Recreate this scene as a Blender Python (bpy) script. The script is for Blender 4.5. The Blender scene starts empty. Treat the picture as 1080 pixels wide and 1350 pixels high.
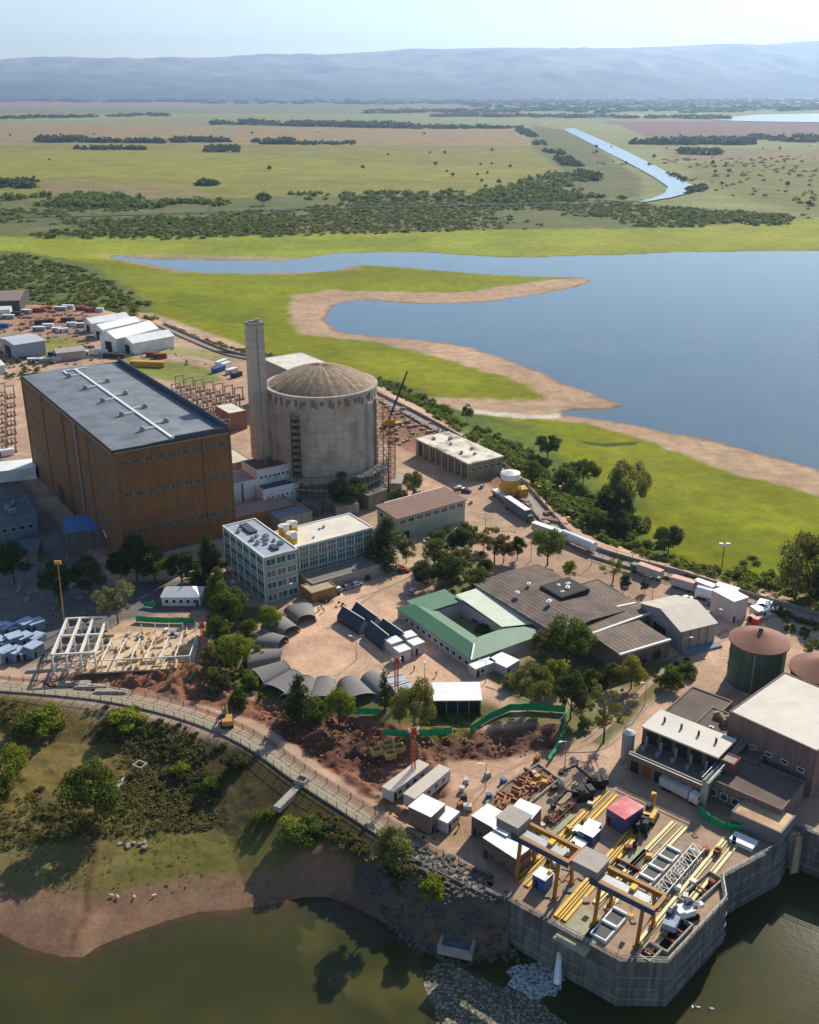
import bpy, math, random
import numpy as np
from mathutils import Vector
R_ = math.radians
SC = bpy.context.scene
COL = SC.collection
random.seed(7)
# ---------------------------------------------------------------- camera
PITCH = R_(22.2); F = 1370.0; CAM_H = 150.0
cam = bpy.data.cameras.new("camera"); cam_o = bpy.data.objects.new("camera", cam); COL.objects.link(cam_o)
cam_o.location = (0, 0, CAM_H); cam_o.rotation_euler = (R_(90)-PITCH, 0, 0)
cam.sensor_fit = 'VERTICAL'; cam.sensor_height = 24.0; cam.lens = 24.0*F/1350.0
cam.clip_start = 1.0; cam.clip_end = 90000.0
SC.camera = cam_o
SC.render.resolution_x = 819; SC.render.resolution_y = 1024
# ---------------------------------------------------------------- world, sun, exposure
SUN_EL = R_(34); SUN_AZ = R_(30)          # azimuth clockwise from +Y (the view direction)
w = bpy.data.worlds.new("World"); SC.world = w; w.use_nodes = True
nt = w.node_tree; bg = nt.nodes["Background"]
sky = nt.nodes.new("ShaderNodeTexSky"); sky.sky_type = 'NISHITA'; sky.sun_disc = False
sky.sun_elevation = SUN_EL; sky.sun_rotation = SUN_AZ; sky.altitude = 500; sky.air_density = 1.0; sky.dust_density = 0.3; sky.ozone_density = 1.5
nt.links.new(sky.outputs[0], bg.inputs[0]); bg.inputs[1].default_value = 0.105
sl = bpy.data.lights.new("sun", 'SUN'); sl.energy = 5.0; sl.angle = R_(0.5); sl.color = (1.0, 0.915, 0.77)
so = bpy.data.objects.new("sun", sl); COL.objects.link(so)
SUNDIR = Vector((math.sin(SUN_AZ)*math.cos(SUN_EL), math.cos(SUN_AZ)*math.cos(SUN_EL), math.sin(SUN_EL)))
so.rotation_euler = (-SUNDIR).to_track_quat('-Z', 'Y').to_euler(); so.location = (200, 400, 400)
SC.view_settings.view_transform = 'Standard'; SC.view_settings.look = 'None'
SC.view_settings.exposure = 0.38; SC.view_settings.gamma = 1.0
SC.cycles.max_bounces = 6; SC.cycles.diffuse_bounces = 3; SC.cycles.transparent_max_bounces = 8; SC.cycles.volume_bounces = 0
# ---------------------------------------------------------------- where a spot of the survey lies on the ground (level z)
CP, SP = math.cos(PITCH), math.sin(PITCH)
def W(px, py, z=0.0):
    v = (675-py)/F
    t = (z-CAM_H)/(-SP+v*CP)
    return ((px-540)/F*t, (CP+v*SP)*t)
def Wn(pts, z=0.0): return [W(a, b, z) for a, b in pts]
def hz(px, py, y):                       # height of a point seen at py standing at distance y
    v = (675-py)/F
    return CAM_H + y/(CP+v*SP)*(-SP+v*CP)
def lin(p, q, z=0.0):                    # start point, angle, length of a ground line
    a = W(*p, z); b = W(*q, z)
    return a, math.atan2(b[1]-a[1], b[0]-a[0]), math.dist(a, b)
WL = -9.5                                # water level; the plant stands at 0
G1, G2 = R_(34), R_(124)                 # the plant's own grid
# ---------------------------------------------------------------- materials
def lin1(c):
    c /= 255.0
    return c/12.92 if c <= 0.04045 else ((c+0.055)/1.055)**2.4
def hx(h, k=1.0): return tuple(lin1(int(h[i:i+2], 16))*k for i in (0, 2, 4))
_M = {}
def mat(name, color, rough=0.8, var=0.18, scale=0.6, metal=0.0, bump=0.0, stripes=None, spec=0.3, streak=0.0, dirt=None):
    """procedural paint / concrete / metal. stripes=(axis, period m, depth): sheet ribs. streak: vertical stains."""
    if name in _M: return _M[name]
    m = bpy.data.materials.new(name); m.use_nodes = True; _M[name] = m
    n = m.node_tree.nodes; L = m.node_tree.links; b = n["Principled BSDF"]
    if isinstance(color, str): color = hx(color)
    b.inputs["Roughness"].default_value = rough; b.inputs["Metallic"].default_value = metal
    b.inputs["Specular IOR Level"].default_value = spec
    tc = n.new("ShaderNodeTexCoord")
    no = n.new("ShaderNodeTexNoise"); no.inputs["Scale"].default_value = scale; no.inputs["Detail"].default_value = 6; no.inputs["Roughness"].default_value = 0.65
    L.new(tc.outputs["Object"], no.inputs["Vector"])
    mr = n.new("ShaderNodeMapRange"); mr.inputs[1].default_value = 0.3; mr.inputs[2].default_value = 0.7
    mr.inputs[3].default_value = 1-var; mr.inputs[4].default_value = 1+var
    L.new(no.outputs["Fac"], mr.inputs[0])
    fac = mr.outputs[0]
    def mul(a, bb):
        q = n.new("ShaderNodeMath"); q.operation = 'MULTIPLY'; L.new(a, q.inputs[0])
        if isinstance(bb, float): q.inputs[1].default_value = bb
        else: L.new(bb, q.inputs[1])
        return q.outputs[0]
    if streak:
        mp = n.new("ShaderNodeMapping"); mp.inputs["Scale"].default_value = (1.2, 1.2, 0.06); L.new(tc.outputs["Object"], mp.inputs[0])
        n2 = n.new("ShaderNodeTexNoise"); n2.inputs["Scale"].default_value = 1.0; n2.inputs["Detail"].default_value = 4; L.new(mp.outputs[0], n2.inputs["Vector"])
        r2 = n.new("ShaderNodeMapRange"); r2.inputs[1].default_value = 0.35; r2.inputs[2].default_value = 0.65; r2.inputs[3].default_value = 1-streak; r2.inputs[4].default_value = 1+streak*0.4
        L.new(n2.outputs["Fac"], r2.inputs[0]); fac = mul(fac, r2.outputs[0])
    hgtsock = no.outputs["Fac"]
    if stripes:
        ax, per, dep = stripes
        sx = n.new("ShaderNodeSeparateXYZ"); L.new(tc.outputs["Object"], sx.inputs[0])
        if ax == 3:
            ad = n.new("ShaderNodeMath"); ad.operation = 'ADD'; L.new(sx.outputs[0], ad.inputs[0]); L.new(sx.outputs[1], ad.inputs[1]); s0 = ad.outputs[0]
        else: s0 = sx.outputs[ax]
        q = mul(s0, 6.2832/per); s = n.new("ShaderNodeMath"); s.operation = 'SINE'; L.new(q, s.inputs[0])
        r3 = n.new("ShaderNodeMapRange"); r3.inputs[1].default_value = -1; r3.inputs[2].default_value = 1; r3.inputs[3].default_value = 1-dep; r3.inputs[4].default_value = 1+dep*0.5
        L.new(s.outputs[0], r3.inputs[0]); fac = mul(fac, r3.outputs[0])
    mx = n.new("ShaderNodeVectorMath"); mx.operation = 'SCALE'; mx.inputs[0].default_value = color; L.new(fac, mx.inputs[3])
    out = mx.outputs[0]
    if dirt:
        dc, amt = dirt
        n3 = n.new("ShaderNodeTexNoise"); n3.inputs["Scale"].default_value = 0.16; n3.inputs["Detail"].default_value = 8; L.new(tc.outputs["Object"], n3.inputs["Vector"])
        r4 = n.new("ShaderNodeMapRange"); r4.inputs[1].default_value = 0.45; r4.inputs[2].default_value = 0.68; r4.inputs[3].default_value = 0; r4.inputs[4].default_value = amt
        L.new(n3.outputs["Fac"], r4.inputs[0])
        mc = n.new("ShaderNodeMix"); mc.data_type = 'RGBA'; L.new(r4.outputs[0], mc.inputs[0]); L.new(out, mc.inputs[6]); mc.inputs[7].default_value = (*hx(dc), 1); out = mc.outputs[2]
    L.new(out, b.inputs["Base Color"])
    if bump:
        bp = n.new("ShaderNodeBump"); bp.inputs["Strength"].default_value = bump; bp.inputs["Distance"].default_value = 0.105; L.new(hgtsock, bp.inputs["Height"]); L.new(bp.outputs[0], b.inputs["Normal"])
    return m
def leafmat(name, color, trans=0.35, var=0.45):
    m = bpy.data.materials.new(name); m.use_nodes = True; _M[name] = m
    n = m.node_tree.nodes; L = m.node_tree.links; b = n["Principled BSDF"]; out = n["Material Output"]
    b.inputs["Roughness"].default_value = 0.6; b.inputs["Specular IOR Level"].default_value = 0.105
    g = n.new("ShaderNodeNewGeometry"); no = n.new("ShaderNodeTexNoise"); no.inputs["Scale"].default_value = 0.9; no.inputs["Detail"].default_value = 5
    L.new(g.outputs["Position"], no.inputs["Vector"])
    mr = n.new("ShaderNodeMapRange"); mr.inputs[1].default_value = .3; mr.inputs[2].default_value = .7; mr.inputs[3].default_value = 1-var; mr.inputs[4].default_value = 1+var
    L.new(no.outputs["Fac"], mr.inputs[0])
    oi = n.new("ShaderNodeObjectInfo"); m2 = n.new("ShaderNodeMapRange"); m2.inputs[3].default_value = .8; m2.inputs[4].default_value = 1.2; L.new(oi.outputs["Random"], m2.inputs[0])
    q = n.new("ShaderNodeMath"); q.operation = 'MULTIPLY'; L.new(mr.outputs[0], q.inputs[0]); L.new(m2.outputs[0], q.inputs[1])
    v = n.new("ShaderNodeVectorMath"); v.operation = 'SCALE'; v.inputs[0].default_value = color; L.new(q.outputs[0], v.inputs[3])
    L.new(v.outputs[0], b.inputs["Base Color"])
    t = n.new("ShaderNodeBsdfTranslucent"); v2 = n.new("ShaderNodeVectorMath"); v2.operation = 'MULTIPLY'; v2.inputs[1].default_value = (1.5, 1.5, .5); L.new(v.outputs[0], v2.inputs[0]); L.new(v2.outputs[0], t.inputs[0])
    mx = n.new("ShaderNodeMixShader"); mx.inputs[0].default_value = trans; L.new(b.outputs[0], mx.inputs[1]); L.new(t.outputs[0], mx.inputs[2]); L.new(mx.outputs[0], out.inputs[0])
    return m
# ---------------------------------------------------------------- mesh builder
class MB:
    def __init__(s): s.v = []; s.f = []
    def face(s, pts):
        k = len(s.v); s.v += [tuple(p) for p in pts]; s.f.append(list(range(k, k+len(pts)))); return s
    def box(s, x0, x1, y0, y1, z0, z1):
        k = len(s.v)
        s.v += [(x0,y0,z0),(x1,y0,z0),(x1,y1,z0),(x0,y1,z0),(x0,y0,z1),(x1,y0,z1),(x1,y1,z1),(x0,y1,z1)]
        s.f += [[k+i for i in q] for q in ((3,2,1,0),(4,5,6,7),(0,1,5,4),(1,2,6,5),(2,3,7,6),(3,0,4,7))]; return s
    def rbox(s, cx, cy, ang, w, l, z0, z1):
        c, d = math.cos(ang), math.sin(ang)
        return s.prism([(cx+c*a-d*b, cy+d*a+c*b) for a, b in ((-w/2,-l/2),(w/2,-l/2),(w/2,l/2),(-w/2,l/2))], z0, z1)
    def prism(s, pts, z0, z1, top=None):
        k = len(s.v); n = len(pts)
        ar = sum(pts[i][0]*pts[(i+1)%n][1]-pts[(i+1)%n][0]*pts[i][1] for i in range(n))
        if ar < 0: pts = pts[::-1]; top = top[::-1] if top else None
        s.v += [(p[0], p[1], z0) for p in pts]+[(p[0], p[1], z1) for p in (top or pts)]
        s.f.append([k+i for i in range(n)][::-1]); s.f.append([k+n+i for i in range(n)])
        s.f += [[k+i, k+(i+1)%n, k+n+(i+1)%n, k+n+i] for i in range(n)]; return s
    def cyl(s, cx, cy, r, z0, z1, n=24, r2=None, a0=0, a1=6.28318530718):
        r2 = r if r2 is None else r2
        if a1-a0 < 6.2: raise ValueError
        p = [(cx+r*math.cos(6.2831853*i/n), cy+r*math.sin(6.2831853*i/n)) for i in range(n)]
        t = [(cx+r2*math.cos(6.2831853*i/n), cy+r2*math.sin(6.2831853*i/n)) for i in range(n)]
        return s.prism(p, z0, z1, t)
    def ring(s, cx, cy, r0, r1, z0, z1, a0, a1, n=24):
        for i in range(n):
            a, b = a0+(a1-a0)*i/n, a0+(a1-a0)*(i+1)/n
            s.prism([(cx+r0*math.cos(a), cy+r0*math.sin(a)), (cx+r1*math.cos(a), cy+r1*math.sin(a)), (cx+r1*math.cos(b), cy+r1*math.sin(b)), (cx+r0*math.cos(b), cy+r0*math.sin(b))], z0, z1)
        return s
    def tube(s, p, q, r, n=5, r2=None):
        p = Vector(p); q = Vector(q); d = (q-p)
        if d.length < 1e-6: return s
        d.normalize(); u = d.orthogonal().normalized(); w_ = d.cross(u); r2 = r if r2 is None else r2; k = len(s.v)
        for c, rr in ((p, r), (q, r2)):
            for i in range(n):
                a = 6.2831853*i/n; s.v.append(tuple(c+u*(rr*math.cos(a))+w_*(rr*math.sin(a))))
        s.f.append([k+i for i in range(n)][::-1]); s.f.append([k+n+i for i in range(n)])
        s.f += [[k+i, k+(i+1)%n, k+n+(i+1)%n, k+n+i] for i in range(n)]; return s
    def beam(s, p, q, w_=0.3, h=None):
        return s.tube(p, q, w_*0.7, 4)
    def gable(s, x0, x1, y0, y1, z0, z1, th=0.15, over=0.3, ridge='x'):
        """two roof slabs; ridge runs along x or y"""
        if ridge == 'x':
            ym = (y0+y1)/2
            for a, b in ((y0-over, ym), (y1+over, ym)):
                q = [(x0-over, a, z0), (x1+over, a, z0), (x1+over, b, z1), (x0-over, b, z1)]
                s._slab(q, th)
        else:
            xm = (x0+x1)/2
            for a, b in ((x0-over, xm), (x1+over, xm)):
                q = [(a, y0-over, z0), (a, y1+over, z0), (b, y1+over, z1), (b, y0-over, z1)]
                s._slab(q, th)
        return s
    def _slab(s, q, th):
        k = len(s.v); s.v += [tuple(p) for p in q]+[(p[0], p[1], p[2]+th) for p in q]
        s.f += [[k+i for i in t] for t in ((3,2,1,0),(4,5,6,7),(0,1,5,4),(1,2,6,5),(2,3,7,6),(3,0,4,7))]; return s
    def mesh(s, name):
        me = bpy.data.meshes.new(name); me.from_pydata(s.v, [], s.f); me.update(); return me
def put(name, me, m, parent=None, loc=None, label=None, smooth=False):
    o = bpy.data.objects.new(name, me); COL.objects.link(o)
    if m is not None and not me.materials: me.materials.append(m)
    if parent is not None: o.parent = parent
    if loc is not None: o.location = loc
    if label: o["label"] = label
    if smooth: me.polygons.foreach_set("use_smooth", [True]*len(me.polygons))
    return o
def part(mb, name, m, parent=None, label=None, smooth=False):
    me = mb.mesh(name)
    if smooth: pass
    return put(name, me, m, parent, None, label, smooth)
def tag(o, label=None, cat=None, group=None, kind=None):
    if label: o["label"] = label
    if cat: o["category"] = cat
    if group: o["group"] = group
    if kind: o["kind"] = kind
    return o
def thing(name, label, cat, loc, rz=0.0, group=None):
    o = bpy.data.objects.new(name, None); COL.objects.link(o); o.empty_display_size = 1
    l = tuple(loc); o.location = (l[0], l[1], l[2] if len(l) > 2 else 0.0); o.rotation_euler = (0, 0, rz)
    return tag(o, label, cat, group)
KIDS = {}
def copy_tree(o, parent=None):
    c = o.copy(); COL.objects.link(c)
    if parent is not None: c.parent = parent
    for ch in list(o.children): copy_tree(ch, c)
    return c
def dup(root, loc, rz=None, label=None, group=None, scale=None):
    c = copy_tree(root); l = tuple(loc); c.location = (l[0], l[1], l[2] if len(l) > 2 else root.location.z)
    if rz is not None: c.rotation_euler = (0, 0, rz)
    if label: c["label"] = label
    if group: c["group"] = group
    if scale is not None: c.scale = (scale,)*3 if not isinstance(scale, tuple) else scale
    return c
def struct(mb, name, m): return tag(part(mb, name, m), kind='structure')
# ---------------------------------------------------------------- value noise
def vn(x, y, sc, seed=0):
    x = np.asarray(x)/sc; y = np.asarray(y)/sc
    xi = np.floor(x).astype(np.int64); yi = np.floor(y).astype(np.int64); fx = x-xi; fy = y-yi
    fx = fx*fx*(3-2*fx); fy = fy*fy*(3-2*fy)
    def h(a, b):
        k = (a*374761393+b*668265263+seed*974634777) & 0xffffffff
        k = ((k ^ (k >> 13))*1274126177) & 0xffffffff
        return ((k ^ (k >> 16)) & 0xffff)/65535.0
    return (h(xi, yi)*(1-fx)+h(xi+1, yi)*fx)*(1-fy)+(h(xi, yi+1)*(1-fx)+h(xi+1, yi+1)*fx)*fy
def fbm(x, y, sc, seed=0, o=4):
    t = 0; a = 0.5
    for i in range(o): t = t+a*vn(x, y, sc/2**i, seed+i*17); a *= 0.5
    return t/(1-0.5**o)
def sdist(x, y, poly, maxd=60.0):
    """signed distance to polygon, negative inside"""
    P = np.array(poly, dtype=float); n = len(P)
    d = np.full(x.shape, float(maxd)); res = np.full(x.shape, float(maxd))
    m = (x > P[:, 0].min()-maxd) & (x < P[:, 0].max()+maxd) & (y > P[:, 1].min()-maxd) & (y < P[:, 1].max()+maxd)
    if not m.any(): return res
    X = x[m]; Y = y[m]; D = np.full(X.shape, 1e18); ins = np.zeros(X.shape, bool)
    for i in range(n):
        ax, ay = P[i]; bx, by = P[(i+1) % n]; ex, ey = bx-ax, by-ay; L = ex*ex+ey*ey+1e-12
        t = np.clip(((X-ax)*ex+(Y-ay)*ey)/L, 0, 1)
        D = np.minimum(D, (X-ax-t*ex)**2+(Y-ay-t*ey)**2)
        c = ((ay > Y) != (by > Y)) & (X < (bx-ax)*(Y-ay)/((by-ay) if by != ay else 1e-12)+ax)
        ins ^= c
    D = np.sqrt(D); D = np.where(ins, -D, D); res[m] = np.minimum(D, maxd)
    return res
def sstep(a, b, x):
    t = np.clip((x-a)/(b-a), 0, 1); return t*t*(3-2*t)
# ================================================================ THE GROUND, THE WATER, THE HILLS
PLANT = Wn([(-700,895),(-200,905),(0,914),(60,917),(150,927),(250,952),(330,987),(400,1036),(480,1088),(560,1139),(645,1184),
            (700,1190),(820,1240),(880,1240),(925,1170),(1000,1105),(1080,1095),(1300,1150),(1700,1200),
            (1700,950),(1300,850),(1080,812),(1040,800),(980,783),(900,757),(830,738),(780,722),(745,700),(720,672),(690,638),(650,606),(600,575),(560,552),
            (520,528),(470,500),(430,484),(340,470),(280,456),(230,440),(200,424),(130,408),(60,403),(0,400),(-200,395),(-700,395)])
DECK_PX = [(640,1176),(700,1207),(760,1240),(818,1271),(880,1273),(957,1190),(952,1160),(1030,1118),(1045,1092),(1080,1105),(1150,1130),(1150,1060),(900,1050),(700,1050)]
DECK = Wn(DECK_PX)
LAKE = Wn([(1200,330),(1080,331),(1000,332),(900,333),(830,336),(760,338),(700,340),(640,339),(600,336),(560,333),(500,333),(440,335),(400,341),(370,345),(310,344),(260,343),(200,342),(150,338),
           (150,341),(200,348),(250,358),(290,360),(340,360),(400,359),(440,357),(460,351),(480,349),(530,352),(600,358),(660,362),(720,365),(765,365),(783,371),(760,379),(700,390),(640,399),(560,401),(480,396),(450,399),
           (434,410),(431,424),(445,436),(500,443),(560,449),(620,457),(660,469),(700,485),(740,502),(790,521),(824,536),(800,541),(740,542),(745,547),(780,551),(840,560),(900,572),(960,585),(1020,602),(1080,618),(1140,634),(1300,680),(1900,700),(1900,330)], WL)
COVE = Wn([(-900,1150),(-300,1180),(-60,1210),(0,1232),(40,1252),(80,1262),(110,1262),(130,1248),(160,1236),(210,1218),(260,1203),(310,1200),(360,1192),(400,1183),(430,1183),(460,1193),(490,1208),(520,1224),(545,1243),
           (580,1262),(620,1268),(660,1258),(700,1262),(760,1240),(830,1180),(940,1160),(1000,1150),(1080,1140),(1200,1150),(1500,1200),(2500,1300),(2500,3000),(540,12000),(-2000,3000)], WL)
def tz(x, y, full=False):
    x = np.atleast_1d(np.asarray(x, float)); y = np.atleast_1d(np.asarray(y, float))
    wx = x+(fbm(x, y, 22, 3)-.5)*5*sstep(150, 400, y); wy = y+(fbm(x, y, 22, 9)-.5)*5*sstep(150, 400, y)
    dl = sdist(wx, wy, LAKE, 260.0); dc = sdist(wx, wy, COVE, 200.0); dp = sdist(x, y, PLANT, 120.0)
    d = np.minimum(dl, dc); near = (dc < dl) & (y < 330)
    und = (fbm(x, y, 140, 21)-.5)*1.5*sstep(20, 120, d)
    zf = np.where(near, WL+6.0*(1-np.exp(-np.maximum(d, 0)/26))+(fbm(x, y, 7, 5)-.5)*0.5*sstep(2, 8, d),
                  WL+3.0*(1-np.exp(-np.maximum(d, 0)/90))+und)
    zf = np.where(d < 0, WL-0.12+np.maximum(d, -30)*np.where(near, 0.11, 0.3), zf)
    bank = -0.36*np.maximum(dp-1.5, 0)
    bank = WL+(bank-WL)*sstep(0, 7, dc)
    z = np.where(dp < 1.5, 0.0, np.where(dc > 0, np.maximum(zf, bank), zf))
    ins = sdist(x, y, DECK, 30.0)
    z = np.where((dp > 0) & (ins < 1.5) & (x > 20), -15.0, z)
    z = np.where((dp <= 0) & (ins < -0.5), -0.5, z)
    if full: return z, dl, dc, dp
    return z
def gz(x, y): return float(tz(x, y)[0])
# ---- colour zones: (polygon, level, colour, softness m, wobble m)
Z = []
def zone(pts, z, col, soft=1.0, wob=2.0, alpha=1.0, dig=0.0): Z.append((Wn(pts, z), hx(col), soft, wob, alpha, dig))
FZ = -7.0
zone([(-900,118.5),(2000,118.5),(2000,133.5),(-900,131.5)], FZ, '2c3a30', 300, 500)
zone([(-900,132),(560,133),(560,150),(-900,150)], FZ, '8a6e5c', 80, 500)
zone([(300,136),(1700,133),(1700,146),(300,146)], FZ, '6d7448', 80, 500)
zone([(-900,160),(540,166),(690,170),(720,192),(500,194),(-900,190)], FZ, '8c7850', 25, 60)
zone([(-900,142),(700,142),(700,150),(-900,151)], FZ, '767349', 25, 160)
zone([(800,160),(1700,157),(1700,187),(860,184)], FZ, '7a5f56', 20, 50)
zone([(870,198),(1700,190),(1700,215),(900,212)], FZ, '807250', 20, 60)
zone([(-900,190),(700,192),(735,208),(770,240),(650,262),(300,270),(-900,275)], FZ, '7c792f', 12, 30)
zone([(-200,196),(250,200),(500,215),(760,225),(640,240),(300,236),(-200,232)], FZ, '85822c', 60, 60, .8)
zone([(40,238),(200,242),(330,262),(180,275),(60,262)], FZ, '80734a', 18, 25)
zone([(700,165),(745,172),(850,235),(850,262),(760,262),(745,222),(700,195)], FZ, '626438', 12, 20)
zone([(-900,262),(200,262),(500,258),(800,262),(860,270),(1040,282),(1060,296),(900,302),(560,306),(300,316),(-100,322),(-900,330)], FZ, '63663a', 8, 18)
zone([(900,215),(1700,200),(1700,290),(1060,282),(960,250)], FZ, '6f7034', 30, 50)
zone([(-900,316),(300,312),(560,304),(900,300),(1080,288),(1700,282),(1700,333),(900,336),(600,342),(300,348),(-900,350)], FZ, '868e28', 8, 14)
# bright turf between the plant and the lake
zone([(90,338),(470,345),(800,360),(800,400),(440,395),(430,440),(700,470),(850,545),(1100,640),(1400,760),(1100,800),(600,560),(200,420)], FZ, '757a00', 3, 3)
zone([(60,338),(200,345),(330,358),(470,352),(720,368),(780,372),(640,398),(430,396),(384,400),(380,430),(440,448),(560,468),(700,520),(760,560),(900,585),(1080,650),(1400,760),(1400,1000),(1080,830),(900,757),(745,700),(600,560),(430,480),(200,420),(190,405),(100,345)], FZ, '757a00', 4, 8)
zone([(520,560),(700,575),(860,600),(1080,690),(1400,780),(1400,1000),(1080,830),(900,757),(745,700),(600,575)], FZ, '727700', 6, 8)
zone([(180,372),(420,372),(700,372),(640,384),(400,388),(220,392)], FZ, '7c8500', 15, 18, .8)
zone([(420,484),(520,500),(600,530),(700,560),(800,640),(860,660),(830,700),(900,740),(980,765),(1080,790),(1080,830),(900,757),(745,700),(600,575),(500,520)], FZ, '586428', 4, 8)
zone([(780,585),(860,585),(1000,640),(900,680),(840,650)], FZ, '787c1c', 8, 12, .6)
zone([(-900,330),(20,330),(120,345),(200,398),(205,425),(100,410),(-900,400)], FZ, '5d6630', 6, 10)
zone([(230,385),(330,400),(370,430),(300,425),(220,400)], FZ, '5f7008', 6, 7, .6)
zone([(450,455),(560,478),(640,505),(560,500),(460,475)], FZ, '868a14', 5, 6, .5)
zone([(880,620),(1000,650),(1080,700),(1000,700),(900,660)], FZ, '858a10', 5, 7, .55)
zone([(900,700),(1000,700),(1060,740),(980,745),(910,725)], FZ, '63700a', 4, 6, .6)
zone([(640,552),(720,566),(800,575),(740,580),(660,568)], FZ, '5f7008', 3, 4, .5)
zone([(250,318),(560,312),(560,325),(250,330)], FZ, '6f7a18', 10, 20, .5)
zone([(700,312),(1080,300),(1080,318),(700,325)], FZ, '90902a', 10, 25, .5)
zone([(150,355),(240,362),(230,380),(160,372)], FZ, '6f7424', 6, 8, .6)
# sand rims
zone([(384,392),(440,384),(600,388),(740,368),(790,366),(795,376),(700,398),(560,410),(440,410),(440,430),(560,447),(660,466),(750,500),(830,534),(800,547),(700,546),(600,532),(720,528),(700,508),(600,480),(500,452),(400,442),(382,425)], WL, 'ad9177', 4, 5)
zone([(520,528),(640,528),(730,546),(760,544),(830,556),(960,580),(1090,615),(1400,700),(1400,740),(1080,658),(980,630),(900,602),(860,585),(780,560),(640,546)], WL, 'ad9177', 3, 5)
zone([(600,541),(700,549),(740,546),(740,551),(690,554),(620,548)], WL, 'c9bfae', 2, 2)
zone([(120,336),(230,336),(380,340),(470,345),(470,356),(380,362),(230,360)], WL, 'a08b72', 6, 8, .75)
zone([(780,558),(800,581),(850,578),(846,584),(800,586),(770,562)], FZ, '4a4a30', 2, 3, 0)
zone([(770,582),(800,586),(840,582),(844,578),(800,581),(765,578)], FZ, '3c4420', 1.5, 1)
# the near shore: bank grass, scrub earth, beach
zone([(-900,880),(60,905),(300,960),(560,1125),(660,1180),(600,1290),(400,1190),(200,1260),(-900,1240)], -5, '645a38', 2, 5)
zone([(-100,1060),(100,1085),(300,1070),(420,1100),(420,1150),(250,1165),(100,1175),(-100,1185)], -7, '665e38', 5, 7)
zone([(180,1110),(330,1105),(340,1150),(170,1160)], -7, '62622a', 6, 5, .7)
zone([(-60,960),(60,930),(180,940),(200,1000),(120,1060),(0,1075)], -5, '6e6038', 4, 5, .8)
zone([(170,935),(330,985),(440,1060),(560,1145),(480,1180),(380,1110),(220,1080),(150,1040)], -4, '4a402a', 4, 5, .85)
zone([(-900,1150),(-100,1180),(0,1185),(100,1190),(220,1172),(330,1160),(400,1150),(460,1170),(560,1230),(560,1290),(300,1290),(-900,1290)], WL, '7e6350', 2, 5)
zone([(480,1130),(560,1140),(650,1185),(700,1240),(620,1275),(540,1240),(470,1190)], -6, '55504a', 2, 3)
zone([(124,1092),(133,1092),(128,1150),(123,1200),(97,1238),(80,1252),(90,1234),(115,1198),(119,1150)], -7, '523a28', .8, 2.6, .75, .4)
zone([(140,1198),(150,1215),(110,1245),(95,1250),(120,1205)], -8, '9a7a62', 2, 2, .6)
zone([(120,770),(60,1000),(0,1000)], -5, '7a6a48', 3, 3, 0)
zone([(-60,1090),(60,1100),(100,1140),(40,1170),(-60,1160)], -7, '6c6440', 4, 5, .8)
zone([(200,1120),(420,1110),(430,1140),(300,1160),(200,1150)], -7, '6a6236', 5, 6, .6)
# inside the plant
zone([(-900,390),(200,400),(520,505),(700,620),(900,740),(1300,820),(1300,1200),(900,1250),(640,1180),(330,985),(0,910),(-900,900)], 0, 'b0947f', 3, 0)
zone([(-300,395),(60,404),(140,418),(120,450),(0,455),(-300,450)], 0, 'a08673', 6, 8)
zone([(20,405),(90,408),(125,425),(60,437),(10,428)], 0, '9a745e', 4, 4)
zone([(60,444),(110,446),(120,462),(50,470)], 0, '848044', 4, 3)
zone([(160,470),(250,478),(300,500),(260,510),(170,492)], 0, '7d8440', 3, 3)
zone([(200,452),(290,462),(320,486),(260,474),(190,462)], 0, '9a9060', 2, 3)
zone([(-300,600),(0,600),(150,770),(290,760),(290,800),(160,820),(60,870),(-300,880)], 0, '6e6a68', 2, 3)
zone([(500,528),(560,548),(650,606),(745,690),(760,704),(700,690),(640,640),(560,600),(500,580)], 0, '8f6b56', 2, 3)
zone([(400,790),(470,770),(540,800),(620,870),(700,900),(640,910),(480,900),(400,910),(370,870)], 0, 'c9a68c', 3, 2)
zone([(500,720),(620,680),(700,700),(640,740),(520,790)], 0, 'b59a80', 3, 3)
zone([(800,800),(960,790),(1020,830),(940,880),(860,960),(820,1040),(720,1060),(760,1000),(830,900)], 0, 'c3a28c', 2, 1)
zone([(600,995),(740,980),(800,1000),(760,1060),(620,1090),(560,1060)], 0, 'bf9c84', 2, 2)
zone([(270,800),(350,800),(330,870),(400,920),(520,925),(640,925),(700,950),(500,965),(380,950),(300,900)], 0, '5e5c38', 2, 2)
zone([(640,890),(760,840),(830,880),(905,860),(900,900),(850,930),(800,985),(745,975),(700,950)], 0, '74704a', 2, 2)
zone([(760,895),(840,910),(800,935),(740,930)], 0, 'ad957c', 2, 2)
zone([(590,740),(640,730),(640,790),(570,790)], 0, '6a6a44', 2, 2)
zone([(60,892),(200,880),(290,870),(330,925),(420,925),(500,950),(640,965),(745,950),(740,985),(660,1000),(590,1000),(590,1050),(560,1100),(500,1060),(400,990),(330,945),(200,915),(60,905)], 0, '7d5847', 1.5, 2.5, 1.0, 1.6)
zone([(340,950),(420,940),(500,960),(505,1010),(430,1000),(380,975)], 0, '5a4034', 3, 3, .8, 1.5)
zone([(540,975),(700,965),(740,960),(700,1000),(600,1000)], 0, '4a3830', 3, 3, .7, 1.8)
zone([(210,870),(300,880),(290,905),(220,900)], 0, '8d6248', 2, 2, .8)
zone([(590,1045),(620,1040),(640,1100),(600,1120),(480,1060),(500,1040)], 0, 'a3866c', 2, 2)
zone([(520,960),(620,955),(620,968),(540,978)], 0, '6d6a3a', 1, 1.5)
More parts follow.
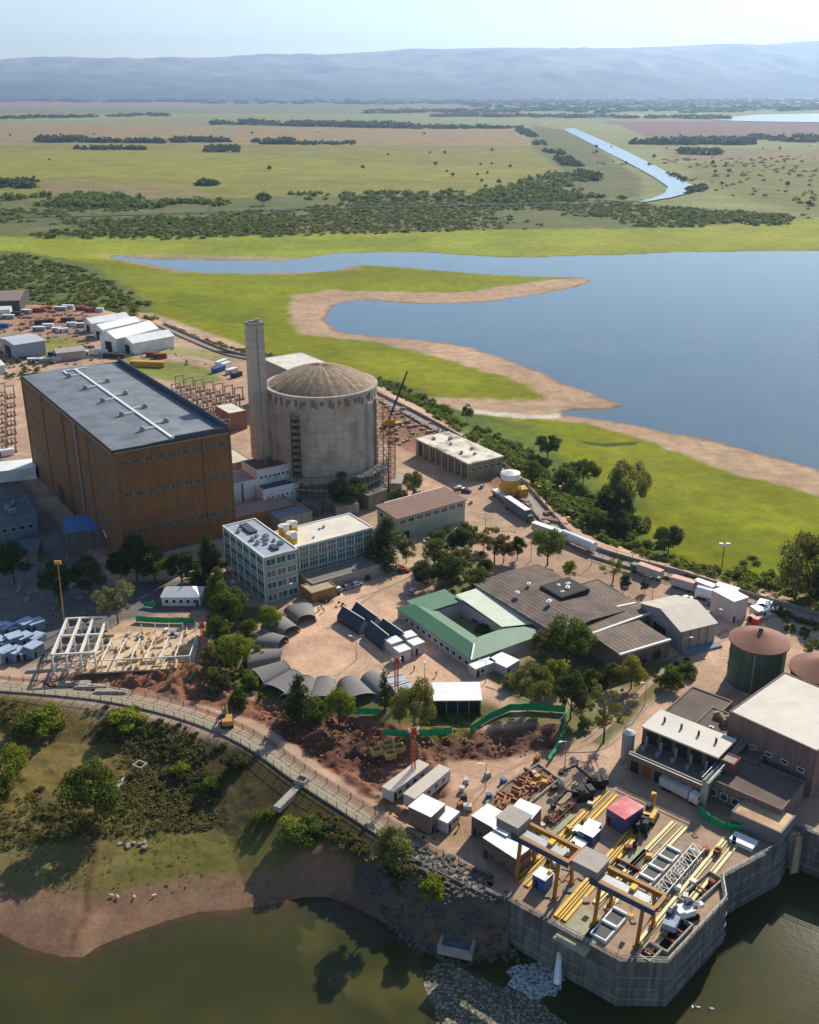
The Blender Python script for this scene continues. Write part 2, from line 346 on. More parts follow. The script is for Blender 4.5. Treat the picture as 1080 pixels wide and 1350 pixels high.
zone([(780,720),(860,750),(1040,790),(1080,800),(1080,815),(1000,800),(880,770),(780,735)], 0, '77714a', 1.5, 2)
# ---- the grid: rows and columns spaced for what lies near and far
ys = np.concatenate([np.linspace(-300, 60, 12)[:-1], np.linspace(60, 120, 30)[:-1]])
pyl = np.concatenate([np.arange(1420, 300, -1.35), np.arange(300, 122, -0.9)])
ang = PITCH-np.arctan((675-pyl)/F); yr = (CAM_H+4)/np.tan(ang); yr = yr[yr > 120]
ys = np.concatenate([ys, yr, [yr[-1]*1.3, 28400.0]])
uc = np.concatenate([[-6, -3, -1.6, -1.0, -.8], np.linspace(-.62, .62, 760), [.8, 1.0, 1.6, 3, 6]])
GX = np.outer(np.maximum(ys, 30)+25, uc*0.92); GY = np.repeat(ys[:, None], len(uc), 1)
GX = np.clip(GX, -18000, 18000); X = GX.ravel(); Y = GY.ravel()
ZZ, dl, dc, dp = tz(X, Y, True)
colr = np.empty((len(X), 3)); colr[:] = hx('7f8250')
big = fbm(X, Y, 900, 77)[:, None]
colr *= 0.8+0.4*big
nx = (fbm(X, Y, 9, 31, 5)-.5)*2; ny = (fbm(X, Y, 9, 57, 5)-.5)*2; nx2 = (fbm(X, Y, 500, 31, 6)-.5)*2; ny2 = (fbm(X, Y, 500, 57, 6)-.5)*2
dig = np.zeros(len(X))
for poly, c, soft, wob, alpha, dg in Z:
    P = np.array(poly); mg = wob+soft+2
    m = (X > P[:, 0].min()-mg) & (X < P[:, 0].max()+mg) & (Y > P[:, 1].min()-mg) & (Y < P[:, 1].max()+mg)
    if not m.any(): continue
    a, b = (nx[m], ny[m]) if wob < 20 else (nx2[m], ny2[m])
    s = sdist(X[m]+a*wob, Y[m]+b*wob, poly, mg*2+10)
    wt = (sstep(soft, -soft, s)*alpha)[:, None]
    colr[m] = colr[m]*(1-wt)+np.array(c)*wt
    if dg: dig[m] = np.maximum(dig[m], sstep(1, -3, s)*dg)
rim = sstep(5.0, 1.0, np.minimum(dl, dc)+nx*3)*(dp > 2)          # wet sand along the water
colr = colr*(1-rim[:, None]*.75)+np.array(hx('7a5e4c'))*rim[:, None]*.75
silt = sstep(0, -60, dc)[:, None]
ZZ += dig*((fbm(X, Y, 9, 91)-.55)*3.6+(fbm(X, Y, 2.5, 95)-.5)*1.6)
rough = (dp > 3) & (dc < 70) & (dc > 4)
ZZ += np.where(rough, (fbm(X, Y, 4, 41)-.5)*1.2*sstep(3, 10, dp)*sstep(4, 25, dc), 0)
nr, nc = len(ys), len(uc)
idx = np.arange(nr*nc).reshape(nr, nc)
fq = np.stack([idx[:-1, :-1], idx[:-1, 1:], idx[1:, 1:], idx[1:, :-1]], -1).reshape(-1, 4)
def np_mesh(name, V, Fq, smooth=False):
    me = bpy.data.meshes.new(name); n = len(Fq); k = Fq.shape[1]
    me.vertices.add(len(V)); me.vertices.foreach_set("co", np.asarray(V, np.float32).ravel())
    me.loops.add(n*k); me.loops.foreach_set("vertex_index", np.asarray(Fq, np.int32).ravel())
    me.polygons.add(n); me.polygons.foreach_set("loop_start", np.arange(0, n*k, k, dtype=np.int32)); me.polygons.foreach_set("loop_total", np.full(n, k, np.int32))
    if smooth: me.polygons.foreach_set("use_smooth", np.ones(n, bool))
    me.update(calc_edges=True); return me
gm = np_mesh("ground", np.stack([X, Y, ZZ], -1), fq, True)
at = gm.attributes.new("Col", 'FLOAT_COLOR', 'POINT')
at.data.foreach_set("color", np.concatenate([colr, np.ones((len(X), 1))], 1).astype(np.float32).ravel())
def ground_mat():
    m = bpy.data.materials.new("ground"); m.use_nodes = True; n = m.node_tree.nodes; L = m.node_tree.links; b = n["Principled BSDF"]
    b.inputs["Roughness"].default_value = 0.95; b.inputs["Specular IOR Level"].default_value = 0.1
    a = n.new("ShaderNodeAttribute"); a.attribute_name = "Col"; g = n.new("ShaderNodeNewGeometry")
    def noise(sc, det, lo, hi, amp, ro=.6):
        t = n.new("ShaderNodeTexNoise"); t.inputs["Scale"].default_value = sc; t.inputs["Detail"].default_value = det; t.inputs["Roughness"].default_value = ro; L.new(g.outputs["Position"], t.inputs["Vector"])
        r = n.new("ShaderNodeMapRange"); r.inputs[1].default_value = lo; r.inputs[2].default_value = hi; r.inputs[3].default_value = 1-amp; r.inputs[4].default_value = 1+amp; L.new(t.outputs["Fac"], r.inputs[0]); return r.outputs[0], t.outputs["Fac"]
    n1, f1 = noise(1.1, 10, .3, .7, .3, .78); n2, _ = noise(.12, 8, .35, .65, .22, .7); n3, _ = noise(.012, 8, .35, .65, .2, .7)
    def mul(p, q):
        k = n.new("ShaderNodeMath"); k.operation = 'MULTIPLY'; L.new(p, k.inputs[0]); L.new(q, k.inputs[1]); return k.outputs[0]
    v = n.new("ShaderNodeVectorMath"); v.operation = 'SCALE'; L.new(a.outputs["Color"], v.inputs[0]); L.new(mul(mul(n1, n2), n3), v.inputs[3])
    # faint warm / cool drift
    t = n.new("ShaderNodeTexNoise"); t.inputs["Scale"].default_value = .035; t.inputs["Detail"].default_value = 7; L.new(g.outputs["Position"], t.inputs["Vector"])
    cr = n.new("ShaderNodeMix"); cr.data_type = 'RGBA'; L.new(t.outputs["Fac"], cr.inputs[0]); cr.inputs[6].default_value = (.88, 1.0, .95, 1); cr.inputs[7].default_value = (1.14, .985, .97, 1)
    v2 = n.new("ShaderNodeVectorMath"); v2.operation = 'MULTIPLY'; L.new(v.outputs[0], v2.inputs[0]); L.new(cr.outputs[2], v2.inputs[1])
    L.new(v2.outputs[0], b.inputs["Base Color"])
    bp = n.new("ShaderNodeBump"); bp.inputs["Strength"].default_value = .5; bp.inputs["Distance"].default_value = .25; L.new(f1, bp.inputs["Height"]); L.new(bp.outputs[0], b.inputs["Normal"])
    return m
tag(put("ground", gm, ground_mat()), kind='structure')
# ---- water
def water_mat(name, col, rough, bscale, bstr, patch=None, sp=.36):
    m = bpy.data.materials.new(name); m.use_nodes = True; n = m.node_tree.nodes; L = m.node_tree.links; b = n["Principled BSDF"]
    b.inputs["Base Color"].default_value = (*col, 1); b.inputs["Roughness"].default_value = rough; b.inputs["IOR"].default_value = 1.333; b.inputs["Specular IOR Level"].default_value = sp
    g = n.new("ShaderNodeNewGeometry")
    t = n.new("ShaderNodeTexNoise"); t.inputs["Scale"].default_value = bscale; t.inputs["Detail"].default_value = 6; L.new(g.outputs["Position"], t.inputs["Vector"])
    bp = n.new("ShaderNodeBump"); bp.inputs["Strength"].default_value = bstr; bp.inputs["Distance"].default_value = .2; L.new(t.outputs["Fac"], bp.inputs["Height"]); L.new(bp.outputs[0], b.inputs["Normal"])
    if patch:
        t2 = n.new("ShaderNodeTexNoise"); t2.inputs["Scale"].default_value = .03; t2.inputs["Detail"].default_value = 7; L.new(g.outputs["Position"], t2.inputs["Vector"])
        r = n.new("ShaderNodeMapRange"); r.inputs[1].default_value = .45; r.inputs[2].default_value = .7; L.new(t2.outputs["Fac"], r.inputs[0])
        mx = n.new("ShaderNodeMix"); mx.data_type = 'RGBA'; L.new(r.outputs[0], mx.inputs[0]); mx.inputs[6].default_value = (*col, 1); mx.inputs[7].default_value = (*patch, 1); L.new(mx.outputs[2], b.inputs["Base Color"])
    return m
def sheet(name, pts, z, m):
    if sum(pts[i-1][0]*pts[i][1]-pts[i][0]*pts[i-1][1] for i in range(len(pts))) < 0: pts = pts[::-1]
    mb = MB(); mb.face([(p[0], p[1], z) for p in pts]); return struct(mb, name, m)
far = W(540, 345, WL)[1]
sheet("water_reservoir", [(-1500, 300), (6000, 300), (6000, far+160), (-1500, far+160)], WL, water_mat("lake_water", (.065, .110, .145), .12, .5, .15, (.085, .125, .15)))
sheet("water_cove", [(-900, -900), (1200, -900), (1200, 262), (-900, 262)], WL, water_mat("cove_water", (.038, .042, .013), 0.13, .9, .07, (.072, .062, .016), .22))
wm = water_mat("canal_water", (.16, .24, .30), .15, .2, .1)
FZC = FZ+1.6
CL = [(742,170),(775,187),(805,203),(835,218),(862,233),(881,246),(876,255),(858,262),(838,265)]
CR = [(757,169),(795,185),(830,201),(862,217),(893,234),(916,246),(912,253),(886,260),(850,266)]
a = Wn(CL, FZC); b = Wn(CR, FZC); mb = MB()
for i in range(len(CL)-1): mb.face([(*b[i], FZC), (*a[i], FZC), (*a[i+1], FZC), (*b[i+1], FZC)][::-1])
struct(mb, "water_canal", wm)
sheet("water_far_arm", Wn([(935,157),(965,154),(1000,151),(1080,149.5),(1400,149),(1400,161),(1080,161),(1000,160),(960,159)], FZC+1), FZC+1, water_mat("far_water", (.35, .45, .50), .2, .1, .1))
sheet("water_far_pool", Wn([(700,153),(740,151),(830,151),(940,152),(940,155),(830,155),(740,155)], FZC+1), FZC+1, wm)
# ---- mountains
mx_ = np.linspace(-17000, 17000, 420); my_ = np.linspace(13500, 28500, 130)
MX, MY = np.meshgrid(mx_, my_); pxm = 540+MX/26000*F/ (CP+0.44*SP)*1.0
prof = np.interp(pxm, [-400,0,50,80,130,180,270,400,460,540,640,700,780,850,900,950,1000,1080,1500], [86,88,91,90,83,79,79,74,74,69,66,66,64,60,61,58,58,54,52])
vv = (675-prof)/F; top = CAM_H+26000/(CP+vv*SP)*(-SP+vv*CP)
u = (MY-13500)/12500.0
ridge = np.where(u < 1, sstep(0.12, 1.0, u)**1.0, 1-0.1*(u-1))
nz = fbm(MX, MY, 2600, 5, 6)-.5; nz2 = 1-np.abs(fbm(MX+MY*.3, MY*.6, 1500, 15, 5)*2-1)
MZ = top*ridge+(nz*520*sstep(.02, .4, u)+nz2*300*sstep(.05, .5, u)-180*sstep(.05, .5, u))*(1-0.93*sstep(.6, 1.0, u))
MZ = np.where(u < .02, -30, MZ); MZ = np.where(u > 1.03, top*.93-600*(u-1.03), MZ)
mi = np.arange(MX.size).reshape(MX.shape)
mq = np.stack([mi[:-1, :-1], mi[:-1, 1:], mi[1:, 1:], mi[1:, :-1]], -1).reshape(-1, 4)
mm = np_mesh("mountains", np.stack([MX.ravel(), MY.ravel(), MZ.ravel()-5], -1), mq, True)
mm_ = mat("mountain_scrub", hx('5a6252'), .95, .5, .0011); n = mm_.node_tree.nodes; L = mm_.node_tree.links; g = n.new("ShaderNodeNewGeometry"); sx = n.new("ShaderNodeSeparateXYZ"); L.new(g.outputs["Position"], sx.inputs[0])
r = n.new("ShaderNodeMapRange"); r.inputs[1].default_value = 60; r.inputs[2].default_value = 620; L.new(sx.outputs[2], r.inputs[0]); mc = n.new("ShaderNodeMix"); mc.data_type = 'RGBA'; mc.inputs[6].default_value = (*hx('27352c'), 1); mc.inputs[7].default_value = (*hx('8a8c78'), 1); L.new(r.outputs[0], mc.inputs[0])
for l in list(n["Principled BSDF"].inputs["Base Color"].links): fr_ = l.from_node
fr_.inputs[0].default_value = (1, 1, 1); mu_ = n.new("ShaderNodeMix"); mu_.data_type = 'RGBA'; mu_.blend_type = 'MULTIPLY'; mu_.inputs[0].default_value = 1; L.new(mc.outputs[2], mu_.inputs[6]); L.new(fr_.outputs[0], mu_.inputs[7]); L.new(mu_.outputs[2], n["Principled BSDF"].inputs["Base Color"])
tag(put("mountains", mm, mm_), kind='structure')
# ---- the air
hb = MB().box(-18500, 18500, -1200, 28700, -40, 1260)
hm = bpy.data.materials.new("haze"); hm.use_nodes = True; n = hm.node_tree.nodes
n.remove(n["Principled BSDF"]); pv = n.new("ShaderNodeVolumePrincipled"); pv.inputs["Color"].default_value = (.46, .66, 1.0, 1); pv.inputs["Density"].default_value = 4.6e-5; pv.inputs["Anisotropy"].default_value = 0.48
hm.node_tree.links.new(pv.outputs[0], n["Material Output"].inputs["Volume"])
tag(part(hb, "haze", hm), kind='stuff')
# ================================================================ BUILDINGS
glass = mat('window_glass', (.03, .045, .06), .15, .1, 1, spec=.6)
dark = mat('dark_opening', (.02, .02, .022), .8, .1)
white = mat('white_paint', (.78, .77, .74), .6, .08, .5, dirt=('9a917f', .35))
whitemetal = mat('white_metal', (.80, .80, .78), .45, .05, .4, spec=.5, dirt=('a8a294', .2))
conc = mat('concrete', hx('a39a8c'), .9, .2, .5, bump=.3, streak=.15)
dconc = mat('dark_concrete', hx('77726a'), .9, .25, .6, bump=.3, streak=.25)
steel = mat('galvanised_steel', hx('8f9496'), .5, .12, 1, metal=.3)
dsteel = mat('dark_steel', hx('3c3a3a'), .6, .2, 1)
rust = mat('rusty_steel', hx('7d4a30'), .85, .3, 1)
yellow = mat('yellow_paint', hx('c79a2e'), .5, .12, .8, dirt=('7d5a30', .4))
brownroof = mat('brown_roof_sheet', hx('7b6a5c'), .85, .2, .35, stripes=(0, 1.5, .3), dirt=('4e443c', .5))
def ring4(mb, x0, x1, y0, y1, z0, z1, t):
    mb.box(x0, x1, y0, y0+t, z0, z1); mb.box(x0, x1, y1-t, y1, z0, z1); mb.box(x0, x0+t, y0+t, y1-t, z0, z1); mb.box(x1-t, x1, y0+t, y1-t, z0, z1); return mb
_WM = {}
def wins(root, dims, face, a0, a1, n, zs, h, gap=.25, m=None, frame=True, name='window', proud=.06):
    w_, l_ = dims; bw = (a1-a0)/n; ww = bw*(1-gap); key = (name, round(ww, 2), h, m.name if m else '')
    if key not in _WM:
        me = MB().box(-ww/2, ww/2, -proud, .05, 0, h).mesh(name); me.materials.append(m or glass)
        fr_ = MB(); fr_.box(-ww/2-.08, ww/2+.08, -proud-.05, .04, -.12, -.0); fr_.box(-ww/2-.08, ww/2+.08, -proud-.05, .04, h, h+.1)
        k = max(1, int(ww/1.3))
        for i in range(k+1):
            x = -ww/2+ww*i/k; fr_.box(x-.05, x+.05, -proud-.03, .04, 0, h)
        fm = fr_.mesh('frame'); fm.materials.append(whitemetal); _WM[key] = (me, fm)
    me, fm = _WM[key]
    for z in zs:
        for i in range(n):
            a = a0+bw*(i+.5)
            o = bpy.data.objects.new(name, me); COL.objects.link(o); o.parent = root
            if face == 's': o.location = (a, 0, z)
            elif face == 'w': o.location = (0, a, z); o.rotation_euler = (0, 0, -math.pi/2)
            elif face == 'e': o.location = (w_, a, z); o.rotation_euler = (0, 0, math.pi/2)
            else: o.location = (a, l_, z); o.rotation_euler = (0, 0, math.pi)
            if frame:
                f_ = bpy.data.objects.new('frame', fm); COL.objects.link(f_); f_.parent = o
def door(root, x, y, face, w_=1.2, h=2.2, m=None):
    mb = MB().box(-w_/2, w_/2, -.07, .05, 0, h)
    o = part(mb, 'door', m or dark, root); o.location = (x, y, 0.02)
    o.rotation_euler = (0, 0, {'s': 0, 'w': -math.pi/2, 'e': math.pi/2}[face]); return o
def block(name, label, px, zt, ang, w_, l_, wall, roof, par=.5, z0=-.2, trim=None, group=None, cat='building', loc=None):
    p = loc or W(px[0], px[1], zt)
    r = thing(name, label, cat, (p[0], p[1], 0), ang, group)
    if par > 0:
        part(MB().box(0, w_, 0, l_, z0, zt-par), 'wall', wall, r)
        part(ring4(MB(), -.12, w_+.12, -.12, l_+.12, zt-par, zt, .4), 'parapet', trim or wall, r)
        part(MB().box(.3, w_-.3, .3, l_-.3, zt-par, zt-par+.12), 'roof', roof, r)
    else:
        part(MB().box(0, w_, 0, l_, z0, zt-.25), 'wall', wall, r)
        part(MB().box(-.3, w_+.3, -.3, l_+.3, zt-.25, zt), 'roof', roof, r)
    return r
def units(root, spots, z, m=None, s=1.0, name='roof_unit'):
    for i, (x, y) in enumerate(spots):
        k = s*(.8+.5*((i*37 % 10)/10)); mb = MB().box(-k, k, -k*.7, k*.7, 0, k*1.1); mb.box(-k*.6, k*.6, -k*.4, k*.4, k*1.1, k*1.25); mb.cyl(0, 0, k*.35, k*1.25, k*1.45, 8)
        o = part(mb, name, m or steel, root); o.location = (x, y, z); o.rotation_euler = (0, 0, (i*53 % 7)*.2)
# ---- turbine hall
brown = mat('brown_cladding', hx('835a36'), .7, .14, .12, stripes=(3, .9, .015), streak=.2, dirt=('6a4a34', .5))
grey_roof = mat('grey_roof_sheet', hx('787c80'), .55, .16, .12, stripes=(1, 2.4, .05), dirt=('4a5058', .6), spec=.5)
p = W(148, 594, 42.4)
th = thing('turbine_hall', 'huge brown clad turbine hall with grey roof, the largest block of the plant', 'building', (p[0], p[1], 0), R_(33.2))
TW, TL = 40.5, 113.5
part(MB().box(0, TW, 0, TL, -.3, 41.4), 'wall', brown, th)
part(ring4(MB(), -.25, TW+.25, -.25, TL+.25, 41.2, 42.4, .35), 'roof_trim', mat('dark_brown_trim', hx('4a3a30'), .7, .1), th)
rf = MB(); rf.face([(0, 0, 41.9), (TW/2, 0, 42.9), (TW/2, TL, 42.9), (0, TL, 41.9)]); rf.face([(TW/2, 0, 42.9), (TW, 0, 41.9), (TW, TL, 41.9), (TW/2, TL, 42.9)])
rf.face([(0, 0, 41.9), (TW, 0, 41.9), (TW/2, 0, 42.9)]); rf.face([(0, TL, 41.9), (TW/2, TL, 42.9), (TW, TL, 41.9)])
roof = part(rf, 'roof', grey_roof, th)
part(MB().box(TW-.6, TW-.1, .2, TL-.1, 42.3, 44.3).box(TW*.52, TW-.1, -.2, .2, 42.3, 43.6), 'parapet', mat('parapet_blue_shade', hx('3d4654'), .6, .1), th)  # blue shade on the parapet is put into its colour
part(MB().box(TW/2-.45, TW/2+.45, .4, TL-6, 42.9, 43.35).box(TW/2-5, TW/2+5, TL-6, TL-5.4, 42.6, 43.3).box(TW/2-5, TW/2-4.4, TL-14, TL-6, 42.6, 43.2), 'roof_walkway', whitemetal, th)
vent = MB().box(-.7, .7, -.7, .7, -.6, 1.0).cyl(0, 0, .6, 1.0, 1.6, 10).cyl(0, 0, .9, 1.6, 1.8, 10, .3).mesh('roof_vent'); vent.materials.append(steel)
arm = MB().box(0, 4.2, -.25, .25, 0, .35).mesh('duct'); arm.materials.append(whitemetal)
for i in range(5):
    for sx in (-1, 1):
        if i == 4 and sx == 1: continue
        y = 14+i*21+(5 if sx > 0 else 0); o = put('roof_vent', vent, None, th, (TW/2+sx*5.2, y, 42.6))
        a = put('duct', arm, None, o, (0, 0, .5)); a.rotation_euler = (0, 0, math.pi if sx > 0 else 0)
bandm = mat('louvre_band', hx('6f6254'), .7, .3, .9, stripes=(3, 1.6, .3)); bandz = (37.6, 26.4, 13.0)
for z in bandz:
    part(ring4(MB(), -.14, TW+.14, -.14, TL+.14, z-.9, z+.9, .3), 'wall_band', bandm, th)
pm = mat('tan_pilaster', hx('7c5f45'), .8, .1)
for i in range(0, 9, 2): part(MB().box(-.32, .1, TL/8*i-.3, TL/8*i+.3, 0, 41.2), 'pilaster', pm, th)
for x in (0.05, TW-.05): part(MB().box(x-.3, x+.3, -.32, .1, 0, 41.2), 'pilaster', pm, th)
wins(th, (TW, TL), 's', 1, TW-1, 9, [z-.5 for z in bandz], .9, .45, mat('dim_glass', hx('584a40'), .5, .2), frame=False, proud=.2)
wins(th, (TW, TL), 'w', 1, TL-1, 16, [z-.5 for z in bandz], .9, .6, _M['dim_glass'], frame=False, proud=.2)
part(MB().box(6, 36, -3.2, -.15, 0, 3.2).box(5.6, 36.4, -3.5, -.1, 3.2, 3.4), 'lean_to', conc, th)
part(MB().box(-.5, -.35, .2, TL-.2, 41.3, 41.6).box(.2, TW-.2, -.5, -.35, 41.3, 41.6), 'gutter', steel, th)
for x in (30.4,): part(MB().box(x, x+.22, -.45, -.2, 0, 41.3), 'downpipe', pm, th)
for y in (57,): part(MB().box(-.45, -.2, y, y+.25, 0, 41.3), 'downpipe', pm, th)
part(MB().box(-.7, -.3, 40, 40.9, 0, 41.5), 'ladder', steel, th); part(MB().box(-.25, -.05, 70, 76, 0, 6.5), 'door', dsteel, th); part(MB().box(16, 22, -3.6, -3.2, 0, 2.8), 'door', dsteel, th)
# ---- reactor building
cx, cy = W(429, 668)[0]*1.058, 395.0
rb = thing('reactor_building', 'big round concrete reactor building with a low ribbed dome', 'building', (cx, cy, 0))
cm = mat('reactor_concrete', hx('b3a89c'), .9, .14, .25, streak=.14, bump=.3, stripes=(2, 2.5, .05), dirt=('7d6c5c', .5))
R0 = 21.0
part(MB().cyl(0, 0, R0, 8, 38.5, 96), 'cylinder_wall', cm, rb)
part(MB().ring(0, 0, R0-.5, R0+.75, 38.3, 42.6, 0, 6.28318, 96).ring(0, 0, R0-.5, R0+1.0, 42.6, 43.5, 0, 6.28318, 96), 'ring_beam', cm, rb)
def dome_mat():
    m = bpy.data.materials.new('dome_concrete'); m.use_nodes = True; n = m.node_tree.nodes; L = m.node_tree.links; b = n["Principled BSDF"]; b.inputs["Roughness"].default_value = .9
    tc = n.new("ShaderNodeTexCoord"); s = n.new("ShaderNodeSeparateXYZ"); L.new(tc.outputs["Object"], s.inputs[0])
    at_ = n.new("ShaderNodeMath"); at_.operation = 'ARCTAN2'; L.new(s.outputs[1], at_.inputs[0]); L.new(s.outputs[0], at_.inputs[1])
    mu = n.new("ShaderNodeMath"); mu.operation = 'MULTIPLY'; mu.inputs[1].default_value = 9; L.new(at_.outputs[0], mu.inputs[0])
    ln = n.new("ShaderNodeVectorMath"); ln.operation = 'LENGTH'; L.new(tc.outputs["Object"], ln.inputs[0])
    m4 = n.new("ShaderNodeMath"); m4.operation = 'MULTIPLY'; m4.inputs[1].default_value = .06; L.new(ln.outputs["Value"], m4.inputs[0])
    cb = n.new("ShaderNodeCombineXYZ"); L.new(mu.outputs[0], cb.inputs[0]); L.new(m4.outputs[0], cb.inputs[1])
    no = n.new("ShaderNodeTexNoise"); no.inputs["Scale"].default_value = 1.3; no.inputs["Detail"].default_value = 5; L.new(cb.outputs[0], no.inputs["Vector"])
    n2 = n.new("ShaderNodeTexNoise"); n2.inputs["Scale"].default_value = .5; n2.inputs["Detail"].default_value = 6; L.new(tc.outputs["Object"], n2.inputs["Vector"])
    ad = n.new("ShaderNodeMath"); ad.operation = 'ADD'; L.new(no.outputs["Fac"], ad.inputs[0]); L.new(n2.outputs["Fac"], ad.inputs[1])
    cr = n.new("ShaderNodeValToRGB"); cr.color_ramp.elements[0].position = .36; cr.color_ramp.elements[0].color = (*hx('655543'), 1); cr.color_ramp.elements[1].position = .62; cr.color_ramp.elements[1].color = (*hx('a58f74'), 1)
    mm2 = n.new("ShaderNodeMath"); mm2.operation = 'MULTIPLY'; mm2.inputs[1].default_value = .5; L.new(ad.outputs[0], mm2.inputs[0]); L.new(mm2.outputs[0], cr.inputs[0]); L.new(cr.outputs[0], b.inputs["Base Color"]); return m
dm = MB(); N = 72; K = 12
def dp_(i, k):
    r = R0*(1-k/K); a = 6.2831853*i/N; zz = 43.3+7.2*(1-(r/R0)**2)+(.12 if i % 3 == 0 and 0 < k < K else 0); return (r*math.cos(a), r*math.sin(a), zz)
for k in range(K):
    for i in range(N):
        if k < K-1: dm.face([dp_(i, k), dp_(i+1, k), dp_(i+1, k+1), dp_(i, k+1)])
        else: dm.face([dp_(i, k), dp_(i+1, k), (0, 0, 50.5)])
part(dm, 'dome', dome_mat(), rb)
sl_ = mat('niche_shadow', hx('7a6655'), .9, .35, 1.5)  # no recess is cut: dark plates carry the slots' shade as colour
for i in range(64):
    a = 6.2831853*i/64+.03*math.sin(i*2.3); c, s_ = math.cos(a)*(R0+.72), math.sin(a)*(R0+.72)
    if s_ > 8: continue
    o = part(MB().box(-.35-.25*((i*5) % 3), .45+.2*((i*3) % 2), -.12, .12, .6*((i*11) % 3), 2.9+.5*((i*7) % 3-1)), 'niche_shade_plate', sl_, rb); o.location = (c, s_, 38.9); o.rotation_euler = (0, 0, a+math.pi/2)
for a in (-150, -28, -10, 60, 150):
    part(MB().rbox((R0+.4)*math.cos(R_(a)), (R0+.4)*math.sin(R_(a)), R_(a), 1.8, 3.4, 8, 38.4), 'buttress', cm, rb)
part(MB().cyl(0, 0, R0+2.6, -.3, 8.2, 72), 'base_wall', dconc, rb)
part(MB().ring(0, 0, R0+2.5, R0+4.4, -.2, 4.5, R_(-120), R_(-20), 24).ring(0, 0, R0+2.5, R0+6.5, 4.5, 4.8, R_(-60), R_(-20), 12), 'ledge', conc, rb)
ga = MB().ring(0, 0, R0+.1, R0+5.2, 11.2, 11.6, R_(-118), R_(22), 30).ring(0, 0, R0+5.0, R0+5.2, 12.6, 12.75, R_(-118), R_(22), 30).ring(0, 0, R0+.1, R0+5.2, 7.9, 8.3, R_(-118), R_(22), 30)
for i in range(29):
    a = R_(-118+i*5); b_ = R_(-118+i*5+5); P = lambda t, r, z: (r*math.cos(t), r*math.sin(t), z)
    ga.tube(P(a, R0+5.1, -.2), P(a, R0+5.1, 12.7), .14, 4); ga.tube(P(a, R0+5.1, 8.2), P(b_, R0+5.1, 11.4), .1, 4)
part(ga, 'gallery', mat('gallery_steel', hx('9a8f82'), .8, .25, 1), rb)
def tower(mb, x, y, s, z0, z1, st=2.6, r=.1):
    for k in range(int((z1-z0)/st)+1):
        z = z0+k*st
        c = [(x-s, y-s), (x+s, y-s), (x+s, y+s), (x-s, y+s)]
        for i in range(4):
            a, b = c[i], c[(i+1) % 4]; mb.tube((*a, z), (*b, z), r, 4)
            if z+st <= z1+.1: mb.tube((*a, z), (*a, z+st), r*1.2, 4); mb.tube((*a, z), (*b, z+st), r*.7, 4)
    return mb
a = R_(-112); st = tower(MB(), (R0+1.7)*math.cos(a), (R0+1.7)*math.sin(a), 1.6, 8, 38)
for k in range(11): st.box((R0+1.7)*math.cos(a)-1.5, (R0+1.7)*math.cos(a)+1.5, (R0+1.7)*math.sin(a)-1.4, (R0+1.7)*math.sin(a)+1.0, 8.2+k*2.6, 8.5+k*2.6)
part(st, 'stair_tower', dsteel, rb)
a = R_(-16); part(tower(tower(MB(), (R0+2.6)*math.cos(a), (R0+2.6)*math.sin(a), 1.5, 0, 41), (R0+5.6)*math.cos(a), (R0+5.6)*math.sin(a)+1, 1.5, 0, 36), 'scaffold_tower', rust, rb)
for i, (a0, rr0, zt_) in enumerate(((-95, R0+8.5, 5), (-70, R0+9, 4), (-45, R0+8, 6), (-8, R0+9, 5))):
    part(MB().rbox(rr0*math.cos(R_(a0)), rr0*math.sin(R_(a0)), R_(a0), 5, 8+i, -.1, zt_), 'side_block', conc if i % 2 else dconc, rb)
for i, a0 in enumerate((-6, 4, -28, -130)):
    part(tower(MB(), (R0+6.5)*math.cos(R_(a0)), (R0+6.5)*math.sin(R_(a0)), 1.3, 0, (22, 30, 13, 15)[i]), 'scaffold_tower', rust if i < 2 else steel, rb)
# ---- vent stack
p = W(340, 606, 16)
vs = thing('vent_stack', 'tall tapering square concrete vent stack beside the reactor dome', 'chimney', (p[0], p[1], 15.5), R_(34))
q = [(0, 0), (6.0, 0), (6.0, 5.6), (0, 5.6)]; t = [(.25, .25), (5.7, .25), (5.7, 5.3), (.25, 5.3)]
part(MB().prism(q, 0, 52.5, t), 'shaft', mat('stack_concrete', hx('c0b09e'), .9, .12, .3, streak=.12, stripes=(2, 3.0, .06)), vs)
rm = MB(); ring4(rm, .15, 5.8, .15, 5.4, 52.5, 53.6, .5); part(rm, 'rim', conc, vs)
for i in range(2): part(MB().cyl(1.7+i*2.6, 2.8, .8, 52.5, 54.2+.4*i, 12), 'flue', steel, vs)
part(MB().box(2.6, 2.8, -.15, 0.1, 0, 52), 'ladder', steel, vs)
# ---- service buildings at its foot
A = block('service_block', 'white service block with small square windows at the foot of the vent stack', (338, 620), 16, R_(34), 17.5, 13, white, mat('maroon_roof', hx('6b5550'), .8, .2), .5)
wins(A, (17.5, 13), 's', 1, 14, 7, [12.2], .9, .45); units(A, [(6, 5), (8, 8), (12, 4), (14, 7), (15, 10), (10, 10)], 15.6, steel, .7)
part(MB().box(15, 16.6, -.15, .1, 10.5, 13.2), 'louvre', dark, A)
A = block('service_block', 'low white service block with a dark blue flat roof below the small windowed one', (347, 646), 10.5, R_(34), 20, 6.5, white, mat('navy_roof', hx('46566a'), .7, .15), .5); wins(A, (20, 6.5), 's', 1, 19, 9, [6.5], .8, .55)
part(MB().tube((16, -.3, 10.2), (11, -4, 2), .3, 4).tube((17, -.3, 10.2), (12, -4, 2), .3, 4), 'stair', dsteel, A)
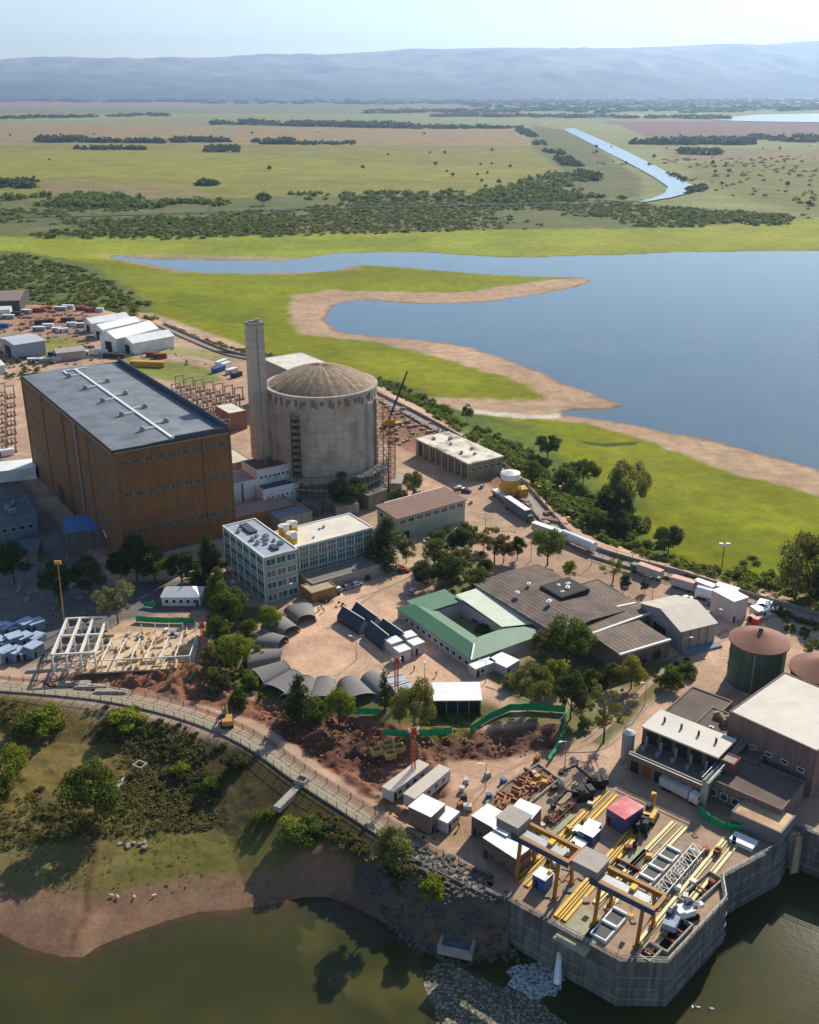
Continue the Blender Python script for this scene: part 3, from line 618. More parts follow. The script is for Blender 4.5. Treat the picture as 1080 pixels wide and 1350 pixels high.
block('annex', 'blue grey flat roofed annex between office wing and white service block', (370, 684), 6, R_(34), 13, 13, conc, mat('bluegrey_roof', hx('7c8694'), .6, .2), .4)
A = block('annex', 'white walled link building with pinkish roof right beside the turbine hall', (300, 640), 12.5, R_(34), 13, 13, white, mat('pink_roof', hx('a08c86'), .8, .2), .3)
part(MB().box(5.6, 6.2, -.2, .1, 0, 12), 'pipe', rust, A)
block('annex', 'tan lower annex with pink roof below the white walled link building', (306, 684), 6.5, R_(34), 26, 12, mat('tan_wall', hx('9a6d42'), .8, .1), _M['pink_roof'], .3)
block('annex', 'pale flat roof between turbine hall and vent stack', (301, 612), 12, R_(34), 10, 26, conc, mat('pale_roof', hx('cabfae'), .85, .12, .3, dirt=('9c907e', .5)), .3)
block('annex', 'white roofed hall standing behind the reactor dome', (398, 496), 21, R_(34), 24, 44, conc, mat('offwhite_roof', hx('d5cec0'), .8, .1, .3, dirt=('b0a590', .5)), .3)
block('annex', 'small brick building with white roof left of the vent stack', (302, 545), 9, R_(34), 9, 16, mat('red_brick', hx('8f6650'), .9, .2, .5), _M['offwhite_roof'], .3)
# ---- office block, L shaped
teal = mat('teal_facade', hx('8d9d92'), .7, .08, .4, dirt=('6d7a72', .3)); proof = mat('office_roof', hx('97a0aa'), .6, .15, .3, spec=.5)
tglass = mat('teal_glass', (.045, .085, .095), .12, .25, .6, spec=.7)
p = W(348, 734.5, 16.5)
ob = thing('office_block', 'L shaped mint and glass office block with yellow tanks on its roof', 'building', (p[0], p[1], 0), R_(34))
part(MB().box(0, 11.6, 0, 30, -.2, 16.0), 'wall', teal, ob); part(ring4(MB(), -.15, 11.75, -.15, 30.15, 16.0, 16.5, .4), 'parapet', white, ob); part(MB().box(.2, 11.4, .2, 29.8, 16.0, 16.15), 'roof', proof, ob)
wins(ob, (11.6, 30), 'w', .5, 29.5, 6, [1.2, 5.2, 9.2, 13.2], 2.1, .12, tglass); wins(ob, (11.6, 30), 's', .4, 11.2, 3, [1.2, 5.2, 9.2, 13.2], 2.1, .14, tglass)
for i in range(7): part(MB().box(-.28, .05, .35+i*4.85-.15, .35+i*4.85+.15, 0, 16.2), 'mullion', white, ob)
part(MB().box(4.5, 7.2, 19, 27, 16.1, 17.0).box(5, 6.8, 3, 6.5, 16.1, 17), 'skylight', mat('dark_skylight', hx('4a5058'), .4), ob)
units(ob, [(5, 9), (3.4, 11), (6.5, 11.5), (8.6, 10), (7.6, 14), (3.2, 14.5), (5.4, 16), (9, 6.5), (2.5, 23)], 16.15, steel, .8)
part(MB().box(11.6, 44.5, 8.2, 23.4, -.2, 12.6), 'wing_wall', teal, ob); part(ring4(MB(), 11.7, 44.65, 8.05, 23.55, 12.6, 13.1, .4), 'wing_parapet', white, ob)
part(MB().box(12, 44.3, 8.4, 23.2, 12.6, 12.8), 'wing_roof', mat('white_roof', hx('d8d0c0'), .8, .08, .3, dirt=('b5a990', .4)), ob)
def wrow(root, face_y, x0, x1, n, zs, h):
    for i in range(n):
        for z in zs:
            bw = (x1-x0)/n; key = ('wg', round(bw, 2), h)
            if key not in _WM:
                me = MB().box(-bw*.44, bw*.44, -.06, .05, 0, h).mesh('window'); me.materials.append(tglass)
                f2 = MB()
                for k in range(4): x = -bw*.44+bw*.88*k/3; f2.box(x-.06, x+.06, -.1, .04, 0, h)
                f2.box(-bw*.44, bw*.44, -.1, .04, h*.6, h*.6+.1); fm = f2.mesh('frame'); fm.materials.append(whitemetal); _WM[key] = (me, fm)
            me, fm = _WM[key]; o = put('window', me, None, root, (x0+bw*(i+.5), face_y, z)); put('frame', fm, None, o)
wrow(ob, 8.2, 13, 44.2, 9, [1.0, 5.0, 9.0], 2.9)
wins(ob, (44.5, 30), 'e', 9, 22.6, 4, [1.2, 5.2, 9.2], 2.4, .2, tglass)
for (x, y) in ((17, 19.5), (20.5, 20.5), (16.2, 12.5)):
    t = part(MB().cyl(x, y, 1.9, 12.8, 16.2, 20), 'roof_tank', yellow, ob); part(MB().cyl(x, y, 1.95, 16.2, 16.7, 20, .5).box(x-1.2, x+.6, y-2.6, y-1.6, 15.2, 17.4), 'lid', white, t)
units(ob, [(29, 17), (31, 17.6), (14, 15), (24, 12)], 12.8, steel, .5)
A = block('annex', 'long low dark flat roofed annex along the foot of the glass office wing', (412, 769), 4, R_(34), 27, 8.5, conc, mat('asphalt_roof', hx('77716c'), .9, .15), .3)
A = block('annex', 'small ochre flat roofed hut at the inner corner of the office block', (411, 782), 3.6, R_(34), 9, 7, mat('ochre_wall', hx('8d6f44'), .8, .15), mat('sand_roof', hx('a59878'), .8, .2), .35)
# ---- lab with brown roof
A = thing('laboratory', 'pale green laboratory with brown ribbed roof and a row of high windows', 'building', (*W(524, 683, 9), 0), R_(36.5))
part(MB().box(0, 31, 0, 12.5, -.2, 8.6), 'wall', mat('pale_green_wall', hx('9aa696'), .8, .1, dirt=('7d8878', .4)), A)
q = MB(); q._slab([(-.6, -.6, 8.6), (31.6, -.6, 8.6), (31.6, 13, 9.6), (-.6, 13, 9.6)], .25); part(q, 'roof', mat('redbrown_roof', hx('86695c'), .85, .15, .4, stripes=(0, 1.0, .15)), A)
wins(A, (31, 12.5), 's', .5, 30.5, 8, [6.2], 1.6, .3); wins(A, (31, 12.5), 'w', 1, 11.5, 3, [6.2], 1.6, .3); door(A, 4, 0, 's', 2.4, 3)
block('annex', 'white walled flat annex behind the brown roofed laboratory', (514, 666), 8, R_(36.5), 27, 3.5, white, _M['pale_roof'], .3)
# ---- roofless concrete workshop near the perimeter road
A = thing('concrete_hall', 'open fronted concrete hall with a patchy white flat roof by the perimeter road', 'building', (*W(618, 611, 8), 0), R_(33))
part(MB().box(0, 18, 0, 40, 7.3, 7.9), 'roof', mat('patchy_roof', hx('dcd3c2'), .9, .15, .4, dirt=('6d6356', .95)), A)
part(MB().box(.3, 17.7, .3, .7, -.2, 7.3).box(17.3, 17.7, .7, 39.7, -.2, 7.3).box(.3, 17.3, 39.3, 39.7, -.2, 7.3).box(2.6, 3, .7, 39.3, -.2, 7.3), 'wall', mat('ochre_concrete', hx('8e8468'), .9, .2, streak=.2), A)
for i in range(9): part(MB().box(.3, 1.1, .7+i*4.7, 1.5+i*4.7, -.2, 7.3), 'column', conc, A)
for i in range(7): part(MB().box(2.3, 2.58, 2.6+i*4.7, 5.0+i*4.7, .2, 5.0), 'doorway', dark if i % 2 else rust, A)
wins(A, (18, 40), 's', 1, 17, 5, [4.2], 1.2, .4); units(A, [(9, 8), (5, 12), (12, 14), (8, 24), (12, 30), (6, 34)], 7.9, conc, .8)
# ---- yellow batching silo
A = thing('cement_silo', 'yellow and white cement silo standing by the perimeter road', 'silo', (*W(672, 655), 0), R_(20))
part(MB().cyl(0, 0, 3.6, 3.0, 8.0, 20).cyl(0, 0, 1.2, .8, 3.0, 16, 3.6), 'hopper', yellow, A); part(MB().cyl(0, 0, 3.9, 8.0, 10.2, 20).cyl(0, 0, 3.9, 10.2, 11.2, 20, 1.2), 'cap', white, A)
for sx, sy in ((-1, -1), (1, -1), (1, 1), (-1, 1)): part(MB().box(sx*3-.25, sx*3+.25, sy*3-.25, sy*3+.25, 0, 5), 'leg', yellow, A)
part(MB().tube((-3, -3.9, 3.2), (3, -3.9, 8), .35, 4).box(3.4, 7.2, -2, 2, 0, 3.2), 'conveyor', _M['yellow_paint'], A)
# ---- green roofed quadrangle
gr = mat('green_roof', hx('4d7a5c'), .6, .1, .3, stripes=(3, .8, .05), dirt=('45634e', .4)); pgr = mat('pale_green_roof', hx('7f9a82'), .6, .1, .3, stripes=(3, .8, .05)); mint = mat('mint_roof', hx('c8d2bb'), .6, .1, .3, stripes=(3, .8, .05))
p = W(621, 868, 4.2)
gq = thing('courtyard_building', 'single storey building around a courtyard, green metal roof with one mint wing', 'building', (p[0], p[1], 0), R_(34)); QW, QL = 27.5, 38
def wing(x0, x1, y0, y1): return MB().box(x0, x1, y0, y1, -.2, 3.4)
wl = MB().box(.5, 8.5, .5, QL-.5, -.2, 3.4).box(8.5, QW-.5, .5, 8.5, -.2, 3.4).box(QW-8.5, QW-.5, 8.5, QL-4, -.2, 3.4).box(8.5, QW-8.5, QL-8.5, QL-.5, -.2, 3.4); part(wl, 'wall', mat('lilac_white_wall', hx('a9a6a6'), .8, .08), gq)
def slope(pts): q = MB(); q._slab(pts, .15); return q
part(slope([(0, 0, 3.5), (0, QL, 3.5), (4.5, QL-4, 5.0), (4.5, 4.5, 5.0)]), 'roof', gr, gq); part(slope([(4.5, 4.5, 5.0), (4.5, QL-4.5, 5.0), (9.2, QL-9, 3.6), (9.2, 9.2, 3.6)]), 'roof', gr, gq)
part(slope([(0.1, -.05, 3.5), (QW, 0, 3.5), (QW-4.5, 4.5, 5.0), (4.55, 4.5, 5.0)]), 'roof', pgr, gq, 'paler grey green roof of the near right wing'); part(slope([(4.6, 4.5, 5.0), (QW-4.5, 4.5, 5.0), (QW-9.2, 9.2, 3.6), (9.3, 9.2, 3.6)]), 'roof', pgr, gq)
part(slope([(QW-9.2, 9.2, 4.2), (QW, 5.5, 4.2), (QW, QL-6, 5.1), (QW-9.2, QL-6, 5.1)]), 'roof', mint, gq, 'pale mint roof of the rear wing')
part(slope([(4, QL-9, 4.2), (QW-9, QL-9, 4.2), (QW-9, QL, 4.6), (4, QL, 4.6)]), 'roof', gr, gq)
part(MB().tube((.1, 0, 3.75), (4.5, 4.5, 5.25), .3, 4), 'roof_ridge', whitemetal, gq)
wins(gq, (QW, QL), 'w', 1, QL-1, 12, [1.0], 1.3, .45); [setattr(o, 'location', o.location+Vector((.5, 0, 0))) for o in gq.children if o.name.startswith('window')]
part(MB().box(10, 17.5, 11, 27.5, 0, .12), 'courtyard_lawn', mat('court_soil', hx('6f6a48'), .9, .3, .6), gq)
# ---- workshop with brown ribbed roofs
wa = thing('workshop', 'long low workshop with dark brown ribbed roofs and white gutters', 'building', (*W(735, 835, 6), 0), R_(34))
wall_ = mat('pinkbrown_wall', hx('8a7468'), .9, .15, streak=.2)
part(MB().box(.3, 26, .3, 39, -.2, 5.5), 'wall', wall_, wa); q = MB(); q._slab([(-.3, -.3, 5.5), (-.3, 39.4, 5.5), (13, 39.4, 6.4), (13, -.3, 6.4)], .2); q._slab([(13, -.3, 6.4), (13, 39.4, 6.4), (26.5, 39.4, 5.5), (26.5, -.3, 5.5)], .2); part(q, 'roof', mat('darkbrown_roof', hx('72645a'), .9, .25, .35, stripes=(0, 1.5, .32), dirt=('4a423b', .6)), wa)
wins(wa, (26, 39), 'w', 1, 38, 10, [2.6], 1.6, .35)
part(MB().box(14, 25.5, 14, 24, 6.0, 7.4).box(14.4, 25, 14.4, 23.6, 7.4, 7.5), 'courtyard_dark_block', dark, wa)  # raised near-black block paints the dark depth of the courtyard
units(wa, [(17, 17), (20, 18), (22, 20), (19, 21), (9, 14), (5, 24), (12, 27)], 6.9, white, .8)
def strip(lbl, p1, p2, depth, z):
    a, an, ln = lin(p1, p2, z); r = thing('workshop_bay', lbl, 'building', (a[0], a[1], 0), an)
    part(MB().box(0, ln, .2, depth-.2, -.2, z-.4), 'wall', wall_, r); part(MB().box(0, ln, 0, depth, z-.4, z-.1), 'roof', brownroof, r); part(MB().box(-.3, ln, -.35, .35, z-.3, z+.25), 'gutter', white, r)
    for i in range(max(2, int(ln/5))): part(MB().box(2+i*5, 4.4+i*5, -.42, -.36, 1.2, 3.6), 'window', glass, r)
    return r
strip('brown ribbed workshop bay with white gutter nearest the gable warehouse', (818, 863), (884, 843), 13.5, 6)
strip('middle brown ribbed workshop bay between two white gutters', (776, 837), (866, 805), 12, 5.6)
strip('narrow rear workshop bay with white gutter and small canopy', (757, 812), (838, 795), 9, 5.4)
block('shed', 'small brown ribbed roof shed above the rear workshop bay', (778, 795), 5.2, R_(30), 13, 12, wall_, brownroof, .3)
# ---- grey gable warehouse
a, an, ln = lin((898, 832), (943, 821), 7.0)
A = thing('gable_warehouse', 'pale grey steel warehouse with a shallow gable roof on the wide road', 'building', (a[0]-.0, a[1], 0), R_(24)); HW, HL = 12.5, 19
gw = mat('lilac_grey_sheet', hx('97908f'), .6, .1, .3, stripes=(3, .8, .1))
part(MB().box(0, HW, 0, HL, -.1, 6.8), 'wall', gw, A)
g = MB(); g.face([(0, 0, 6.8), (0, HL, 6.8), (0, HL/2, 9.6)]); g.face([(HW, 0, 6.8), (HW, HL, 6.8), (HW, HL/2, 9.6)]); part(g, 'gable', gw, A)
q = MB().gable(0, HW, 0, HL, 6.8, 9.6, .15, .4, 'x'); part(q, 'roof', mat('beige_sheet_roof', hx('bdb3a4'), .6, .08, .3, stripes=(0, 4, .05)), A)
for i in range(4): part(MB().box(i*3.1+.3, i*3.1+.4, -.12, .02, 0, 6.7), 'panel_joint', dsteel, A)
part(MB().box(.5, HW+1, -2.6, -.15, 0, .6), 'loading_dock', mat('bluegrey_dock', hx('7a8494'), .8, .1), A); part(MB().box(-.1, .02, HL*.35, HL*.65, 0, 4.2), 'door', dark, A)
# ---- green tanks
gt = mat('green_tank_paint', hx('4d6350'), .6, .12, .3, streak=.2); rr = mat('rust_red_roof', hx('8d5f4b'), .7, .2, .3, streak=.0, dirt=('6b4537', .7))
def tank(px, r, zt, label):
    p = W(px[0], px[1]); t = thing('storage_tank', label, 'tank', (p[0], p[1], 0))
    part(MB().cyl(0, 0, r, 0, zt, 40), 'shell', gt, t); part(MB().cyl(0, 0, r+.7, zt-.3, zt+.15, 40).cyl(0, 0, r+.65, zt+.15, zt+3.1, 40, .5), 'roof', rr, t); part(MB().cyl(0, 0, .6, zt+3.0, zt+3.8, 8), 'roof_vent', dsteel, t)
    for k in (-2.0, -.9): part(MB().tube(((r+.3)*math.cos(k), (r+.3)*math.sin(k), 0), ((r+.3)*math.cos(k), (r+.3)*math.sin(k), zt), .22, 5), 'downpipe', steel, t)
    for z in (zt*.33, zt*.66): part(MB().ring(0, 0, r-.1, r+.12, z, z+.25, 0, 6.28318, 40), 'stiffener', gt, t)
tank((994, 897), 7.3, 12.5, 'green storage tank with red brown cone roof nearest the road')
tank((1076, 935), 7.6, 12.0, 'green storage tank with red cone roof cut by the right edge')
# ---- pumphouse group
G3, pinkw = R_(-40.5), mat('mauve_wall', hx('7d6660'), .85, .15, streak=.2)
whr = mat('pump_roof', hx('d2cabd'), .75, .07, .3, dirt=('b3a898', .4))
ph = thing('pumphouse', 'low pumphouse with a long white roof strip above a row of bays', 'building', (*W(848, 957, 9), 0), G3)
part(MB().box(0, 19, 0, 9, -.1, 8.6), 'wall', mat('umber_wall', hx('6f5c4e'), .9, .2, streak=.2), ph); part(MB().box(-.3, 19.3, -.3, 9.3, 8.6, 9.0), 'roof', whr, ph); part(MB().box(0, 20, -6.5, -.05, -.1, 4.2).box(-.2, 20.2, -6.7, -5.9, 4.2, 4.9), 'forebay', mat('brown_concrete', hx('7a6a5c'), .9, .2), ph)
for i in range(5): part(MB().box(1.2+i*3.8, 4+i*3.8, -.12, .02, 5.0, 8.2), 'opening', dark, ph); part(MB().tube((2+i*3.8, -1.5, 4.2), (2+i*3.8, -1.5, 7.6), .35, 6).box(1.6+i*3.8, 2.4+i*3.8, -3.4, -2.4, 4.2, 5.6), 'pump', steel, ph)
for i in range(4): part(MB().cyl(3+i*4.4, 5, .3, 9, 10.2, 8), 'roof_vent', dsteel, ph)
part(MB().cyl(-2.2, -2.6, 1.5, 0, 7.6, 16).cyl(-2.2, -2.6, 1.6, 7.6, 8.2, 16, .4), 'vessel', steel, ph); part(MB().tube((.5, -6.9, 5), (19.5, -6.9, 5), .12, 4).tube((.5, -6.9, 5.8), (19.5, -6.9, 5.8), .1, 4), 'railing', steel, ph)
for i in range(6): part(MB().box(1+i*3.1, 3+i*3.1, -6.62, -6.52, .3, 3.2), 'door', rust if i == 1 else dark, ph)
bf = mat('brown_flat_roof', hx('6d6058'), .9, .2, .3, dirt=('55493f', .6))
A = block('flat_roof_building', 'brown flat roofed building behind the white pumphouse roof, nearest the road', (872, 941), 5.5, G3, 11, 17, wall_, bf, .4)
B_ = block('flat_roof_building', 'brown flat roofed building crowded with cooling units right of the white roof strip', (903, 966), 6, G3, 18, 15, wall_, bf, .4); units(B_, [(3, 12), (6, 11), (9, 12), (12, 11)], 5.8, mat('tan_units', hx('96856f'), .8), 1.3)
units(B_, [(4, 6), (8, 4), (13, 7), (15, 4)], 5.8, steel, .7)
A = block('filter_building', 'large mauve walled building with a bright white roof at the right edge', (1078, 990), 13, R_(43), 26, 22, pinkw, whr, .3)
wins(A, (26, 22), 'w', 1, 21, 5, [6], .8, .6)
A = block('flat_roof_building', 'wide brown flat roof in front of the large white roofed building', (1031, 1067), 5.5, R_(49), 13, 18.5, pinkw, bf, .45); units(A, [(9, 15)], 5.3, white, .8); wins(A, (13, 18.5), 'w', 1, 17, 6, [1.4], 1.6, .4)
br = thing('pipe_bridge', 'long narrow green grey pipe bridge running between the two pump buildings', 'bridge', (*W(930, 1032, 6.5), 0), R_(50)); part(MB().box(0, 1.8, 0, 1, 0, 1).box(0, 36, -.9, .9, 6.2, 6.6), 'deck', mat('moss_concrete', hx('8e8e72'), .9, .2), br)
for s_ in (-.9, .9): part(MB().tube((0, s_, 7.5), (36, s_, 7.5), .1, 4), 'railing', steel, br)
for i in range(7): part(MB().box(i*6, i*6+.5, -.8, .8, 0, 6.2), 'pier', conc, br)
part(MB().tube((0, .3, 6.9), (36, .3, 6.9), .3, 6), 'pipe', steel, br)
A = block('control_hut', 'square brick red machinery hut beside the pipe bridge', (968, 1008), 8, R_(49), 3.4, 3.4, mat('brick_hut', hx('7d4a40'), .9, .15), conc, .3)
A = block('guard_house', 'small tan roofed house on the corner of the intake wall', (1030, 1098), 4.0, R_(49), 8, 11, mat('grey_house', hx('77726f'), .8, .1), mat('tan_roof', hx('cdb489'), .8, .2, .6, dirt=('9c5f4e', .7)), .3)
# ---- far left yard
def shed(label, p1, p2, depth, z, rz, group=None, m=None, rm_=None):
    a, an, ln = lin(p1, p2, z); r = thing('storage_shed', label, 'shed', (a[0], a[1], 0), an, group)
    part(MB().box(0, ln, 0, depth, -.1, z), 'wall', m or white, r); g = MB(); g.face([(0, 0, z), (0, depth, z), (0, depth/2, z+rz)]); g.face([(ln, 0, z), (ln, depth, z), (ln, depth/2, z+rz)]); part(g, 'gable', m or white, r)
    part(MB().gable(0, ln, 0, depth, z, z+rz, .15, .5, 'x'), 'roof', rm_ or whitemetal, r)
    part(MB().box(-.1, .02, depth*.3, depth*.7, 0, z*.75), 'door', dark, r); return r
GS = 'long white storage sheds in the rear yard'
shed('long white shed farthest back of the four in the rear yard', (121, 427), (171, 419), 11, 6, 3, GS)
shed('long white shed second from the back of the four', (135, 435), (184, 424), 9, 6, 3, GS)
shed('tallest white shed with open gable front in the rear yard', (153, 447), (208, 433), 14, 9, 4, GS)
shed('low white shed nearest the camera of the four in the rear yard', (175, 453), (229, 443), 13, 7, 3, GS)
shed('blue grey warehouse with light roof at the left edge of the rear yard', (19, 455), (59, 449), 24, 9, 1.2, None, mat('bluegrey_wall', hx('8f99a3'), .7, .08), mat('light_roof', hx('b4b7ba'), .6, .08))
shed('brown roofed barn at the left edge below the scrub', (-10, 397), (25, 396), 40, 8, 3, None, mat('barn_wall', hx('4a4542'), .8, .1), mat('barn_roof', hx('85786e'), .8, .1))
shed('white long shed at the left edge below the brown roofed barn', (-12, 409), (13, 408), 10, 5, 1.5, None)
shed('grey white shed at the left edge behind the turbine hall', (-30, 487), (6, 481), 18, 5, 2, None)
shed('long beige trailer shed standing behind the turbine hall', (75, 466), (112, 462), 12, 5, 1.2, None, mat('beige_wall', hx('a89c90'), .8, .1), mat('pinkgrey_roof', hx('aa9f98'), .8, .1))
# ---- shaded left edge
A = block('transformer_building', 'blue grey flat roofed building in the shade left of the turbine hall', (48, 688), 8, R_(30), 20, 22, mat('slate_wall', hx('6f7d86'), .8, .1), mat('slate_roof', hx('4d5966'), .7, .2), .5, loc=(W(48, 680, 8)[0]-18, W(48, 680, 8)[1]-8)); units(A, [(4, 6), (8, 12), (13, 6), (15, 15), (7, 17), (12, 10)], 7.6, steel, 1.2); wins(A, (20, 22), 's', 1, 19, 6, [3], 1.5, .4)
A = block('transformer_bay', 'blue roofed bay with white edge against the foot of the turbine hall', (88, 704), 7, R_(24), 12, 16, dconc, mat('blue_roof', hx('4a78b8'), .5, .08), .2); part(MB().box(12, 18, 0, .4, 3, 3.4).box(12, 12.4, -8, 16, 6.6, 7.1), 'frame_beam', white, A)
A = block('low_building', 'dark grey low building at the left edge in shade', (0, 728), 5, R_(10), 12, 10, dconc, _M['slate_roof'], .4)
A = block('white_tent', 'white tent roof in sun at the left edge beside the turbine hall', (-8, 622), 5, R_(20), 16, 12, white, whitemetal, 0)
w5 = thing('site_house', 'small white house with hipped roof below the turbine hall', 'house', (*W(214, 799), 0), R_(0)); part(MB().box(0, 12, 0, 7, -.1, 3.2), 'wall', white, w5)
q = MB(); q.face([(-.4, -.4, 3.2), (12.4, -.4, 3.2), (9, 3.5, 5.2), (3, 3.5, 5.2)]); q.face([(12.4, 7.4, 3.2), (-.4, 7.4, 3.2), (3, 3.5, 5.2), (9, 3.5, 5.2)]); q.face([(-.4, 7.4, 3.2), (-.4, -.4, 3.2), (3, 3.5, 5.2)]); q.face([(12.4, -.4, 3.2), (12.4, 7.4, 3.2), (9, 3.5, 5.2)]); part(q, 'roof', whitemetal, w5)
wins(w5, (12, 7), 's', .5, 11.5, 5, [1.1], 1.1, .5); door(w5, 11, 0, 's', .9, 2)
# ---- white roofed buildings in the front yard
fm_ = mat('green_dark_screen', hx('27352c'), .9, .15)
A = thing('canopy_building', 'open fronted shelter with a bright white rectangular roof in the front yard', 'shelter', (*W(573, 923, 4.5), 0), R_(1)); part(MB().box(-.3, 12.3, -.3, 8.6, 4.3, 4.55), 'roof', whitemetal, A); part(MB().box(0, 12, 7.9, 8.2, 0, 4.3).box(0, .25, .2, 7.9, 0, 4.3).box(11.75, 12, .2, 7.9, 0, 4.3), 'wall', fm_, A)
for i in range(5): part(MB().box(.1+i*2.9, .3+i*2.9, 0, .2, 0, 4.3), 'post', steel, A)
part(MB().box(.3, 11.7, 1.5, 1.7, 0, 3.4), 'screen', fm_, A)
# ================================================================ THE INTAKE DECK
G5 = R_(50); wc = mat('weir_concrete', hx('6e6964'), .9, .35, .25, streak=.4, bump=.4)
dk = thing('intake_wall', 'tall stepped concrete intake wall rising out of the dark water under the gantry cranes', 'wall', (0, 0, 0)); mb = MB()
D2 = Wn([(640,1176),(700,1207),(760,1240),(818,1271),(880,1273),(957,1190),(952,1160),(1030,1118),(1045,1092),(1080,1105),(1150,1130)])
def offs(pl, d):
    out = []
    for i, p in enumerate(pl):
        a = pl[max(0, i-1)]; b = pl[min(len(pl)-1, i+1)]; n_ = Vector((b[1]-a[1], -(b[0]-a[0]))).normalized(); out.append((p[0]+n_.x*d, p[1]+n_.y*d))
    return out
for d0, d1, z0, z1 in ((0, .9, -3.0, .9), (-.5, 1.05, -5.6, -3.0), (-.5, 1.2, -8.0, -5.6), (-.5, 1.35, -16, -8.0)):
    a = offs(D2, d0-.6); b = offs(D2, d1-.6)
    for i in range(len(D2)-1): mb.prism([a[i], a[i+1], b[i+1], b[i]], z0, z1)
part(mb, 'wall_body', wc, dk)
mb = MB()
for z, d in ((-2.9, 1.0), (-5.5, 1.15), (-7.9, 1.3)):
    a = offs(D2, .2); b = offs(D2, d-.45)
    for i in range(len(D2)-1): mb.prism([a[i], a[i+1], b[i+1], b[i]], z, z+.28)
part(mb, 'ledge', mat('ledge_concrete', hx('8a8780'), .9, .35, .5, streak=.3), dk); mb = MB()
for i in range(len(D2)-1):
    p, q = D2[i], D2[i+1]; L_ = math.dist(p, q); k = max(1, int(L_/2.5))
    for z in (1.5, 2.0): mb.tube((*p, z), (*q, z), .05, 4)
    for j in range(k): mb.tube((p[0]+(q[0]-p[0])*j/k, p[1]+(q[1]-p[1])*j/k, .8), (p[0]+(q[0]-p[0])*j/k, p[1]+(q[1]-p[1])*j/k, 2.0), .05, 4)
part(mb, 'railing', steel, dk)
dconcm = mat('deck_paving', hx('a58b74'), .9, .22, .35, bump=.2, dirt=('85705e', .6))
# deck: one slab; near-black plates on it paint the wells' shaded depth (strips in the deck's own frame)
O5 = W(818, 1271); c5, s5 = math.cos(G5), math.sin(G5)
def D5(x, y): return (O5[0]+c5*y+s5*x, O5[1]+s5*y-c5*x)       # y along the rails, x towards the right end
DP = offs(D2, -.7)
mb = MB(); mb.face([(x, y, .03) for x, y in DP[:5]+[W(957, 1190)]][::1]+[(*W(952, 1160), .03), (*W(1030, 1118), .03), (*W(1045, 1092), .03), (*W(1080, 1105), .03), (*W(1150, 1130), .03), (*W(1150, 1030), .03), (*W(900, 1030), .03), (*W(740, 1020), .03), (*W(640, 1130), .03)]); 
pv_ = struct(mb, 'pavement_deck', dconcm)
def well(p1, p2, p3, label, bars=1):
    a = W(*p1); b = W(*p2); c = W(*p3); ux = Vector((b[0]-a[0], b[1]-a[1])); vx = Vector((c[0]-b[0], c[1]-b[1])); w_, l_ = ux.length, vx.length
    r = thing('screen_well', label, 'well', (a[0], a[1], 0), math.atan2(ux.y, ux.x)); sgn = 1 if ux.x*vx.y-ux.y*vx.x > 0 else -1
    y0, y1 = (0, l_) if sgn > 0 else (-l_, 0)
    part(MB().box(.3, w_-.3, y0+.3, y1-.3, .05, .14), 'well_dark_plate', mat('well_dark', (.012, .012, .014), .9, .2), r)  # near-black plate at deck level paints the dark of the well
    part(ring4(MB(), 0, w_, y0, y1, .04, 1.1, .35), 'curb', conc, r); m_ = MB()
    for i in range(1, bars+1): m_.box(w_*i/(bars+1)-.2, w_*i/(bars+1)+.2, y0, y1, .7, 1.0)
    part(m_, 'beam', rust, r); return r
well((893, 1188), (934, 1152), (950, 1166), 'dark square screen well with white frame at the far end of the right deck edge', 1)
well((858, 1248), (893, 1212), (912, 1226), 'long dark screen well beside the outermost pale rail', 2)
well((838, 1262), (855, 1245), (872, 1258), 'small dark screen well at the front corner of the deck', 1)
yl = mat('rail_yellow', hx('e6b93a'), .6, .12, .8, dirt=('b0925a', .35)); pyl_ = mat('rail_cream', hx('e4d596'), .6, .1, .8, dirt=('b5a478', .35))
def rail(p1, p2, label, m, g=.9):
    a, an, ln = lin(p1, p2); r = thing('crane_track', label, 'track', (a[0], a[1], .04), an)
    part(MB().box(0, ln, -g-.8, -g+.45, 0, .3).box(0, ln, g-.45, g+.8, 0, .3), 'beam', m, r); part(MB().box(0, ln, -g-.08, -g+.08, .3, .5).box(0, ln, g-.08, g+.08, .3, .5), 'rail', dsteel, r)
rail((688, 1166), (806, 1046), 'bright yellow crane track farthest from the open water, left of the red box', yl)
rail((738, 1212), (838, 1096), 'yellow crane track ending beside the red and blue box', yl, .6)
rail((792, 1196), (896, 1088), 'wide cream crane track in the middle of the deck', pyl_, 1.1)
rail((846, 1254), (962, 1112), 'long cream crane track along the dark screen wells', pyl_, 1.0)
rail((776, 1236), (792, 1215), 'short yellow stub of track under the front crane', yl, .5)
crane_b = mat('crane_ochre', hx('a5722f'), .6, .18, .6, dirt=('6b4526', .5)); cblue = mat('crane_navy', hx('3d4a5e'), .6, .12)
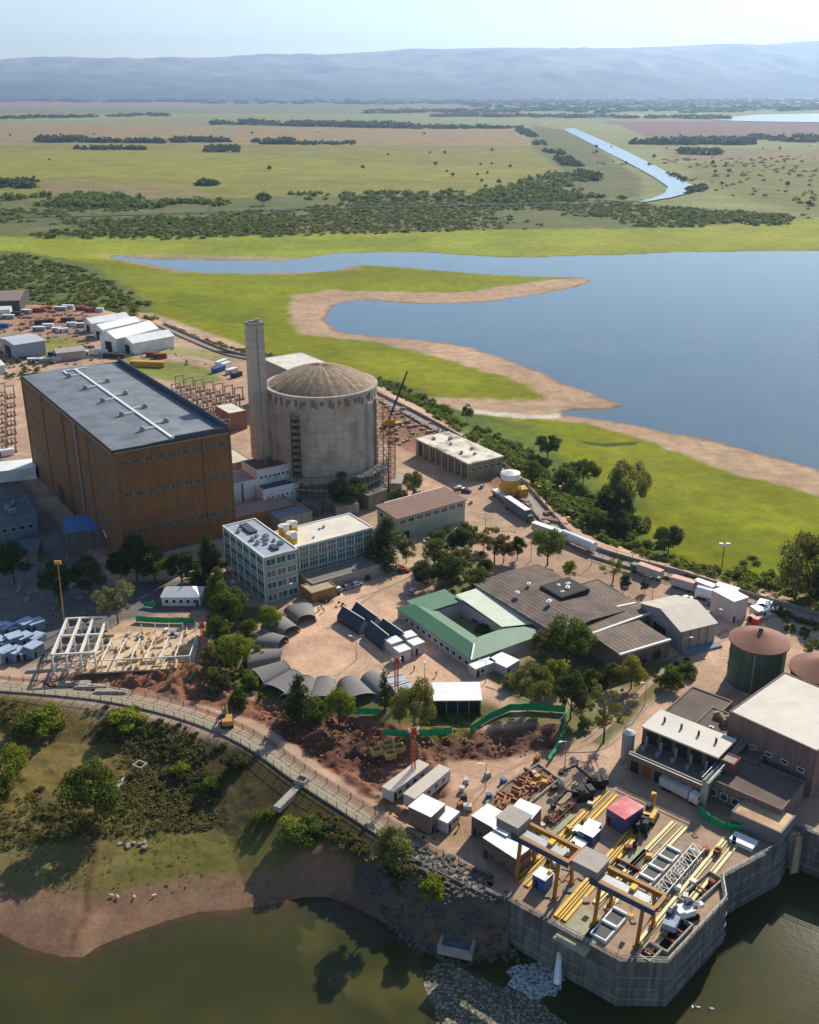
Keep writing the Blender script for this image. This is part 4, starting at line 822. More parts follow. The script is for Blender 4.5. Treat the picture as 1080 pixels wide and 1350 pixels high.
def gantry(px, z, an, label, span, s=1.0):
    p = W(px[0], px[1], z); r = thing('gantry_crane', label, 'crane', (p[0], p[1], 0), an); h = z-1.0
    part(MB().box(-1, span+1, 0, .8, h, h+1.0).box(-1, span+1, 4.6, 5.4, h, h+1.0).box(span+.4, span+1.2, .8, 4.6, h, h+1), 'girder', crane_b, r)
    part(MB().box(-1, span+1, -.25, -.02, h-.3, h+1.0), 'side_plate', cblue, r); part(MB().box(0, span-1, 1.0, 2.9, h+.7, h+.85), 'walkway', steel, r)
    part(MB().box(-5, .2, .3, 5.2, h+.4, h+2.6), 'machine_house', mat('house_grey', hx('8a8580'), .7, .1), r); part(MB().box(-5.2, .4, .1, 5.4, h+2.6, h+2.8), 'machine_roof', mat('house_roof', hx('a39a90'), .7, .1), r)
    for x in (1.0, span-1.4):
        for y, yy in ((.4, -.6), (5.0, 6.0)): part(MB().tube((x, y, h), (x, yy, .8), .42, 4).box(x-.5, x+.5, yy-.9, yy+.9, .45, .95), 'leg', crane_b, r)
        part(MB().tube((x, -.2, 3.2), (x, 5.6, 3.2), .2, 4), 'brace', crane_b, r)
    part(MB().box(span*.55, span*.55+1.1, 1.9, 3.4, h+.95, h+1.5).tube((span*.6, 2.7, h), (span*.6, 2.7, 3.6), .07, 4).box(span*.6-.4, span*.6+.4, 2.3, 3.1, 2.8, 3.6), 'hoist', yl, r); return r
gantry((680, 1101), 10.5, R_(-40), 'ochre gantry crane nearer the white portable offices, rear one of the two', 11.5)
gantry((784, 1160), 10.0, R_(-39), 'ochre gantry crane at the front corner of the deck over the screens', 11.5)
gl = mat('pale_slab', hx('9d9a7c'), .8, .2, .6)
# ---- rack of grey stop gates and steel trusses lying on the deck
def gates(px, px2, nn, label):
    a, an, ln = lin(px, px2); r = thing('stop_gate_rack', label, 'rack', (a[0], a[1], .04), an); part(ring4(MB(), 0, ln, -1.7, 1.7, 0, .9, .3), 'frame', white, r)
    for i in range(nn): part(MB().box(ln*i/nn+.5, ln*(i+1)/nn-.5, -1.35, 1.35, .05, .8), 'gate', mat('gate_grey', hx('4c5050'), .7, .3), r); part(MB().box(ln*(i+1)/nn-.45, ln*(i+1)/nn+.1, -1.6, 1.6, .1, 1.3), 'cross_beam', white, r)
gates((840, 1174), (888, 1124), 4, 'white framed rack of dark gates lying between the cream tracks')
gates((788, 1240), (818, 1206), 2, 'white framed pair of dark gates under the front gantry crane')
def truss(px, px2, label, m, s=1.0, h=2.0):
    a, an, ln = lin(px, px2); r = thing('steel_truss', label, 'truss', (a[0], a[1], .05), an); mb = MB()
    for y in (-s, s):
        for z in (.1, h): mb.tube((0, y, z), (ln, y, z), .13, 4)
    k = int(ln/1.6)
    for i in range(k+1):
        x = ln*i/k; mb.tube((x, -s, .1), (x, -s, h), .09, 4); mb.tube((x, s, .1), (x, s, h), .09, 4); mb.tube((x, -s, h), (x, s, h), .08, 4)
        if i < k: mb.tube((x, -s, .1), (x+ln/k, -s, h), .07, 4); mb.tube((x, s, h), (x+ln/k, s, .1), .07, 4); mb.tube((x, -s, h), (x+ln/k, s, h), .06, 4)
    part(mb, 'lattice', m, r); m2 = MB()
    for i in range(0, k, 2): m2.box(ln*i/k+.2, ln*i/k+1.2, -s*.6, s*.6, .1, .8+.5*(i % 3))
    t = part(m2, 'load', mat('mixed_gear', hx('6e6862'), .8, .4, 1.2), r); t['kind'] = 'stuff'
truss((868, 1186), (920, 1126), 'grey steel lattice cage lying beside the white framed gate rack', steel, 1.3)
truss((856, 1196), (900, 1148), 'thin white lattice beam beside the grey lattice cage', white, .35, .8)
truss((727, 1088), (755, 1062), 'rusty lattice boom lying on the pavement by the tracks', rust, .9, 1.4)
truss((672, 1128), (724, 1080), 'low rusty steel lattice behind the rear gantry crane', rust, .5, .9)
A = thing('deck_slab', 'pale green concrete slab with dark grating between the gantry cranes', 'slab', (*W(764, 1234), .04), G5); part(MB().box(-4, 7, -3.5, 3.5, 0, .35), 'slab', gl, A); part(MB().box(0, 3.6, -2.2, -.8, .35, .42).box(3.5, 5, .8, 1.8, .35, .42), 'grating', dark, A)
A = thing('deck_slab', 'pale green concrete slab beside the black excavator on the deck', 'slab', (*W(832, 1136), .04), G5); part(MB().box(-3, 5, -1.6, 1.6, 0, .3), 'slab', gl, A)
A = thing('deck_slab', 'long pale green strip slab between rear crane and yellow track', 'slab', (*W(735, 1093), .04), G5); part(MB().box(-8, 6, -.9, .9, 0, .3), 'slab', gl, A)
for i, (q, ld) in enumerate((((810, 1163), 'dark pit with rusty frame beside the front crane machine house'),)):
    A = thing('pit', ld, 'pit', (*W(*q), .04), G5); part(MB().box(0, 6, -3, 3, 0, .08), 'well_dark_plate', _M['well_dark'], A); part(ring4(MB(), 0, 6, -3, 3, 0, .8, .3).box(2.8, 3.1, -2.7, 2.7, .4, .8), 'curb', rust, A)
# ---- containers, site offices
red = mat('red_paint', hx('a83236'), .5, .15, .6); blue = mat('blue_paint', hx('3a5a94'), .5, .15, .6); lil = mat('lilac_white', hx('b9b5b4'), .5, .1, .5); orange = mat('orange_paint', hx('d4572e'), .5, .1)
def box_thing(name, label, cat, px, an, w_, l_, h, m, roofm=None, z=0, group=None, loc=None, feat='door', nw=2):
    p = loc or W(px[0], px[1], z); r = thing(name, label, cat, (p[0], p[1], z), an, group)
    part(MB().box(-w_/2, w_/2, -l_/2, l_/2, .12, h-.1).box(-w_/2+.1, w_/2-.1, -l_/2+.1, l_/2-.1, 0, .12), 'body', m, r); part(MB().box(-w_/2-.08, w_/2+.08, -l_/2-.08, l_/2+.08, h-.1, h), 'roof', roofm or whitemetal, r)
    part(MB().box(-w_/2+.5, -w_/2+1.4, -l_/2-.04, -l_/2+.1, .2, 2.2), 'door', dark, r)
    for i in range(nw): part(MB().box(-w_/2+2+i*(w_-2.4)/max(1, nw), -w_/2+3+i*(w_-2.4)/max(1, nw), -l_/2-.04, -l_/2+.1, 1.1, 2.0), 'window', glass, r)
    return r
def along(name, label, cat, p1, p2, z, l_, h, m, roofm=None, zb=0, **k):
    """p1->p2: the near upper edge"""
    a, an, ln = lin(p1, p2, zb+z); c = (a[0]+math.cos(an)*ln/2-math.sin(an)*l_/2, a[1]+math.sin(an)*ln/2+math.cos(an)*l_/2)
    return box_thing(name, label, cat, None, an, ln, l_, h, m, roofm, zb, loc=c, **k)
along('site_office', 'long white portable office nearest the perimeter fence, left of its twin', 'portable office', (518, 1044), (566, 1008), 3, 3.2, 3, lil, mat('beige_roof', hx('c0b4a6'), .6, .1), nw=4)
along('site_office', 'long white portable office on the right of its twin, beside the open yard', 'portable office', (547, 1053), (594, 1014), 3, 3.2, 3, lil, _M['beige_roof'], nw=4)
along('site_office', 'brown sided cabin with bright white square roof by the perimeter fence', 'portable office', (568, 1077), (587, 1060), 5, 6, 5, mat('cabin_brown', hx('7e685c'), .8, .1))
along('site_office', 'little white and blue cabin right of the square roofed cabin', 'portable office', (590, 1085), (606, 1070), 3, 3.5, 3, lil)
along('site_office', 'tall brown sided portable office with long white roof behind the rear gantry crane', 'portable office', (686, 1097), (714, 1064), 6.2, 5.2, 6.2, mat('cabin_mauve', hx('6b5750'), .8, .1))
along('site_office', 'white roofed portable office crowded with roof units, joined to the tall one', 'portable office', (622, 1075), (652, 1092), 5, 5.5, 5, _M['cabin_mauve'])
along('site_office', 'L shaped arm of white roofed portable office along the fence', 'portable office', (637, 1104), (680, 1132), 5, 5.0, 5, _M['cabin_mauve'])
along('site_office', 'short white roofed portable office behind the L shaped arm', 'portable office', (650, 1092), (668, 1102), 5.4, 6.0, 5.4, _M['cabin_mauve'])
GW = 'white containers in the paved yard'
for i, (a, b, t) in enumerate((((527, 860), (542, 855), 'front left'), ((546, 851), (560, 846), 'front right'), ((516, 849), (531, 844), 'rear left'), ((536, 841), (550, 837), 'rear right'))):
    along('container', 'white container %s of the block of four in the paved yard' % t, 'container', a, b, 3.6, 3.4, 3.6, lil, nw=0, group=GW)
along('container', 'white container touching the front corner of the green roofed building', 'container', (627, 882), (654, 872), 3, 3.2, 3, lil, nw=1)
along('container', 'white container set apart right of the green roofed building', 'container', (668, 880), (685, 870), 3, 6.5, 3, lil, nw=0)
along('container', 'red and purple topped blue container on the intake deck', 'container', (800, 1065), (824, 1080), 4.2, 6.5, 4.2, mat('navy_purple', hx('4b4a72'), .5, .1), mat('crimson_top', hx('c03a52'), .5, .3, .8, dirt=('e0b8b8', .7)), nw=0)
for q, an, w_, l_, h, m, t in (((776, 1107), -40, 3.6, 3.2, 2.6, _M['navy_purple'], 'small blue bin in front of the red topped container'), ((762, 1118), -40, 3, 2.4, 1.6, lil, 'small white topped crate between the yellow tracks'), ((765, 1104), -40, 2.8, 2.6, 2, steel, 'small grey crate behind the white topped crate'), ((781, 1095), -40, 3, 2.4, 1.8, steel, 'small grey crate touching the red topped container'), ((715, 1168), -40, 3, 3, 3.2, blue, 'white topped blue cabinet under the rear gantry crane')):
    box_thing('crate', t, 'crate', q, R_(an), w_, l_, h, m, nw=0)
box_thing('crate', 'bright white flat box lying left of the guard house', 'crate', (980, 1113), R_(-40), 5, 3, 1.2, white, nw=0)
# the four dark gabled tents and the light tents
nav = mat('navy_tarpaulin', hx('39404d'), .6, .1, .5, spec=.4)
def tent(p1, p2, wd, hh, hs, label, m, name='tent', grp=None, z=None):
    a, an, ln = lin(p1, p2, hh); r = thing(name, label, 'tent', (a[0], a[1], 0), an, grp); w2 = wd/2; mb = MB()
    for s in (-1, 1): mb._slab([(0, s*w2, hs), (ln, s*w2, hs), (ln, 0, hh), (0, 0, hh)], .08); mb.box(0, ln, s*w2-.05, s*w2+.05, 0, hs)
    part(mb, 'canopy', m, r)
    for x in (.05, ln-.05): g = MB(); g.face([(x, -w2, 0), (x, w2, 0), (x, w2, hs), (x, 0, hh), (x, -w2, hs)]); part(g, 'end_panel', mat('grey_panel', hx('8a8686'), .7, .1), r)
    part(MB().tube((0, 0, hh+.1), (ln, 0, hh+.1), .14, 4), 'ridge', whitemetal, r); return r  # pale strip paints the sunlit edge along the ridge
GT = 'dark gabled tents in the paved yard'
tent((452, 799), (481, 817), 4.4, 4.4, 1.8, 'dark navy gabled tent nearest the office block, front row', nav, grp=GT)
tent((489, 819), (513, 838), 4.4, 4.4, 1.8, 'dark navy gabled tent in front row closest to the white containers', nav, grp=GT)
tent((470, 793), (497, 813), 4.5, 4.6, 1.6, 'dark navy gabled tent in the back row nearest the office block', nav, grp=GT)
tent((505, 815), (531, 833), 4.5, 4.6, 1.6, 'dark navy gabled tent in the back row facing the green roof', nav, grp=GT)
tent((509, 893), (532, 888), 3.6, 3.4, 2.4, 'small white peaked tent beside the slim cypress, left one', whitemetal); tent((517, 905), (541, 898), 3.6, 3.4, 2.4, 'small white peaked tent in front of its neighbour by the bushy tree', whitemetal)
# the arc of vaulted canopies
fab = mat('grey_fabric', hx('7a7572'), .75, .08, .4, dirt=('6d6864', .5)); CC = W(432, 868)
cb_ = MB(); fr_ = MB(); n_ = 12
def vp(u, t, ln=9.0):
    a = math.pi*u/n_; wd = 3.2+1.5*t; return (-math.cos(a)*wd, -t*ln, math.sin(a)**.7*(2.9-.5*t)+.1)
for k in range(6):
    for i in range(n_): cb_.face([vp(i, k/6), vp(i+1, k/6), vp(i+1, (k+1)/6), vp(i, (k+1)/6)])
def arch_(k):
    m_ = MB()
    for i in range(n_): m_.tube(vp(i, k/6), vp(i+1, k/6), .12, 4)
    q = m_.mesh('arch_frame'); q.materials.append(steel); return q
frm = [arch_(0), arch_(6)]
cbm = cb_.mesh('canopy'); cbm.materials.append(fab); import bmesh; b_ = bmesh.new(); b_.from_mesh(cbm); bmesh.ops.remove_doubles(b_, verts=b_.verts, dist=.01); b_.to_mesh(cbm); b_.free(); cbm.polygons.foreach_set("use_smooth", [True]*len(cbm.polygons))
arc = [((404, 822), 'pale vaulted canopy at the upper end of the arc, next to the office block'), ((384, 838), 'second vaulted canopy from the office block end of the arc'), ((373, 853), 'third vaulted canopy from the office block end of the arc'), ((371, 870), 'vaulted canopy at the leftmost point of the arc'), ((378, 885), 'vaulted canopy just below the leftmost one of the arc'), ((391, 896), 'vaulted canopy left of the dark pointed tree'),
       ((407, 903), 'vaulted canopy half hidden by the dark pointed tree'), ((428, 904), 'vaulted canopy just right of the dark pointed tree'), ((459, 904), 'vaulted canopy behind the bright green tree in the arc'), ((486, 898), 'vaulted canopy at the lower right end of the arc')]
for (q, lb) in arc:
    p = W(*q); an = math.atan2(CC[1]-p[1], CC[0]-p[0])
    t = thing('vaulted_canopy', lb, 'canopy', (p[0], p[1], 0), an-math.pi/2, 'vaulted canopies round the paved yard'); put('canopy', cbm, None, t); [put('arch_frame', q_, None, t) for q_ in frm]
# ---- vehicles
tyre = mat('tyre', (.02, .02, .02), .9, .1)
def wheels(r, xs, w_, rad=.35):
    me = MB(); 
    for x in xs:
        for s in (-1, 1):
            m_ = MB(); m_.tube((x, s*w_-.13*s, rad), (x, s*w_+.1*s, rad), rad, 10); part(m_, 'wheel', tyre, r)
def car(px, an, label, m, group='cars parked inside the plant'):
    p = W(*px); r = thing('parked_car', label, 'car', (p[0], p[1], .0), an, group)
    b = MB(); b.box(-2.1, 2.1, -.85, .85, .3, .85); b.prism([(-1.5, -.8), (1.0, -.8), (1.0, .8), (-1.5, .8)], .85, 1.45, [(-1.1, -.7), (.5, -.7), (.5, .7), (-1.1, .7)]); part(b, 'body', m, r)
    g = MB(); g.prism([(-1.52, -.82), (1.02, -.82), (1.02, .82), (-1.52, .82)], .95, 1.3, [(-1.25, -.75), (.72, -.75), (.72, .75), (-1.25, .75)]); part(g, 'window', glass, r)
    for s in (-1, 1): part(MB().box(2.05, 2.13, s*.6-.15, s*.6+.15, .5, .7), 'headlight', white, r)
    wheels(r, (-1.3, 1.3), .8); return r
silver = mat('silver_paint', hx('a9adb0'), .3, .08, 1, metal=.4); navyc = mat('navy_paint', hx('27324a'), .3, .1); 
for i, (q, an, m, t) in enumerate((((447, 779), 30, white, 'white car first in the row below the dark annex roof'), ((459, 776), 30, silver, 'silver car second in the row below the dark annex roof'), ((470, 772), 30, white, 'white car last in the row below the dark annex roof'), ((441, 784), 30, navyc, 'dark car at the left end of the row by the ochre hut'),
        ((484, 762), 100, navyc, 'dark blue car parked behind the row, under the conifer'), ((510, 752), 60, white, 'white van like car in front of the tall conifer'), ((532, 754), 10, red, 'red car in the street by the white tents'), ((543, 782), 70, silver, 'silver car just behind the green roof corner'), ((606, 645), -20, white, 'white car beside the brown roofed laboratory'), ((615, 649), -25, navyc, 'dark car next to the white one by the laboratory'),
        ((824, 773), 90, silver, 'silver car by the little dark shrub near the trailers'), ((938, 797), 10, silver, 'silver car left of the white container row'), ((905, 791), 10, white, 'white car at the left of the two near the trailers'), ((925, 789), -30, white, 'white car between the small white van and tall white container'), ((566, 714), 30, white, 'white car under the trees below the laboratory'))):
    car(q, R_(an), t, m)
def truck(p1, p2, label, cabm, boxm, h=3.6, roofm=None, tank=False, cat='truck', name='truck'):
    a, an, ln = lin(p1, p2); r = thing(name, label, cat, (a[0], a[1], 0), an)
    part(MB().box(ln-2.2, ln, -1.15, 1.15, .7, 2.9), 'cab', cabm, r); part(MB().box(ln-.5, ln+.04, -1.0, 1.0, 1.9, 2.6), 'windscreen', glass, r); part(MB().box(0, ln-.5, -.5, .5, .7, 1.0), 'chassis', dsteel, r)
    if tank:
        m_ = MB(); m_.tube((.2, 0, 2.2), (ln-2.6, 0, 2.2), 1.3, 16); part(m_, 'tank', boxm, r)
    else: part(MB().box(0, ln-2.5, -1.25, 1.25, 1.0, h), 'cargo_box', boxm, r); part(MB().box(-.05, ln-2.45, -1.3, 1.3, h, h+.1), 'roof', roofm or whitemetal, r)
    wheels(r, (1.2, 2.4, ln-1.4), 1.05, .5); return r
def trailer(p1, p2, label, m, roofm=None, h=3.6, rnd=False):
    a, an, ln = lin(p1, p2); r = thing('trailer', label, 'trailer', (a[0], a[1], 0), an)
    if rnd: m_ = MB(); m_.tube((0, 0, 2.3), (ln, 0, 2.3), 1.75, 16); part(m_, 'tank', m, r)
    else: part(MB().box(0, ln, -1.3, 1.3, .9, h), 'body', m, r); part(MB().box(-.05, ln+.05, -1.35, 1.35, h, h+.12), 'roof', roofm or whitemetal, r)
    part(MB().box(.5, ln-.5, -.5, .5, .6, .9), 'chassis', dsteel, r); wheels(r, (1.5, 2.8, ln-1.5), 1.05, .5); return r
pinkr = mat('faded_red_top', hx('c98d7c'), .6, .2)
trailer((742, 712), (783, 729), 'long rounded white tank trailer right of the round tree by the perimeter road', whitemetal, rnd=True); trailer((703, 700), (740, 713), 'white trailer partly hidden behind the round green tree', lil)
truck((652, 652), (690, 680), 'long grey flatbed lorry parked below the yellow silo', silver, mat('grey_load', hx('7d7c80'), .7, .3), 2.4); truck((668, 668), (700, 690), 'box lorry with dark green cab ahead of the silo lorry', mat('green_cab', hx('2d6b52'), .5, .1), mat('grey_box', hx('6f6c70'), .6, .1), 4.4)
truck((872, 766), (833, 752), 'articulated lorry with dark green cab and faded red top', _M['green_cab'], lil, 3.6, pinkr); trailer((885, 772), (915, 781), 'white trailer with faded red top behind the green cabbed lorry', lil, pinkr)
trailer((916, 777), (941, 786), 'white trailer third in the line along the perimeter road', lil); trailer((943, 783), (972, 791), 'white trailer at the right end of the line along the road', lil)
trailer((918, 787), (946, 795), 'rounded white trailer in front of the line of trailers', whitemetal, rnd=True)
along('container', 'long white container between rounded trailer and the tall white one', 'container', (944, 789), (975, 799), 3.5, 5, 3.5, lil, nw=0); along('container', 'tall white container with bright roof and long shadow near the green tank', 'container', (968, 793), (987, 787), 7.5, 9, 7.5, lil, nw=0)
along('container', 'small red skip below the tall white container', 'container', (986, 812), (999, 817), 2, 3, 2, orange, red, nw=0); along('container', 'white cabin behind the red skip', 'container', (1000, 806), (1016, 803), 3, 4, 3, lil, nw=1)
along('container', 'low white container right of the tall white one', 'container', (997, 797), (1014, 801), 3, 5, 3, lil, nw=1)
truck((872, 1036), (922, 1062), 'pale open lorry parked in the shade below the pumphouse', white, lil, 3.0, lil)
# mobile crane with a raised black boom beside the dome, and the black machines on the deck
A = thing('mobile_crane', 'mobile crane with a raised dark lattice boom right of the reactor dome', 'crane', (*W(515, 562), 0), R_(20)); wheels(A, (-3, -1, 2, 4), 1.1, .6); part(MB().box(-4.5, 5.5, -1.3, 1.3, .8, 1.8).box(-2.5, 1.5, -1.5, 1.5, 1.8, 3.6), 'body', yellow, A); mb = MB()
for s in ((-.4, -.4), (.4, -.4), (.4, .4), (-.4, .4)): mb.tube((-1+s[0], s[1], 3), (10+s[0]*.5, 4+s[1]*.5, 25), .1, 4)
for i in range(14): t = i/14; t2 = (i+1)/14; mb.tube((-1+11*t-.4, 4*t-.4, 3+22*t), (-1+11*t2+.4, 4*t2-.4, 3+22*t2), .07, 4).tube((-1+11*t+.4, 4*t+.4, 3+22*t), (-1+11*t2-.4, 4*t2+.4, 3+22*t2), .07, 4)
mb.tube((-1, 0, 3), (10, 4, 25), .3, 5); part(mb, 'boom', mat('boom_black', hx('2a2626'), .6, .1), A)
blk = mat('black_machine', hx('2e2c2b'), .7, .3, 1.0)
def digger(px, an, label, bm_, arm1, arm2, h=2.6):
    r = thing('excavator', label, 'excavator', (*W(*px), .05), R_(an))
    for s in (-1, 1): part(MB().box(-2, 2, s*1.2-.35, s*1.2+.35, 0, .8), 'track', tyre, r)
    part(MB().box(-2.2, 1.2, -1.3, 1.3, .9, 2.2).box(-2.6, -1.2, -1.2, 1.2, 1.2, 2.5), 'body', bm_, r); part(MB().box(0, 1.4, .3, 1.3, 2.2, 3.2), 'cab', glass, r)
    part(MB().tube((1, 0, 1.6), arm1, .32, 5), 'boom', bm_, r); part(MB().tube(arm1, arm2, .24, 5).box(arm2[0]-.5, arm2[0]+.5, arm2[1]-.5, arm2[1]+.5, arm2[2]-.6, arm2[2]+.3), 'arm', bm_, r); return r
digger((786, 1036), 180, 'black crane truck with a white arm reaching left on the pavement', blk, (5, 0, 5.5), (8.5, .5, 4.2)); digger((846, 1095), -110, 'black excavator standing on the deck beside the red topped container', blk, (3.2, 0, 5), (6.5, -.5, 1.2)); digger((857, 1080), 60, 'black and yellow excavator behind its neighbour on the deck', yellow, (3, 0, 4.5), (5, 1, 3))
A = digger((768, 1052), 200, 'black machine lying along the yellow track with rusty booms', blk, (4, 0, 3), (8, 1, .8))
digger((300, 955), 100, 'small dark digger working on the red earth heap', mat('tan_machine', hx('b98a4a'), .6, .2), (3, 0, 4), (5, .5, 1.5))
A = digger((885, 1222), 60, 'blue and white machine standing by the long screen well', mat('bluewhite', hx('8795a8'), .6, .3), (2, 0, 3.6), (3.5, 0, 2)); digger((905, 1208), 20, 'small pale machine on the rubble by the square well', white, (2, 0, 3), (3, 0, 2))
# ---- left: steel frame building under construction
fs = mat('white_steel', hx('dcd6ce'), .6, .1, .8); sr = thing('building_skeleton', 'white steel building frame under construction over a sunlit slab', 'building frame', (*W(72, 889), 0), R_(6)); mb = MB(); m2 = MB()
FW, FL = 38, 21
part(MB().box(6, FW, -1, FL, .0, .5), 'slab', mat('sunny_slab', hx('c9b294'), .9, .25, .5, dirt=('8c735a', .8)), sr)
for i in range(4):
    x = i*3.8
    for y in (0, FL*.5, FL): mb.tube((x, y, 0), (x, y, 6.2), .34, 4)
    mb.tube((x, 0, 6.2), (x, FL, 6.2), .36, 4); mb.tube((x, 0, 5.0), (x, FL, 5.0), .14, 4)
    for j in range(8): mb.tube((x, FL*j/8, 5 if j % 2 else 6.2), (x, FL*(j+1)/8, 6.2 if j % 2 else 5), .1, 4)
for y in (0, FL*.5, FL): mb.tube((0, y, 6.2), (11.4, y, 6.2), .34, 4); mb.tube((0, y, 3.2), (11.4, y, 3.2), .14, 4); mb.tube((0, y, 0), (11.4, y, 6.2), .1, 4)
part(mb, 'frame', fs, sr)
for i in range(7):
    x = 13+i*4; m2 = MB().tube((x, 0, 0), (x, 0, 3.6), .2, 4); m2.tube((x, 0, 3.6), (x+1, FL*.55, 3.6), .2, 4); m2.tube((x+1, FL*.55, 0), (x+1, FL*.55, 3.6), .2, 4); part(m2, 'column_frame', fs, sr); part(MB().tube((x, FL, 0), (x, FL, 3), .18, 4), 'column', fs, sr)
part(MB().tube((13, 0, 3.6), (37, 0, 3.6), .2, 4), 'tie_beam', fs, sr); m3 = MB(); rr_ = random.Random(5)
for i in range(70): x = rr_.uniform(7, FW-2); y = rr_.uniform(0, FL-1); m3.rbox(x, y, rr_.choice((.05, 1.6, .7)), rr_.uniform(.6, 5), rr_.uniform(.2, .6), .5, .5+rr_.uniform(.15, 1.1))
t = part(m3, 'building_material', mat('timber', hx('c4a680'), .9, .3, 1), sr); t['kind'] = 'stuff'
for i, (q, an, ln) in enumerate((((35, 885), 8, 12), ((75, 903), 4, 9), ((100, 906), 0, 9), ((125, 912), -2, 9), ((55, 872), 20, 8))):
    A = thing('panel_stack', 'row of pale concrete panels stacked by the perimeter road below the steel frame', 'panel stack', (*W(*q), 0), R_(an), 'pale panels stacked below the steel frame'); part(MB().box(0, ln, -1, 1, 0, .4).box(.5, ln-.5, -.8, .8, .4, .7), 'panel', conc, A)
# ---- left: heap of wrapped crates, the blue of the shade put into their colour
GB = 'pale wrapped crates stacked at the left edge'
for i in range(15):
    x = -6+(i % 5)*13+(i*7 % 4); y = 872-(i//5)*17-(i % 5)*2
    box_thing('wrapped_crate', 'pale wrapped crate in the shaded stack at the left edge', 'crate', (x, y), R_(40+(i*13 % 30)), 4.4, 3.8, 2.4+(i*5 % 3)*.6, mat('wrap_blue_shade', hx('77828e'), .5, .2, .8), mat('wrap_top_blue_shade', hx('9fb0c4'), .5, .2, .9), group=GB, nw=0)
box_thing('container', 'white container in full sun at the left edge above the perimeter road', 'container', (2, 872), R_(60), 7, 3, 3, white, nw=0)
# ---- bright green nets
net = mat('green_netting', hx('1f9a5f'), .7, .15, .8)
def netting(pts, label, h=2.0, sag=.3):
    P = Wn(pts); r = thing('green_netting', label, 'netting', (*P[0], 0)); mb = MB(); m2 = MB()
    for i in range(len(P)-1):
        a, b = P[i], P[i+1]; k = max(1, int(math.dist(a, b)/1.5)); d = Vector((b[0]-a[0], b[1]-a[1])).normalized(); nn = Vector((-d.y, d.x))*.35
        for j in range(k):
            f0, f1 = j/k, (j+1)/k; q = lambda f, o, z: (a[0]+(b[0]-a[0])*f-P[0][0]+nn.x*o, a[1]+(b[1]-a[1])*f-P[0][1]+nn.y*o, z)
            w0 = .3*math.sin(j*1.9+i); w1 = .3*math.sin((j+1)*1.9+i)
            mb._slab([q(f0, -.1, .2), q(f1, -.1, .2), q(f1, w1, h), q(f0, w0, h)], .03); mb._slab([q(f0, w0, h), q(f1, w1, h), q(f1, w1+1.6, h*.8), q(f0, w0+1.6, h*.7)], .03)
        for j in range(0, k+1, 2): m2.tube(q(j/k, 0, 0), q(j/k, 0, h+.2), .06, 4)
    part(mb, 'net', net, r); part(m2, 'post', dsteel, r); return r
netting([(506, 970), (530, 972), (568, 971), (596, 968)], 'straight green netting fence below the bushy tree by the canopy building'); netting([(620, 967), (645, 950), (672, 938), (700, 937), (745, 940)], 'green netting fence climbing beside the deep shaded pit', 2.2)
netting([(745, 942), (742, 970), (730, 995), (722, 1008)], 'green netting running down the right side of the deep shaded pit'); netting([(405, 935), (450, 942), (500, 943)], 'green netting behind the bright green tree under the arc of canopies')
netting([(920, 1070), (935, 1084), (955, 1094), (982, 1097)], 'curved bright green netting in front of the brown flat roof', 1.8); netting([(180, 820), (215, 822), (255, 822)], 'green netting strip above the sunlit slab and steel frame'); netting([(190, 800), (206, 802)], 'short green net left of the small white house'); netting([(245, 763), (268, 758)], 'short green net above the small white house')
netting([(250, 900), (262, 886)], 'pale green roll of net lying on the red earth', 1.0)
# ---- lattice light masts
def mast(px, h, label, m, basket=orange):
    r = thing('lattice_mast', label, 'mast', (*W(*px), 0), .3); part(tower(MB(), 0, 0, .4, 0, h, 1.2, .06), 'lattice', m, r); part(MB().box(-1.1, 1.1, -1.1, 1.1, h, h+.3).box(-1.0, 1.0, -.1, .1, h+.3, h+1.4), 'platform', basket, r)
    for s in (-1, 1): part(MB().box(s*.9-.3, s*.9+.3, -.4, .3, h+.4, h+1.2), 'lamp', white, r)
redm = mat('mast_red', hx('a84a38'), .6, .1)
mast((523, 935), 14, 'red lattice light mast beside the white peaked tents', redm); mast((545, 1028), 13, 'red lattice light mast above the two long portable offices', redm); mast((270, 872), 11, 'red lattice light mast right of the sunlit slab', redm)
r = thing('lattice_mast', 'thin tan pole mast rising behind the white steel frame', 'mast', (*W(86, 830), 0)); part(MB().tube((0, 0, 0), (.6, 0, 22), .28, 6, .1).box(-.4, 1.6, -.3, .3, 21.6, 22.6), 'pole', mat('tan_mast', hx('c08a4c'), .6, .1), r)
r = thing('weather_mast', 'slim pole with twin white boxes in the green meadow beyond the perimeter road', 'mast', (*W(952, 745, -5), -6)); part(MB().tube((0, 0, 0), (0, 0, 8.5), .18, 6), 'pole', mat('wood_pole', hx('8a6a4a')), r); part(MB().box(-1.9, -.5, -.5, .5, 8.3, 9.4).box(.5, 1.9, -.5, .5, 8.3, 9.4).box(-1.6, 1.6, -.1, .1, 8.2, 8.4), 'instrument_box', white, r)
